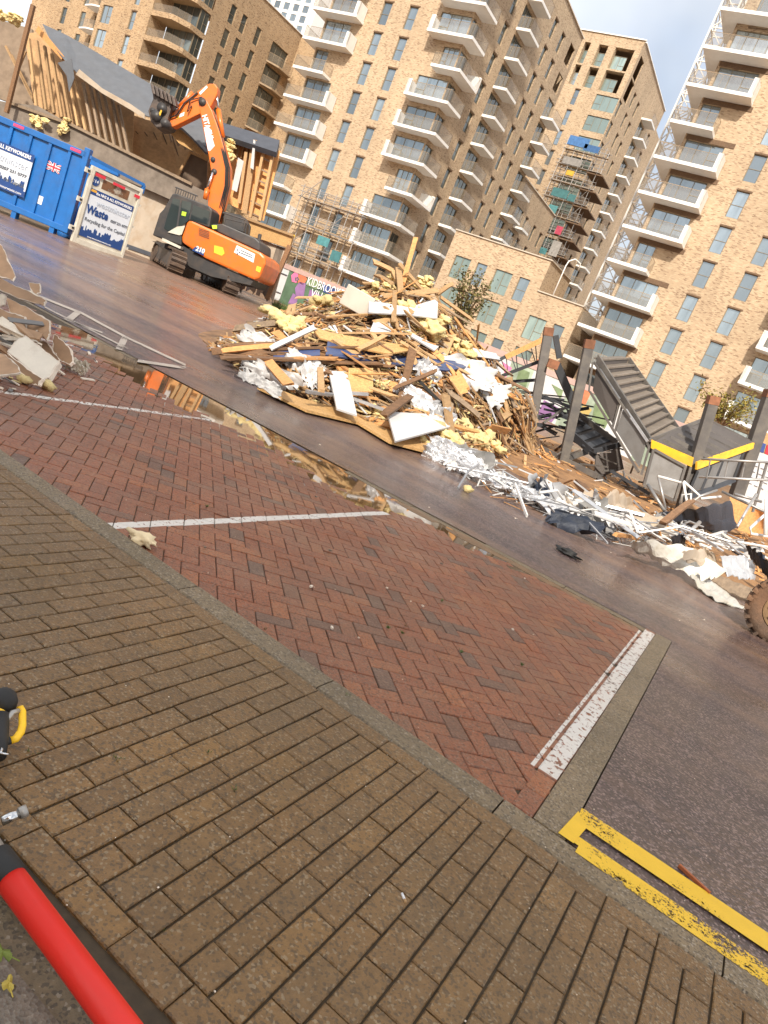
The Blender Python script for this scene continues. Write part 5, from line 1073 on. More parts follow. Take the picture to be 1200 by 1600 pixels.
# chips and splinters nobody could count
mb = MB(); mats_ = ['timber', 'timber_or', 'timber_dk', 'timber_gy', 'white_board', 'foam']
for i in range(5200):
    la, d = hspot(); n = hnorm(la, d); c = L(la, d, heap(la, d)) + n * random.uniform(0, .14)
    t = (R0 - n * R0.dot(n)).normalized(); s = n.cross(t); a = random.gauss(0, .8); dr_ = (t * math.cos(a) + s * math.sin(a) + n * random.gauss(0, .35)).normalized(); ln = random.uniform(.08, .5)
    mb.mi = random.choices(range(6), [6, 3, 2.4, 2, 1.6, 1.6])[0]; mb.bar(c - dr_ * ln / 2, c + dr_ * ln / 2, random.uniform(.01, .06), random.uniform(.006, .025), n, random.uniform(.3, 1))
tag(mb.build('splinters', [M[k] for k in mats_]), kind='stuff')
# insulation wool
random.seed(33)
def heapfoam(px, py, r, sq, label, group=None): wool(HP(px, py, .1), r * 1.15, sq, px * 7 + py).solo('insulation_lump', M['foam'], label, 'insulation', group, smooth=True)
heapfoam(457, 508, .3, (1.4, .9, .75), 'large yellow insulation lump on the left shoulder of the rubble heap'); heapfoam(503, 484, .27, (1.6, 1, .7), 'rounded yellow insulation lump before the lettered hoarding')
for k, (px, py, r) in enumerate([(575, 470, .2), (600, 455, .25), (625, 440, .22), (664, 440, .2), (600, 500, .2), (640, 490, .3), (660, 505, .36), (672, 520, .3), (720, 545, .25), (690, 500, .2), (590, 605, .12), (592, 645, .13), (610, 452, .2), (700, 690, .3), (690, 680, .26), (722, 672, .3), (740, 680, .32), (765, 690, .3), (752, 705, .24), (660, 688, .2)]):
    heapfoam(px, py, r * .72, (random.uniform(.9, 1.6), random.uniform(.7, 1), random.uniform(.5, .9)), ('small ' if r < .22 else 'big ' if r > .29 else '') + 'torn yellow insulation lump ' + ('crowning the heap top' if py < 460 else 'on the upper face of the heap' if py < 515 else 'on the right shoulder of the heap' if py < 560 else 'in the middle of the heap front' if py < 660 else 'at the right foot of the heap'), 'torn insulation in the rubble heap')
def hboard(name, m, pts, label, cat='board', t=.03, lift=.12, group=None):
    w = [HP(x, y, lift) for x, y in pts]; c = sum(w, Vector()) / len(w); n = sum(((w[i] - c).cross(w[(i + 1) % len(w)] - c) for i in range(len(w))), Vector()).normalized()
    if n.dot(EYE - c) < 0: n = -n
    w = [p - n * (p - c).dot(n) * .75 for p in w]           # nearly flat
    mb = MB(); mb.prism(w, -n * t); return mb.solo(name, M[m], label, cat, group)
M['blue_panel'] = mat('navy_cladding_sheet', (.045, .07, .17), .35, .2, 2, bmp=.003, dirt=(.12, .11, .12), dirtamt=.4, coat=.2); M['cream_box'] = mat('cream_cabinet_steel', (.52, .45, .38), .5, .08, 2, dirt=(.35, .26, .2), dirtamt=.4)
hboard('cladding_sheet', 'blue_panel', [(432, 545), (500, 540), (500, 556), (424, 562)], 'short navy cladding sheet at the left of the rubble heap', 'sheet', .03, .24)
hboard('cladding_sheet', 'blue_panel', [(512, 532), (560, 536), (640, 552), (720, 566), (755, 577), (700, 576), (600, 562), (508, 556)], 'long navy cladding sheet crossing the middle of the rubble heap', 'sheet', .03, .26)
hboard('strand_board', 'osb', [(484, 515), (520, 517), (636, 540), (640, 549), (606, 552), (555, 540), (500, 526)], 'long orange board laid across the navy cladding sheet', 'board', .03, .34)
hboard('strand_board', 'osb', [(545, 575), (583, 575), (583, 612), (543, 612)], 'square rough strand board upright in the heap centre', 'board', .03, .26); hboard('strand_board', 'timber_or', [(585, 588), (628, 600), (622, 614), (584, 604)], 'short orange board right of the square strand board', 'board', .04, .12)
hboard('wall_panel', 'white_board', [(513, 582), (546, 577), (545, 598), (558, 648), (527, 637)], 'upright white panel with a torn corner on the heap front', 'panel', .03, .22)
hboard('wall_panel', 'white_board', [(602, 650), (688, 641), (708, 662), (700, 672), (622, 680)], 'flat white panel lying low on the heap front', 'panel', .03, .26)
hboard('wall_panel', 'white_board', [(575, 474), (640, 478), (680, 466), (685, 470), (682, 500), (640, 490), (576, 488)], 'white panel folded over just below the heap top', 'panel', .03, .4)
hboard('wall_panel', 'white_board', [(585, 500), (612, 512), (610, 524), (578, 517)], 'small white panel beside the orange board', 'panel', .03, .25); hboard('wall_panel', 'white_board', [(645, 520), (685, 542), (680, 547), (642, 526)], 'narrow white strip above the navy cladding sheet', 'panel', .03, .3)
for k, (a, b) in enumerate((((640, 577), (690, 600)), ((660, 590), (720, 612)))): pass
hboard('wall_panel', 'white_board', [(724, 540), (775, 552), (782, 562), (740, 556)], 'white panel at the right shoulder under the shrub', 'panel', .03, .2)
hboard('floor_board', 'osb', [(403, 604), (420, 601), (470, 622), (540, 640), (600, 668), (672, 690), (663, 704), (610, 690), (560, 660), (480, 640)], 'broad orange sheet of boarding flat on the road before the heap', 'board', .04, .08)
# a cream cabinet on the left of the top
mb = MB(); q = HP(556, 480, .3); mb.box(q + Vector((0, 0, .12)), (.62, .4, .42), Matrix.Rotation(YAW + .05, 3, 'Z') @ Matrix.Rotation(.12, 3, 'Y')); mb.solo('cabinet', M['cream_box'], 'dented cream steel cabinet resting left of the heap top', 'cabinet', bevel=.015)
for a, b, w, h, m, lab, lf in (((630, 441), (650, 370), .1, .05, 'timber_or', 'tall orange board standing up out of the heap top', .2), ((585, 410), (616, 425), .1, .06, 'timber', 'pale timber jutting left from the heap top, upper one', .25), ((588, 430), (612, 443), .09, .05, 'timber', 'pale timber jutting left from the heap top, lower one', .25), ((622, 418), (626, 455), .12, .06, 'timber', 'short pale timber upright at the heap top', .3), ((617, 455), (615, 500), .1, .04, 'timber', 'pale batten hanging down below the heap top', .3), ((680, 462), (705, 444), .1, .06, 'timber', 'pale timber jutting up right of the heap top', .25), ((685, 462), (738, 500), .07, .04, 'timber', 'thin pale batten sliding down the right slope', .25), ((712, 500), (742, 530), .06, .04, 'timber', 'thin pale batten low on the right slope', .22),
        ((370, 513), (446, 503), .14, .05, 'timber_gy', 'grey-brown board sticking out left at the heap shoulder', .2), ((427, 542), (490, 512), .1, .04, 'white_board', 'white painted batten crossing the left shoulder', .35), ((560, 546), (600, 525), .08, .05, 'timber', 'pale batten propped across the navy sheet', .4), ((640, 620), (600, 648), .12, .08, 'timber_dk', 'dark split beam in the middle of the heap front', .3), ((620, 605), (680, 580), .07, .05, 'timber_dk', 'dark slim batten rising to the right of centre', .35), ((700, 612), (748, 650), .1, .05, 'timber_gy', 'grey-brown board slanting down the right front', .35), ((415, 560), (450, 600), .16, .04, 'timber_or', 'rust-coloured board slanting down the left front', .35), ((500, 575), (502, 612), .1, .05, 'timber', 'short pale post upright left of the white panel', .3), ((706, 586), (722, 612), .2, .05, 'timber_or', 'short stout orange board on the right front', .3), ((716, 583), (733, 612), .1, .05, 'timber_or', 'slim orange board beside the stout one', .3), ((336, 549), (470, 552), .12, .04, 'timber_dk', 'long dark board pointing out left along the road', .12), ((350, 548), (440, 540), .1, .04, 'timber_or', 'orange board at the left tip of the heap', .2)):
    a = HP(*a, lf); b = HP(*b, lf + .05)
    plank(a, b, w, h, m, (F0 * -.8 + U0 * .5).normalized(), lab, None)
# the bundle of dark boards sliding out to the left
random.seed(8)
for k in range(26):
    x0 = random.uniform(340, 470); ln = random.uniform(60, 170); y0 = 549 + random.uniform(-14, 12) + (x0 - 340) * .03; a = HP(x0, y0, .1 + random.random() * .2); b = HP(x0 + ln, y0 + ln * random.uniform(-.03, .12), .1 + random.random() * .2)
    plank(a, b, random.choice([.08, .12, .16]), .035, random.choices(['timber_dk', 'timber_or', 'timber_gy'], [4, 3, 2])[0], U0, ('upper ' if y0 < 552 else 'lower ') + ('longest ' if ln > 130 else 'short ' if ln < 85 else '') + 'board sliding out of the heap left, ' + ('near its tip' if x0 < 385 else 'half way along' if x0 < 430 else 'near the heap'), 'boards in the bundle at the heap left')
# crumpled foil and sheet
M['foil'] = mat('crumpled_pale_foil', (.5, .5, .51), .4, .2, 5, metal=.3, bmp=.01, bscale=18); M['alu'] = mat('bent_aluminium', (.45, .455, .47), .35, .2, 4, metal=.55, bmp=0); M['pvc'] = mat('white_plastic_profile', (.66, .64, .61), .45, .06, 3, bmp=0, dirt=(.4, .33, .26), dirtamt=.3); M['membrane'] = mat('dark_blue_roof_membrane', (.02, .027, .045), .55, .3, 3, bmp=.01)
def crumple(c, ux, uy, w, h, amp, seed, n=15, fold=2.4):
    mb = MB(); ux = ux.normalized(); nz_ = ux.cross(uy).normalized(); uy = nz_.cross(ux)
    for j in range(n + 1):
        for i in range(n + 1):
            u = (i / n - .5) * w; v = (j / n - .5) * h; edge = 1 + .25 * mnoise.noise((i * .6, j * .6, seed)); q = Vector((u * 2.2 / w * fold, v * 2.2 / h * fold, seed))
            k = abs(mnoise.noise(q)) * 2 - .5 + .5 * abs(mnoise.noise(q * 2.3)); mb.v.append(c + ux * u * edge + uy * v * edge + nz_ * k * amp + ux * .3 * amp * mnoise.noise(q * 1.7))
    for j in range(n):
        for i in range(n): a = j * (n + 1) + i; mb.f.append((a, a + 1, a + n + 2, a + n + 1)); mb.m.append(0)
    # give the sheet its back face
    nv = len(mb.v); mb.v += [p - nz_ * .006 for p in mb.v]; mb.f += [tuple(reversed([i + nv for i in f])) for f in list(mb.f)]; mb.m += [0] * (len(mb.f) - len(mb.m))
    return mb
random.seed(17)
for k, (px, py, w, h, lab) in enumerate(((470, 568, .6, .4, 'crumpled white sheeting on the left front of the heap, upper piece'), (487, 588, .45, .5, 'crumpled white sheeting hanging beside the white panel'), (728, 582, 1.25, .6, 'crumpled white sheeting draped over the right shoulder, upper piece'), (752, 600, 1.15, .6, 'crumpled white sheeting draped over the right shoulder, lower piece'), (412, 535, .9, .3, 'flattened white sheeting at the far left of the heap'), (425, 585, 1.0, .25, 'long white metal strip low on the left front'), (407, 598, .7, .2, 'white metal blade at the left foot of the heap'), (650, 622, .8, .35, 'white sheeting scrap above the flat white panel'), (668, 580, .5, .4, 'white sheeting scrap right of the heap centre'), (690, 650, .5, .4, 'torn foil scrap beside the flat white panel'))):
    q = HP(px, py, .22); crumple(q, R0 + Vector((0, 0, random.uniform(-.3, .1))), F0 * .7 + U0, w, h, .16, k * 3.3).solo('sheeting', M['white_board'] if k < 7 else M['foil'], lab, 'sheeting', smooth=True)
for k, (a, b) in enumerate((((480, 612), (530, 618)), ((550, 622), (600, 640)), ((430, 575), (470, 590)), ((650, 590), (700, 640)), ((548, 614), (575, 616)))):
    mb = MB(); mb.bar(HP(*a, .3), HP(*b, .3), .07, .05); mb.solo('metal_profile', M['alu'] if k != 3 else M['black'], ('pale metal profile left of the white panel', 'white profile under the strand board', 'white profile on the left front', 'dark bent strip running down the heap centre', 'short pale profile by the square strand board')[k], 'profile')
# ------------------------------------------------------------------ line of scrap metal along the road edge
M['stair'] = mat('grey_brown_stair_steel', (.1, .09, .083), .6, .25, 3, bmp=.003, dirt=(.3, .26, .2), dirtamt=.35); M['tread'] = mat('worn_stair_tread', (.19, .158, .128), .7, .25, 3, grain=(1, 6, 1), dirt=(.15, .11, .08), dirtamt=.4); M['stair_dk'] = mat('dark_stair_steel', (.04, .042, .048), .5, .3, 3); M['panel_gy'] = mat('peeling_grey_panel', (.21, .203, .195), .55, .08, 2, dirt=(.12, .105, .09), dirtamt=.55); M['panel_dk'] = mat('grey_brown_panel', (.095, .082, .075), .6, .15, 2); M['edge_yellow'] = mat('yellow_edge_paint', (.75, .42, .02), .5, .15, 4, dirt=(.35, .2, .06), dirtamt=.5)
M['bright_foil'] = mat('bright_silver_foil', (.72, .72, .73), .28, .12, 5, metal=.7, bmp=.01, bscale=18)
def GL(px, py, z): return G(px, py, z)
random.seed(41)
PATH = [((690, 705), .35), ((760, 745), .3), ((830, 775), .3), ((880, 790), .35), ((940, 815), .45), ((1000, 835), .5), ((1060, 850), .5), ((1120, 862), .55), ((1190, 880), .6)]
SCZ = ['at the foot of the rubble heap', 'before the soil bank', 'beside the cream crumpled board', 'near the white box panel', 'above the long white cladding', 'below the dark membrane', 'next to the digger wheel']
def scz(t): return SCZ[min(6, int(t * 7))]
def pathpt(t):
    i = min(int(t * (len(PATH) - 1)), len(PATH) - 2); f = t * (len(PATH) - 1) - i; a, b = PATH[i], PATH[i + 1]
    return a[0][0] + (b[0][0] - a[0][0]) * f, a[0][1] + (b[0][1] - a[0][1]) * f, a[1] + (b[1] - a[1]) * f
for k in range(64):
    t = random.random() ** .8; px, py, w = pathpt(t); q = GL(px + random.gauss(0, 8), py + (random.gauss(-2, 9) if t < .5 else -4 - abs(random.gauss(0, 12))), random.uniform(.03, .12)); s = random.choice([.2, .3, .4, .55, .75])
    crumple(q + Vector((0, 0, .06)), Vector((random.gauss(0, 1), random.gauss(0, .5), random.gauss(0, .25))), Vector((0, 1, random.uniform(.2, 1.2))), s, s * random.uniform(.3, .7), .14, k * 2.7, 8).solo('sheeting', M[random.choice(['foil', 'white_board', 'foil', 'pvc', 'plaster', 'membrane', 'panel_gy'])], ('large ' if s > .5 else 'small ' if s < .35 else '') + 'crumpled pale sheet in the scrap line, ' + scz(t), 'sheeting', 'crumpled sheets in the scrap line', smooth=True)
for k in range(84):
    t = random.random() ** .62; px, py, w = pathpt(t); q = GL(px + random.gauss(0, 14), py + (random.gauss(-6, 10) if t < .5 else -8 - abs(random.gauss(0, 12))), random.uniform(.05, .1 + w * .7))
    a = random.gauss(.15, .7); ln = random.uniform(.3, 1.3); d = (R0 * math.cos(a) + F0 * math.sin(a) + U0 * random.gauss(0, .22)).normalized(); mb = MB(); m = random.choices(['pvc', 'alu', 'foil', 'galv'], [4, 4, 1, 2])[0]
    p0 = q - d * ln / 2; p1 = q + d * ln / 2; p0.z = max(p0.z, zg(p0.x, p0.y) + .03); p1.z = max(p1.z, zg(p1.x, p1.y) + .03)
    if random.random() < .4: mid_ = (p0 + p1) / 2 + Vector((random.gauss(0, .06), random.gauss(0, .06), random.uniform(0, .15))); mb.tube([p0, mid_, p1], random.uniform(.012, .025), 6)
    else: mb.bar(p0, p1, random.choice([.02, .03, .05, .09]), random.uniform(.01, .04), Vector((random.gauss(0, .5), random.gauss(0, .5), 1)))
    mb.solo('metal_profile', M[m], ('long ' if ln > .95 else 'short ' if ln < .55 else '') + {'pvc': 'white plastic', 'alu': 'bare aluminium', 'foil': 'foil-bright', 'galv': 'dull galvanised'}[m] + (' bent rod ' if len(mb.v) > 10 else ' flat bar ') + 'in the scrap line, ' + scz(t), 'profile', 'metal profiles in the scrap line')
mb = MB()
for k in range(900):                          # loose swarf and slivers
    t = random.random() ** .7; px, py, w = pathpt(t); q = GL(px + random.gauss(0, 14), py + random.gauss(0, 9), random.uniform(.02, .08)); d = Vector((random.gauss(0, 1), random.gauss(0, 1), random.gauss(0, .3))).normalized() * random.uniform(.04, .22)
    mb.mi = random.choices(range(4), [4, 3, 2, 1])[0]; mb.bar(q - d, q + d, random.uniform(.008, .03), .008)
tag(mb.build('slivers', [M['pvc'], M['alu'], M['timber_or'], M['black']]), kind='stuff')
for k, (px, py, w_, h_, lab) in enumerate(((700, 712, .75, .45, 'bright crumpled foil at the right foot of the heap, left piece'), (722, 722, .6, .35, 'bright crumpled foil at the right foot of the heap, right piece'), (755, 742, .9, .2, 'long creased foil strip leading from the heap into the scrap line'), (800, 760, .8, .22, 'creased foil strip in the scrap line before the second post'))):
    crumple(GL(px, py, .16), R0 + F0 * random.uniform(-.5, .1), U0 + F0 * .6, w_, h_, .12, 50 + k * 2.3).solo('sheeting', M['bright_foil'], lab, 'sheeting')
M['zinc'] = mat('stained_white_cladding', (.62, .6, .55), .45, .15, 3, dirt=(.35, .27, .14), dirtamt=.6, bmp=.004)
def gsheet(name, m, pts, label, cat='sheet', t=.012, group=None, wave=.0):
    w = [GL(x, y, z) for x, y, z in pts]; n = len(w); mb = MB(); c = sum(w, Vector()) / n
    mb.prism(w, Vector((0, 0, t))); return mb.solo(name, M[m], label, cat, group)
def strip_sheet(name, m, edge_a, edge_b, label, amp=.05, cat='sheet', seed=0):
    """a long bent sheet between two px edges (px, py, z)"""
    A_ = [GL(*q) for q in edge_a]; B_ = [GL(*q) for q in edge_b]; mb = MB(); N = 28; Mv = 6
    for i in range(N + 1):
        a = along(A_, i / N); b = along(B_, i / N)
        for j in range(Mv + 1):
            q = a.lerp(b, j / Mv); q.z += amp * mnoise.noise((i * .35, j * .5, seed)) + amp * .6 * math.sin(j / Mv * 9) * .5; q.z = max(q.z, zg(q.x, q.y) + .015); mb.v.append(q)
    for i in range(N):
        for j in range(Mv): a = i * (Mv + 1) + j; mb.f.append((a, a + 1, a + Mv + 2, a + Mv + 1)); mb.m.append(0)
    nv = len(mb.v); mb.v += [p - Vector((0, 0, .01)) for p in mb.v]; mb.f += [tuple(reversed([i + nv for i in f])) for f in list(mb.f)]; mb.m = [0] * len(mb.f)
    return mb.solo(name, M[m], label, cat)
def along(ps, t):
    i = min(int(t * (len(ps) - 1)), len(ps) - 2); f_ = t * (len(ps) - 1) - i; return ps[i].lerp(ps[i + 1], f_)
strip_sheet('cladding_sheet', 'zinc', [(985, 848, .3), (1014, 844, .4), (1081, 856, .42), (1136, 892, .36)], [(990, 860, .1), (1033, 880, .1), (1081, 899, .12), (1110, 908, .16)], 'long stained white cladding sheet bent along the road edge', .07, seed=3)
strip_sheet('cladding_sheet', 'zinc', [(1092, 896, .16), (1118, 912, .1), (1142, 930, .05), (1165, 951, .02)], [(1078, 898, .14), (1094, 922, .03), (1120, 940, .02), (1160, 951, .02)], 'torn white sheet ending in a point on the wet road', .035, seed=8)
strip_sheet('trim_board', 'timber_gy', [(1104, 890, .22), (1140, 905, .2), (1196, 928, .16)], [(1098, 898, .14), (1140, 926, .06), (1190, 946, .04)], 'brown edge trim lying under the white cladding, stained orange', .02, 'board', 5)
strip_sheet('cladding_sheet', 'plaster', [(1066, 862, .45), (1100, 856, .5), (1112, 864, .48)], [(1072, 876, .3), (1116, 888, .28), (1132, 894, .25)], 'brown-backed sheet folded over the white cladding', .05, seed=11)
strip_sheet('metal_tray', 'foil', [(1125, 868, .4), (1160, 868, .5), (1180, 880, .5)], [(1135, 898, .2), (1165, 905, .25), (1180, 905, .25)], 'grey galvanised tray beside the digger wheel', .05, seed=14)
strip_sheet('roof_membrane', 'membrane', [(1165, 850, .6), (1185, 862, .6), (1215, 890, .5)], [(1172, 872, .4), (1190, 892, .35), (1210, 915, .2)], 'dark blue membrane strip at the right edge of the scrap line', .06, seed=15)
strip_sheet('roof_membrane', 'membrane', [(1030, 802, .4), (1060, 798, .5), (1100, 792, .75), (1142, 782, .95)], [(1040, 818, .15), (1085, 826, .2), (1115, 830, .25), (1152, 828, .35)], 'large dark blue roof membrane draped over the scrap below the landing', .1, seed=19)
strip_sheet('membrane_scrap', 'membrane', [(1050, 838, .4), (1065, 834, .45), (1072, 842, .4)], [(1050, 850, .25), (1062, 852, .25), (1070, 850, .25)], 'small navy membrane scrap among the metal profiles', .04, seed=22)
strip_sheet('board', 'timber_or', [(1140, 776, 1.0), (1170, 786, 1.0), (1215, 808, .95)], [(1152, 828, .35), (1180, 836, .35), (1215, 846, .3)], 'orange fibreboard leaning behind the dark membrane', .03, 'board', 25)
strip_sheet('sheeting', 'plaster', [(938, 785, .35), (958, 765, .5), (985, 778, .4)], [(940, 800, .1), (970, 804, .12), (992, 800, .14)], 'cream crumpled board at the head of the scrap line', .07, 'board', 28)
mb = MB(); q = GL(974, 812, .22); mb.box(q, (.4, .25, .22), Matrix.Rotation(.5, 3, 'Z') @ Matrix.Rotation(.3, 3, 'Y')); mb.solo('panel_block', M['white_board'], 'clean white box panel in the middle of the scrap line', 'panel', bevel=.01)
plank(GL(960, 835, .2), GL(996, 842, .12), .06, .05, 'timber_or', U0, 'short orange batten at the front of the scrap line', None)
plank(GL(905, 755, .15), GL(936, 790, .1), .2, .1, 'timber_dk', U0, 'charred dark timber lying at the back of the scrap line', None)
plank(GL(1035, 818, .5), GL(1082, 782, .8), .1, .06, 'timber_dk', U0, 'dark splintered beam propped across the membrane', None)
for k, (a, b) in enumerate((((775, 760), (800, 772)), ((795, 757), (830, 770)), ((760, 735), (790, 752)))): plank(GL(*a, .04), GL(*b, .06), .08, .03, random.choice(['timber', 'timber_or']), U0, 'loose batten lying along the road before the stair wreck', 'loose battens by the scrap line')
# soil bank under the wreck
mb = MB(); N = 40
M['soil'] = mat('orange_brown_soil', (.3, .16, .07), .9, .4, 3, objvar=0, bmp=.03, bscale=12, dirt=(.14, .075, .035), dirtamt=.7)
for j in range(26):
    for i in range(N + 1): 
        X = -8.5 + 15 * i / N; Y = 12.4 + 14 * j / 25; e = min(1, j / 5, (25 - j) / 5) * min(1, i / 4, (N - i) / 4)
        Y += -.36 * (X + 3.1) * (1 - j / 25) * .9; mb.v.append(Vector((X, Y, zg(X, Y) - .03 + e * (.16 + .16 * mnoise.noise((X * .9, Y * .9, 1)) + .05 * mnoise.noise((X * 4, Y * 4, 1))))))
for j in range(25):
    for i in range(N): a = j * (N + 1) + i; mb.f.append((a, a + 1, a + N + 2, a + N + 1)); mb.m.append(0)
tag(mb.build('soil_bank', M['soil']), kind='stuff')
mb = MB()
for k in range(700):
    X = random.uniform(-7.5, 5); Y = random.uniform(13, 22); q = Vector((X, Y, zg(X, Y) + .1 + .12 * random.random())); d = Vector((random.gauss(0, 1), random.gauss(0, 1), random.gauss(0, .2))).normalized() * random.uniform(.04, .25); mb.mi = random.choices(range(4), [3, 3, 2, 1])[0]; mb.bar(q - d, q + d, random.uniform(.02, .08), .02)
tag(mb.build('splinters', [M[k] for k in ('timber', 'timber_or', 'timber_dk', 'white_board')]), kind='stuff')

# ------------------------------------------------------------------ the wrecked fire stair
def post(px0, py0, px1, py1, d, label, w=.23, cap=True):
    a = P(px0, py0, d); b = P(px1, py1, d); b = Vector((a.x, a.y, b.z)) + R0 * (b - a).dot(R0); o = empty('post', a, label, 'post', 'steel posts of the wrecked stair'); k = a.lerp(b, .93)
    mb = MB(); mb.bar(a, k, w, w, F0); mb.build('shaft', M['stair'], o, bevel=.012); mb = MB(); mb.bar(k, b, w * 1.06, w * 1.06, F0); mb.build('rusted_head', M['rust'], o)
post(826, 692, 858, 512, 19.6, 'leftmost leaning grey post with rusted head, beside the rubble heap'); post(880, 722, 922, 531, 18.6, 'grey post with rusted head at the foot of the dark lower stair'); post(1063, 800, 1116, 619, 17.4, 'grey post with rusted head standing before the yellow-edged landing'); post(1150, 775, 1207, 610, 19.2, 'dark grey post at the right end of the yellow-edged landing', .3)
st = empty('staircase', P(990, 700, 18), 'collapsed steel stair flight, brown treads and yellow-edged landing', 'staircase')
def sb_(name, m, pts, t=.05, par=st): return plate(par, name, m, pts, t)
def band(name, m, a, b, w0, w1, t, par=st): # (px,py,d) a..b, lower edge offset px
    return plate(par, name, m, [a, b, (b[0] + w1[0], b[1] + w1[1], b[2]), (a[0] + w0[0], a[1] + w0[1], a[2])], t)
band('stringer', 'stair', (934, 553, 19.3), (1019, 688, 17.6), (-3, 14), (-4, 20), .06); band('stringer', 'stair', (984, 558, 20.1), (1062, 669, 18.4), (-4, 9), (-6, 12), .06)
nT = 10
for k in range(nT + 1):
    t = k / nT; nl = P(940 + (1020 - 940) * t, 562 + (692 - 562) * t, 19.25 - 1.65 * t); fr_ = P(983 + (1060 - 983) * t, 560 + (668 - 560) * t, 20.05 - 1.65 * t)
    up_ = Vector((0, 0, 1)); dn = (P(1020, 692, 17.6) - P(940, 562, 19.25)); hz = Vector((dn.x, dn.y, 0)).normalized(); mb = MB(); c0 = nl; c1 = fr_; 
    mb.prism([c0, c1, c1 - hz * .24, c0 - hz * .24], (0, 0, -.04)); to = mb.build('tread', M['tread'], st)
    mb = MB(); mb.prism([c0, c1, c1 + Vector((0, 0, -.2)), c0 + Vector((0, 0, -.2))], -hz * .02); mb.build('riser', M['panel_dk'], st)
    mb = MB(); mb.bar(c0 + hz * .005, c1 + hz * .005, .04, .045); mb.build('nosing', M['tread'], to)
sb_('balustrade_panel', 'panel_dk', [(932, 573, 19.15), (966, 627, 18.45), (956, 661, 18.4), (926, 610, 19.1)], .04); sb_('balustrade_panel', 'panel_gy', [(973, 640, 18.3), (1009, 691, 17.55), (998, 729, 17.5), (963, 673, 18.25)], .04)
for a, b in (((928, 566, 19.2), (1016, 700, 17.45)), ((922, 612, 19.1), (998, 738, 17.4)), ((968, 628, 18.4), (957, 668, 18.4)), ((1015, 696, 17.45), (1002, 742, 17.4)), ((926, 566, 19.15), (920, 612, 19.1)), ((972, 634, 18.35), (961, 674, 18.3))):
    mb = MB(); mb.bar(P(*a), P(*b), .05, .05); mb.build('balustrade_frame', M['stair'], st)
for a, b in (((937, 577, 19.1), (968, 624, 18.4)), ((978, 640, 18.2), (1012, 690, 17.45))):
    mb = MB(); mb.bar(P(*a), P(*b), .03, .06); mb.build('bright_trim', M['alu'], st)
# landing
sb_('landing_deck', 'panel_dk', [(1022, 690, 17.4), (1062, 668, 18.4), (1100, 655, 19.2), (1180, 692, 19.0), (1088, 724, 17.3)], .06)
band('yellow_edge', 'edge_yellow', (1018, 687, 17.38), (1084, 715, 17.1), (-1, 13), (-3, 15), .05); band('yellow_edge', 'edge_yellow', (1090, 722, 17.1), (1179, 692, 18.9), (-1, 12), (-2, 9), .05)
for k in range(6):
    t = k / 6; mb = MB(); mb.bar(P(1036 + 66 * t, 688 - 26 * t, 17.6 + 1.5 * t), P(1100 + 74 * t, 720 - 22 * t, 17.3 + 1.6 * t), .05, .1); mb.build('deck_joist', M['stair'], st)
band('landing_edge', 'stair', (1016, 686, 17.5), (1104, 652, 19.1), (0, 5), (0, 5), .06)
band('back_panel', 'panel_dk', (1104, 652, 19.3), (1178, 690, 19.1), (-6, 22), (-6, 10), .04)
sb_('guard_panel', 'panel_gy', [(1022, 704, 17.3), (1068, 730, 17.1), (1052, 779, 17.1), (1007, 756, 17.3)], .04)
for a, b in (((1022, 702, 17.28), (1070, 729, 17.08)), ((1006, 758, 17.28), (1052, 782, 17.08)), ((1071, 728, 17.08), (1054, 783, 17.08)), ((1021, 702, 17.28), (1006, 758, 17.28)), ((1079, 730, 17.1), (1062, 786, 17.1))):
    mb = MB(); mb.bar(P(*a), P(*b), .06, .06); mb.build('guard_frame', M['stair'], st)
sb_('guard_panel', 'panel_gy', [(1092, 735, 17.2), (1110, 728, 17.6), (1094, 765, 17.6), (1076, 772, 17.2)], .04); sb_('guard_panel', 'panel_gy', [(1112, 728, 17.7), (1128, 721, 18.0), (1112, 760, 18.0), (1098, 764, 17.7)], .04); sb_('guard_panel', 'panel_gy', [(1131, 720, 18.1), (1160, 707, 18.7), (1144, 748, 18.7), (1116, 758, 18.1)], .04)
for x0, y0, x1, y1, d in ((1111, 728, 1096, 765, 17.65), (1129, 720, 1114, 760, 18.05), (1162, 706, 1146, 749, 18.7), (1090, 736, 1074, 774, 17.2)):
    mb = MB(); mb.bar(P(x0, y0, d), P(x1, y1, d), .05, .06); mb.build('guard_frame', M['stair_dk'], st)
band('landing_skirt', 'stair_dk', (1070, 776, 17.2), (1150, 745, 18.8), (0, 8), (0, 8), .05)
# lower, dark stair flight
s2 = empty('staircase', P(930, 700, 19), 'dark fallen stair flight wedged under the brown one', 'staircase')
for k in range(4):
    a = P(893 + k * 10, 664 + k * 12, 19.8 - k * .3); b = P(925 + k * 13, 655 + k * 10, 20.6 - k * .3); hz = Vector((R0.x * .6 - F0.x * .5, R0.y * .6 - F0.y * .5, 0)).normalized(); mb = MB(); mb.prism([a, b, b - hz * .26, a - hz * .26], (0, 0, -.04)); mb.build('tread', M['stair_dk'], s2); mb = MB(); mb.prism([a, b, b - Vector((0, 0, .19)), a - Vector((0, 0, .19))], -hz * .02); mb.build('riser', M['stair_dk'], s2)
sb_('side_panel', 'panel_dk', [(931, 711, 18.7), (968, 699, 18.9), (975, 733, 18.9), (929, 748, 18.7)], .04, s2); band('stringer', 'stair', (900, 640, 20.2), (965, 688, 19.4), (-2, 8), (-2, 10), .06, s2); band('stringer', 'stair_dk', (888, 668, 19.6), (930, 705, 18.7), (-2, 12), (-2, 12), .06, s2); band('edge_strip', 'stair_dk', (928, 702, 18.65), (972, 690, 18.9), (-1, 8), (0, 8), .06, s2)
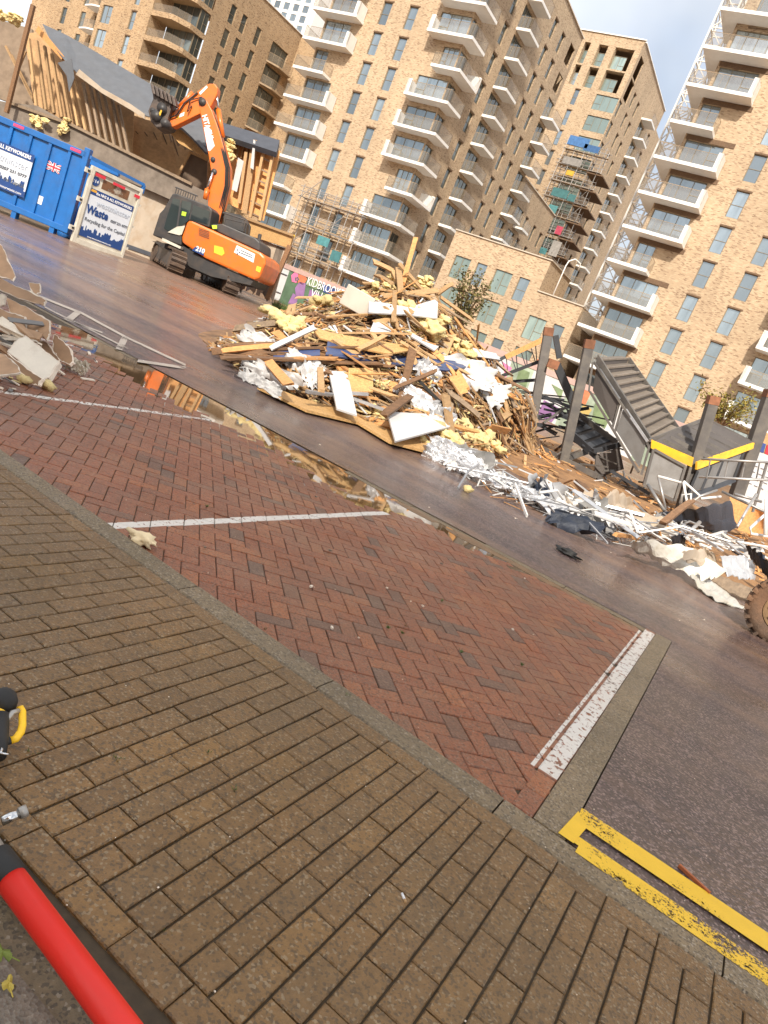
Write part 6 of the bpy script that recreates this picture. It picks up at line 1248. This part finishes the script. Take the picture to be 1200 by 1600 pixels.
# tangle of dark steel between the heap and the stair
random.seed(55); GB = 'dark steel bars tangled beside the heap'
tr = empty('roof_truss', P(800, 570, 20.5), 'light steel truss with an orange painted top chord, leaning on the leftmost post', 'truss')
for a, b, m, w in (((770, 568, 20.4), (792, 556, 20.4), 'stair_dk', .09), ((790, 558, 20.4), (850, 530, 20.4), 'timber_or', .14), ((772, 592, 20.3), (845, 564, 20.3), 'stair_dk', .09)):
    mb = MB(); mb.bar(P(*a), P(*b), w, w, F0); mb.build('chord', M[m], tr)
for k in range(9): x = 776 + k * 7.6; mb = MB(); mb.bar(P(x, 566 - k * 3.4, 20.38), P(x + (8 if k % 2 else 2), 588 - k * 2.9, 20.32), .025, .025); mb.build('web_bar', M['stair_dk'], tr)
for lab, a, b, w, m in (('dark steel beam dropping from the leftmost post to the second', (868, 566, 19.9), (896, 630, 19.9), .2, 'stair_dk'), ('short dark strut beside the head of the leftmost post', (868, 524, 19.9), (874, 560, 19.9), .14, 'stair_dk'), ('rusted bracket hanging on the leftmost post', (856, 566, 19.4), (872, 572, 19.4), .22, 'rust'), ('grey bottom rail running from the leftmost post to the landing', (824, 690, 19.5), (935, 745, 17.9), .14, 'stair'), ('dark plank lying before the second post', (808, 708, 18.6), (878, 726, 18.2), .16, 'timber_dk'), ('grey cross beam at the foot of the second post', (880, 718, 18.6), (920, 704, 19.4), .14, 'stair'), ('pale rail end pointing at the scrap line', (935, 745, 17.9), (958, 766, 17.2), .1, 'stair'), ('curved dark rail under the landing', (955, 736, 18), (1015, 772, 17.4), .08, 'stair_dk')):
    mb = MB(); mb.bar(P(*a), P(*b), w, w, F0); mb.solo('steel_beam', M[m], lab, 'beam')
for k in range(46):
    x = random.uniform(772, 905); y = 588 + (x - 772) * .42 + random.uniform(-6, 52); d = random.uniform(19.6, 21.2); a = P(x, y, d); q = P(x + random.uniform(30, 80) * random.choice([1, 1, -1]), y + random.uniform(-6, 36), d + random.gauss(0, .5)); w = random.choice([.03, .04, .06, .09])
    mb = MB(); mb.bar(a, q, w, w, F0); mb.solo('steel_bar', M[random.choices(['stair_dk', 'stair', 'alu'], [6, 2, 1])[0]], ('thick' if w > .08 else 'thin' if w < .05 else 'stout') + ' dark steel bar in the tangle, ' + ('close to the heap' if x < 805 else 'around the leftmost post' if x < 850 else 'between the first two posts') + (', low down' if y > 610 + (x - 772) * .42 else ', high up'), 'bar', GB)
for k in range(26):
    x = random.uniform(880, 1000); y = 680 + (x - 880) * .5 + random.uniform(0, 40); a = P(x, y, 18.9); q = P(x + random.uniform(-30, 45), y + random.uniform(-14, 26), 18.4); mb = MB(); mb.bar(a, q, random.choice([.025, .04]), .03, F0); mb.solo('steel_bar', M[random.choice(['stair', 'stair_dk', 'galv'])], 'thin steel rod in the tangle under the stair, ' + ('left of the side panel' if x < 920 else 'below the side panel' if x < 965 else 'near the yellow edge'), 'bar', 'thin rods under the stair')
# galvanised barriers
br = empty('guard_rail', P(1140, 740, 15), 'galvanised two-rail barrier reaching in from the right edge', 'guard rail')
for pts in ([(1096, 717, 15), (1215, 723, 14.6)], [(1092, 745, 15), (1215, 751, 14.6)]): mb = MB(); mb.tube([P(*q) for q in pts], .025, 8); mb.build('rail', M['galv'], br, True)
for x in (1110, 1138, 1164, 1187): mb = MB(); mb.tube([P(x, 718 + (x - 1100) * .05, 14.9), P(x - 6, 747 + (x - 1100) * .05, 14.9)], .014, 6); mb.build('baluster', M['galv'], br)
mb = MB(); mb.tube([P(1199, 722, 14.7), P(1176, 800, 14.7)], .03, 8); mb.build('upright', M['galv'], br)
for k, (pts, lab) in enumerate(([[(1028, 744, 14.2), (1064, 754, 14.2)], 'galvanised tube leaning left of the third post'], [[(1029, 746, 14.2), (1040, 796, 14)], 'thin galvanised leg under the leaning tube'], [[(1012, 757, 14), (1038, 798, 13.6)], 'stout pale tube slanting to the scrap line'], [[(1068, 753, 14), (1074, 790, 13.8), (1094, 775, 14), (1068, 752, 14)], 'bent white bracket at the foot of the third post'], [[(1064, 790, 13.6), (1066, 773, 13.6), (1080, 772, 13.6), (1078, 788, 13.5)], 'square white tube loop by the third post'], [[(1092, 776, 14), (1120, 766, 14.4)], 'pale tube under the right guard panels, upper one'], [[(1095, 779, 14), (1126, 776, 14.2)], 'pale tube under the right guard panels, lower one'], [[(1128, 768, 14), (1200, 802, 13.4)], 'long grey angle bar over the orange fibreboard'], [[(1152, 823, 12.8), (1168, 795, 13.2), (1182, 772, 13.4)], 'galvanised tube rising across the orange fibreboard'], [[(1200, 800, 12.6), (1172, 825, 12.4), (1174, 834, 12.4), (1200, 838, 12.3)], 'bent galvanised tube at the right edge'], [[(1076, 832, 12.2), (1093, 816, 12.6)], 'white tube sticking up out of the metal scrap'], [[(1148, 772, 13.6), (1190, 784, 13.6)], 'white tube lying behind the orange fibreboard'], [[(1198, 780, 12.4), (1196, 836, 12.2)], 'upright pale tube at the right edge'])):
    mb = MB(); mb.tube([P(*q) for q in pts], .035 if k in (2, 10, 12) else .025, 8); mb.solo('tube', M['galv' if k % 3 else 'pvc'], lab, 'tube', smooth=True)

# ------------------------------------------------------------------ broken plasterboard at the left
M['pb_paper'] = mat('brown_board_paper', (.42, .26, .15), .85, .2, 4, bmp=.003, dirt=(.16, .1, .06), dirtamt=.5); M['pb_face'] = mat('cream_board_face', (.78, .71, .59), .8, .1, 3, bmp=.003, dirt=(.38, .26, .16), dirtamt=.55); M['pb_core'] = mat('broken_gypsum_edge', (.74, .64, .52), .9, .2, 8, bmp=.01)
z64 = lambda x, y: (x / 6.4, 370 + y / 6.4)
def pboard(label, m, pts, d0, d1, t=.014, edge=True, group=None):
    """pts in the enlarged view; distance runs from d0 at the top to d1 at the foot"""
    ys_ = [p[1] for p in pts]; a, b = min(ys_), max(ys_); dense = []
    for i, p in enumerate(pts):
        q = pts[(i + 1) % len(pts)]
        for k in range(5):
            t_ = k / 5; j = 0 if k == 0 else 7
            dense.append((p[0] + (q[0] - p[0]) * t_ + random.uniform(-j, j), p[1] + (q[1] - p[1]) * t_ + random.uniform(-j, j)))
    w = []
    for x, y in dense: px, py = z64(x, y); d = d0 + (d1 - d0) * (y - a) / (b - a); w.append(P(px, py, d))
    c = sum(w, Vector()) / len(w); n = (w[5] - w[0]).cross(w[10] - w[5]).normalized()
    if n.dot(EYE - c) < 0: n = -n
    o = empty('plasterboard', c, label, 'plasterboard', group); k = len(w)
    mb = MB(); mb.quad(*w); mb.quad(*[p - n * t for p in reversed(w)]); mb.build('face', M[m], o)
    mb = MB(); i_ = [p + (c - p).normalized() * .004 + n * .002 for p in w]; mb.add(w + [p - n * t for p in w], [(i, (i + 1) % k, (i + 1) % k + k, i + k) for i in range(k)]); mb.add(w + [p + (c - p).normalized() * random.uniform(.006, .022) + n * .0015 for p in w], [(i, (i + 1) % k, (i + 1) % k + k, i + k) for i in range(k)]); mb.build('broken_edge', M['pb_core'], o)
random.seed(9)
pboard('tall brown-backed plasterboard standing at the left frame edge', 'pb_paper', [(-60, 60), (0, 70), (45, 130), (155, 395), (130, 440), (-60, 380)], 8.6, 8.0)
pboard('tan torn plasterboard flap sticking up behind the pile', 'pb_paper', [(285, 460), (400, 465), (410, 560), (330, 590)], 8.0, 7.8)
pboard('long brown plasterboard strip with a pale top edge, pointing at the road', 'pb_paper', [(-60, 380), (60, 440), (235, 520), (465, 640), (440, 690), (190, 620), (-60, 500)], 8.0, 7.5)
pboard('tan plasterboard piece lying on the long strip', 'pb_face', [(220, 520), (320, 545), (465, 638), (380, 640)], 7.8, 7.6)
pboard('broad brown plasterboard lying across the middle of the pile', 'pb_paper', [(60, 605), (300, 720), (505, 840), (505, 970), (470, 1040), (380, 940), (250, 960), (100, 760)], 7.5, 7.0, .02)
pboard('cream plasterboard corner at the left frame edge', 'pb_face', [(-40, 550), (60, 590), (45, 680), (-40, 700)], 7.4, 7.3)
pboard('second brown plasterboard under the broad one', 'pb_paper', [(-60, 700), (120, 760), (260, 800), (270, 960), (200, 960), (-60, 850)], 7.3, 7.0)
pboard('upright grey-brown plasterboard at the right of the pile', 'pb_paper', [(540, 970), (620, 1030), (720, 1130), (735, 1250), (700, 1285), (600, 1235), (520, 1130)], 7.3, 7.05, .03)
pboard('dark brown plasterboard behind the cream one', 'pb_paper', [(300, 1000), (470, 1050), (600, 1240), (560, 1250), (420, 1150)], 7.15, 7.0)
pboard('large cream plasterboard tipped on the bricks, a dent in its face', 'pb_face', [(70, 1150), (140, 1050), (255, 985), (430, 1120), (600, 1250), (500, 1400), (420, 1430), (240, 1280)], 6.75, 6.2, .05)
pboard('tan lower fold of the tipped cream plasterboard', 'pb_paper', [(70, 1160), (235, 1285), (430, 1425), (385, 1490), (335, 1480), (180, 1330)], 6.2, 6.02, .03)
pboard('flat tan board on the bricks at the left frame edge', 'pb_paper', [(-60, 1150), (60, 1180), (190, 1300), (200, 1360), (-60, 1400)], 6.0, 5.55)
for k in range(22):
    x = random.uniform(-30, 220); y = random.uniform(840, 1130); px, py = z64(x, y); c = P(px, py, 7.0 - (y - 840) / 290 * .25); mb = MB(); a = random.gauss(.1, .3); d = (R0 * math.cos(a) + F0 * math.sin(a) + U0 * random.gauss(-.1, .2)).normalized(); mb.bar(c - d * random.uniform(.08, .25), c + d * random.uniform(.08, .25), random.uniform(.04, .12), random.uniform(.012, .03), U0 + F0 * random.gauss(0, .5), random.uniform(.5, 1))
    mb.solo('board_scrap', M[random.choice(['panel_gy', 'pb_face', 'panel_gy', 'pb_paper'])], ('broad ' if k % 3 == 0 else 'narrow ') + 'broken board scrap in the left pile, ' + ('at the frame edge' if x < 40 else 'under the broad brown board' if y < 960 else 'beside the cream board'), 'board scrap', 'board scraps in the left pile')
mb = MB()
for k in range(60):
    x = abs(random.gauss(0, 60)); y = random.gauss(594 - x * .25, 8); q = GL(min(150, x), min(640, max(540, y)), .012); d = Vector((random.gauss(0, 1), random.gauss(0, 1), .2)).normalized() * random.uniform(.005, .05); mb.mi = random.choices(range(3), [4, 3, 1])[0]; mb.bar(q - d, q + d, random.uniform(.008, .04), .01)
tag(mb.build('board_crumbs', [M['pb_core'], M['panel_gy'], M['foam']]), kind='stuff')
# dark mass the boards lie on
mb = MB(); 
for j in range(13):
    for i in range(17):
        la = -8.0 + 3.2 * i / 16; d = 7.25 + 1.6 * j / 12; e = max(0, math.sin(math.pi * j / 12)) * min(1, (16 - i) / 7); q = L(la, d, -.02 + .34 * e * (1 + .5 * mnoise.noise((la * 3, d * 3, 0)))); mb.v.append(q)
for j in range(12):
    for i in range(16): a = j * 17 + i; mb.f.append((a, a + 1, a + 18, a + 17)); mb.m.append(0)
tag(mb.build('board_rubble', mat('dusty_board_rubble', (.2, .15, .11), .9, .5, 6, bmp=.03, bscale=14)), kind='stuff')
lump(GL(77, 603, .04), .06, (1.2, .9, .8), 3, 2).solo('insulation_lump', M['foam'], 'small yellow insulation piece at the foot of the cream plasterboard', 'insulation', smooth=True)
lump(GL(38, 592, .04), .06, (1.5, .9, .6), 8, 2).solo('insulation_lump', M['foam'], 'small yellow insulation piece in the shade of the cream plasterboard', 'insulation', smooth=True)
crumple(GL(123, 572, .08), R0, U0 + F0, .22, .16, .08, 4.4).solo('paper_scrap', M['pb_face'], 'crumpled torn paper on the bricks right of the plasterboard pile', 'paper')
mb = MB(); mb.bar(GL(90, 578, .03), GL(100, 585, .02), .03, .015); mb.solo('board_scrap', M['pb_face'], 'white splinter on the bricks right of the cream plasterboard', 'board scrap')
mb = MB(); mb.bar(GL(127, 591, .01), GL(147, 594, .01), .04, .012); mb.solo('board_scrap', M['pb_face'], 'flat torn strip lying alone on the red bricks', 'board scrap')

# ------------------------------------------------------------------ small things on the ground
mb = lump(GL(222, 842, .03), .062, (1.35, .8, .55), 5, 3, .8); mb.solo('foam_chunk', M['foam_pale'] if 'foam_pale' in M else mat('pale_foam_chunk', (.72, .58, .36), .9, .12, 14, bmp=.01, bscale=60), 'pale yellow foam chunk on the red bricks beside the white bay line', 'foam chunk', smooth=True)
lump(GL(731, 764, .05), .06, (1.2, 1, .9), 6, 2).solo('foam_chunk', M['foam'], 'small yellow foam lump alone on the wet road before the heap', 'foam chunk', smooth=True)
lump(GL(888, 864, .03), .09, (1.5, .8, .35), 9, 3, .9).solo('rag', M['black'], 'crumpled black rag lying on the wet road', 'rag', smooth=True)
mb = MB(); a = GL(628, 1396, .025); b = GL(634, 1410, .025); mb.tube([a, a.lerp(b, .68)], .0042, 10); o = empty('cigarette_end', a, 'cigarette end lying on the brown paving blocks', 'cigarette end'); mb.build('paper', M['print_white'], o, True); mb = MB(); mb.tube([a.lerp(b, .68), b], .0043, 10); mb.build('filter', M['timber'], o, True)
mb = MB(); mb.bar(GL(1061, 1352, .014), GL(1109, 1396, .014), .014, .014); mb.solo('stick', mat('rusty_stick', (.36, .1, .03), .6, .3, 6), 'rust-brown stick lying on the tarmac beyond the yellow lines', 'stick')
M['leaf_g'] = leaf_mat('fallen_green_leaf', (.12, .2, .03), (.25, .3, .06)); M['leaf_y'] = leaf_mat('fallen_yellow_leaf', (.45, .36, .06), (.55, .42, .08))
def leaf(px, py, s, m, lab, rot):
    c = GL(px, py, .004); mb = MB(); pts = []
    for k in range(22):
        a = 2 * math.pi * k / 22; r = s * (.55 + .45 * abs(math.cos(2.5 * a)) ** .7); pts.append(c + Vector((math.cos(a + rot) * r, math.sin(a + rot) * r * .8, .004 + .008 * math.sin(3 * a))))
    mb.add([c + Vector((0, 0, .012))] + pts, [(0, k + 1, (k + 1) % 22 + 1) for k in range(22)]); mb.tube([c + Vector((0, 0, .008)), c + Vector((math.cos(rot) * s * 1.7, math.sin(rot) * s * 1.7, .006))], .0015, 5); mb.solo('fallen_leaf', M[m], lab, 'leaf')
leaf(2, 1492, .026, 'leaf_g', 'green fallen leaf on the pale slab at the left edge', .4); leaf(12, 1540, .02, 'leaf_y', 'yellow fallen leaf on the pale slab below the green one', -.3)
random.seed(77); mb = MB()
for k in range(260):
    q = GL(random.uniform(0, 1200), random.uniform(760, 1600), .02); s = random.uniform(.0008, .0025); mb.mi = random.choices(range(3), [4, 3, 2])[0]; mb.box(q, (s * 2, s * 1.6, s), Matrix.Rotation(random.random() * 3, 3, 'Z'))
for k in range(50):
    q = GL(random.uniform(300, 1200), random.uniform(640, 1000), .016); s = random.uniform(.004, .011); mb.mi = random.choices(range(3), [4, 3, 2])[0]; mb.box(q, (s * 2.4, s * 1.2, s), Matrix.Rotation(random.random() * 3, 3, 'Z'))
tag(mb.build('grit', [M['pb_core'], M['slab'], M['timber_dk']]), kind='stuff')
mb = MB()
for px, py in ((323, 792), (606, 982), (628, 990), (365, 1238), (325, 1180), (540, 1090), (262, 1462), (720, 1020), (690, 940), (815, 1040), (180, 1190), (45, 1180)):
    c = GL(px, py, .008)
    for k in range(14): d = Vector((random.gauss(0, .012), random.gauss(0, .012), random.uniform(.008, .024))); e = Vector((.004, .002, 0)); mb.add([c - e, c + e, c + d], [(0, 1, 2)])
tag(mb.build('moss_tufts', M['grass']), kind='stuff')

# ------------------------------------------------------------------ red hose pole with its valve
M['red'] = mat('red_tube_paint', (.86, .022, .01), .42, .06, 3, objvar=0, bmp=.0012, bscale=60, dirt=(.5, .03, .02), dirtamt=.35); M['grey_cast'] = mat('dull_cast_metal', (.36, .34, .31), .4, .15, 6, metal=.5, bmp=.001); M['yell'] = mat('worn_yellow_handle', (.85, .5, .015), .45, .15, 12, dirt=(.3, .2, .05), dirtamt=.4)
HZ = .085
def HPt(px, py, z=HZ): return G(px, py, z)
hA, hB = HPt(1, 1352), HPt(190, 1606); hd = (hB - hA).normalized()
ho = empty('hose_pole', hA, 'bright red tube with black collar and yellow-handled valve at the lower left', 'hose')
hr = .0335
mb = MB(); mb.tube([hA + hd * .035, hB + hd * .8], hr, 28); mb.build('red_tube', M['red'], ho, True)
mb = MB(); mb.tube([hA - hd * .03, hA - hd * .025, hA + hd * .028, hA + hd * .05, hA + hd * .055], [hr * .9, hr * 1.14, hr * 1.14, hr * 1.1, hr * .9], 28); mb.build('black_collar', M['black'], ho, True)
mb = MB(); mb.tube([hA - hd * .26, hA - hd * .2, hA - hd * .16, hA - hd * .1, hA - hd * .05, hA - hd * .02], [hr * .62, hr * .66, hr * .9, hr * .98, hr * .92, hr * .86], 24); vb = mb.build('valve_body', M['grey_cast'], ho, True)
sp = HPt(12, 1279, HZ + .01); se = HPt(42, 1266, HZ + .02); mb = MB(); mb.tube([sp - (se - sp) * .3, sp.lerp(se, .62)], .0125, 16); mb.build('side_spout', M['chrome'], vb, True); mb = MB(); mb.tube([sp.lerp(se, .6), se], .0155, 16); mb.build('spout_cap', M['grey_cast'], vb, True)
zq = lambda x, y, z: HPt(x / 5.717, 1060 + y / 5.717, z)
mb = MB(); mb.tube([zq(-40, 700, .08), zq(-20, 560, .09), zq(-10, 420, .1), zq(-10, 330, .11)], .028, 18); mb.build('neck', M['black'], ho, True)
mb = MB(); mb.tube([zq(-30, 350, .105), zq(-10, 320, .11)], .033, 20); mb.build('yellow_band', M['yell'], ho, True)
lump(zq(25, 205, .12), .042, (1, 1, 1), 2, 3, .08).build('black_grip', M['black'], ho, True)
mb = MB(); mb.tube([zq(0, 440, .1), zq(60, 370, .11), zq(110, 305, .12), zq(165, 290, .12)], .008, 10); mb.build('lever_arm', M['grey_cast'], ho, True)
mb = MB(); mb.tube([zq(160, 270, .12), zq(185, 262, .12), zq(200, 300, .115), zq(200, 420, .105), zq(185, 480, .1), zq(140, 540, .09), zq(95, 555, .085)], [.007, .0095, .011, .011, .0115, .0115, .011], 14); mb.build('yellow_handle', M['yell'], ho, True)
mb = MB(); mb.tube([zq(95, 552, .085), zq(40, 570, .08), zq(-20, 560, .085)], .012, 12); mb.build('handle_root', M['black'], ho, True)
mb = MB(); mb.tube([zq(0, 610, .1), zq(15, 640, .1), zq(0, 665, .1), zq(-20, 650, .1)], .005, 8); mb.build('ring_clip', M['chrome'], ho, True); mb = MB(); mb.tube([zq(5, 668, .1), zq(75, 678, .1)], .003, 8); mb.build('split_pin', M['chrome'], ho, True)

# ------------------------------------------------------------------ muddy wheel at the right edge
M['tyre'] = mat('mud_caked_tyre', (.085, .05, .03), .75, .4, 14, bmp=.012, bscale=50, dirt=(.26, .135, .07), dirtamt=.9); M['rim'] = mat('muddy_rim', (.32, .2, .1), .6, .3, 8, dirt=(.2, .11, .055), dirtamt=.8)
wc = P(1221, 968, 8.2); wc.z = .40; ax = (-R0 * .55 - F0 * .83).normalized(); fw_ = Vector((-ax.y, ax.x, 0))
wh = empty('wheel', Vector((wc.x, wc.y, 0)), 'mud-caked digger wheel with chunky lugs at the right edge', 'wheel')
def wp(r, a, o_): return wc + (fw_ * math.cos(a) + U0 * math.sin(a)) * r + ax * o_
mb = MB(); prof = [(.22, .1), (.3, .135), (.355, .135), (.375, .11), (.38, 0), (.375, -.11), (.355, -.135), (.3, -.135), (.22, -.1)]; n = 40
for k in range(n):
    for r, o_ in prof: mb.v.append(wp(r, 2 * math.pi * k / n, o_))
m_ = len(prof)
for k in range(n):
    for j in range(m_ - 1): a = k * m_ + j; b = ((k + 1) % n) * m_ + j; mb.f.append((a, b, b + 1, a + 1)); mb.m.append(0)
ty = mb.build('tyre', M['tyre'], wh, True)
lg = MB()
for k in range(22):
    for s in (-1, 1):
        a0 = 2 * math.pi * (k + (.5 if s > 0 else 0)) / 22; a1 = a0 + .1; b0 = a0 + .12; b1 = b0 + .1
        lo = [wp(.372, a0, 0), wp(.372, a1, 0), wp(.34, b1, s * .145), wp(.34, b0, s * .145)]; hi = [wp(.425, a0, 0), wp(.425, a1, 0), wp(.4, b1, s * .155), wp(.4, b0, s * .155)]
        lg.add(lo + hi, [(4, 5, 6, 7), (0, 1, 5, 4), (1, 2, 6, 5), (2, 3, 7, 6), (3, 0, 4, 7), (3, 2, 1, 0)])
lg.build('tread_lugs', M['tyre'], ty)
mb = MB(); mb.tube([wp(0, 0, -.1), wp(0, 0, .05)], .22, 28); mb.tube([wp(0, 0, .05), wp(0, 0, .1)], .1, 16); ri = mb.build('rim', M['rim'], wh)
for k in range(8): mb = MB(); a = 2 * math.pi * k / 8; mb.tube([wp(.15, a, .05), wp(.15, a, .075)], .018, 6); mb.build('wheel_nut', M['rim'], ri)
mb = MB(); mb.tube([wp(0, 0, -.1), wp(0, 0, -1.2)], .06, 10); mb.build('axle', M['char'], wh)
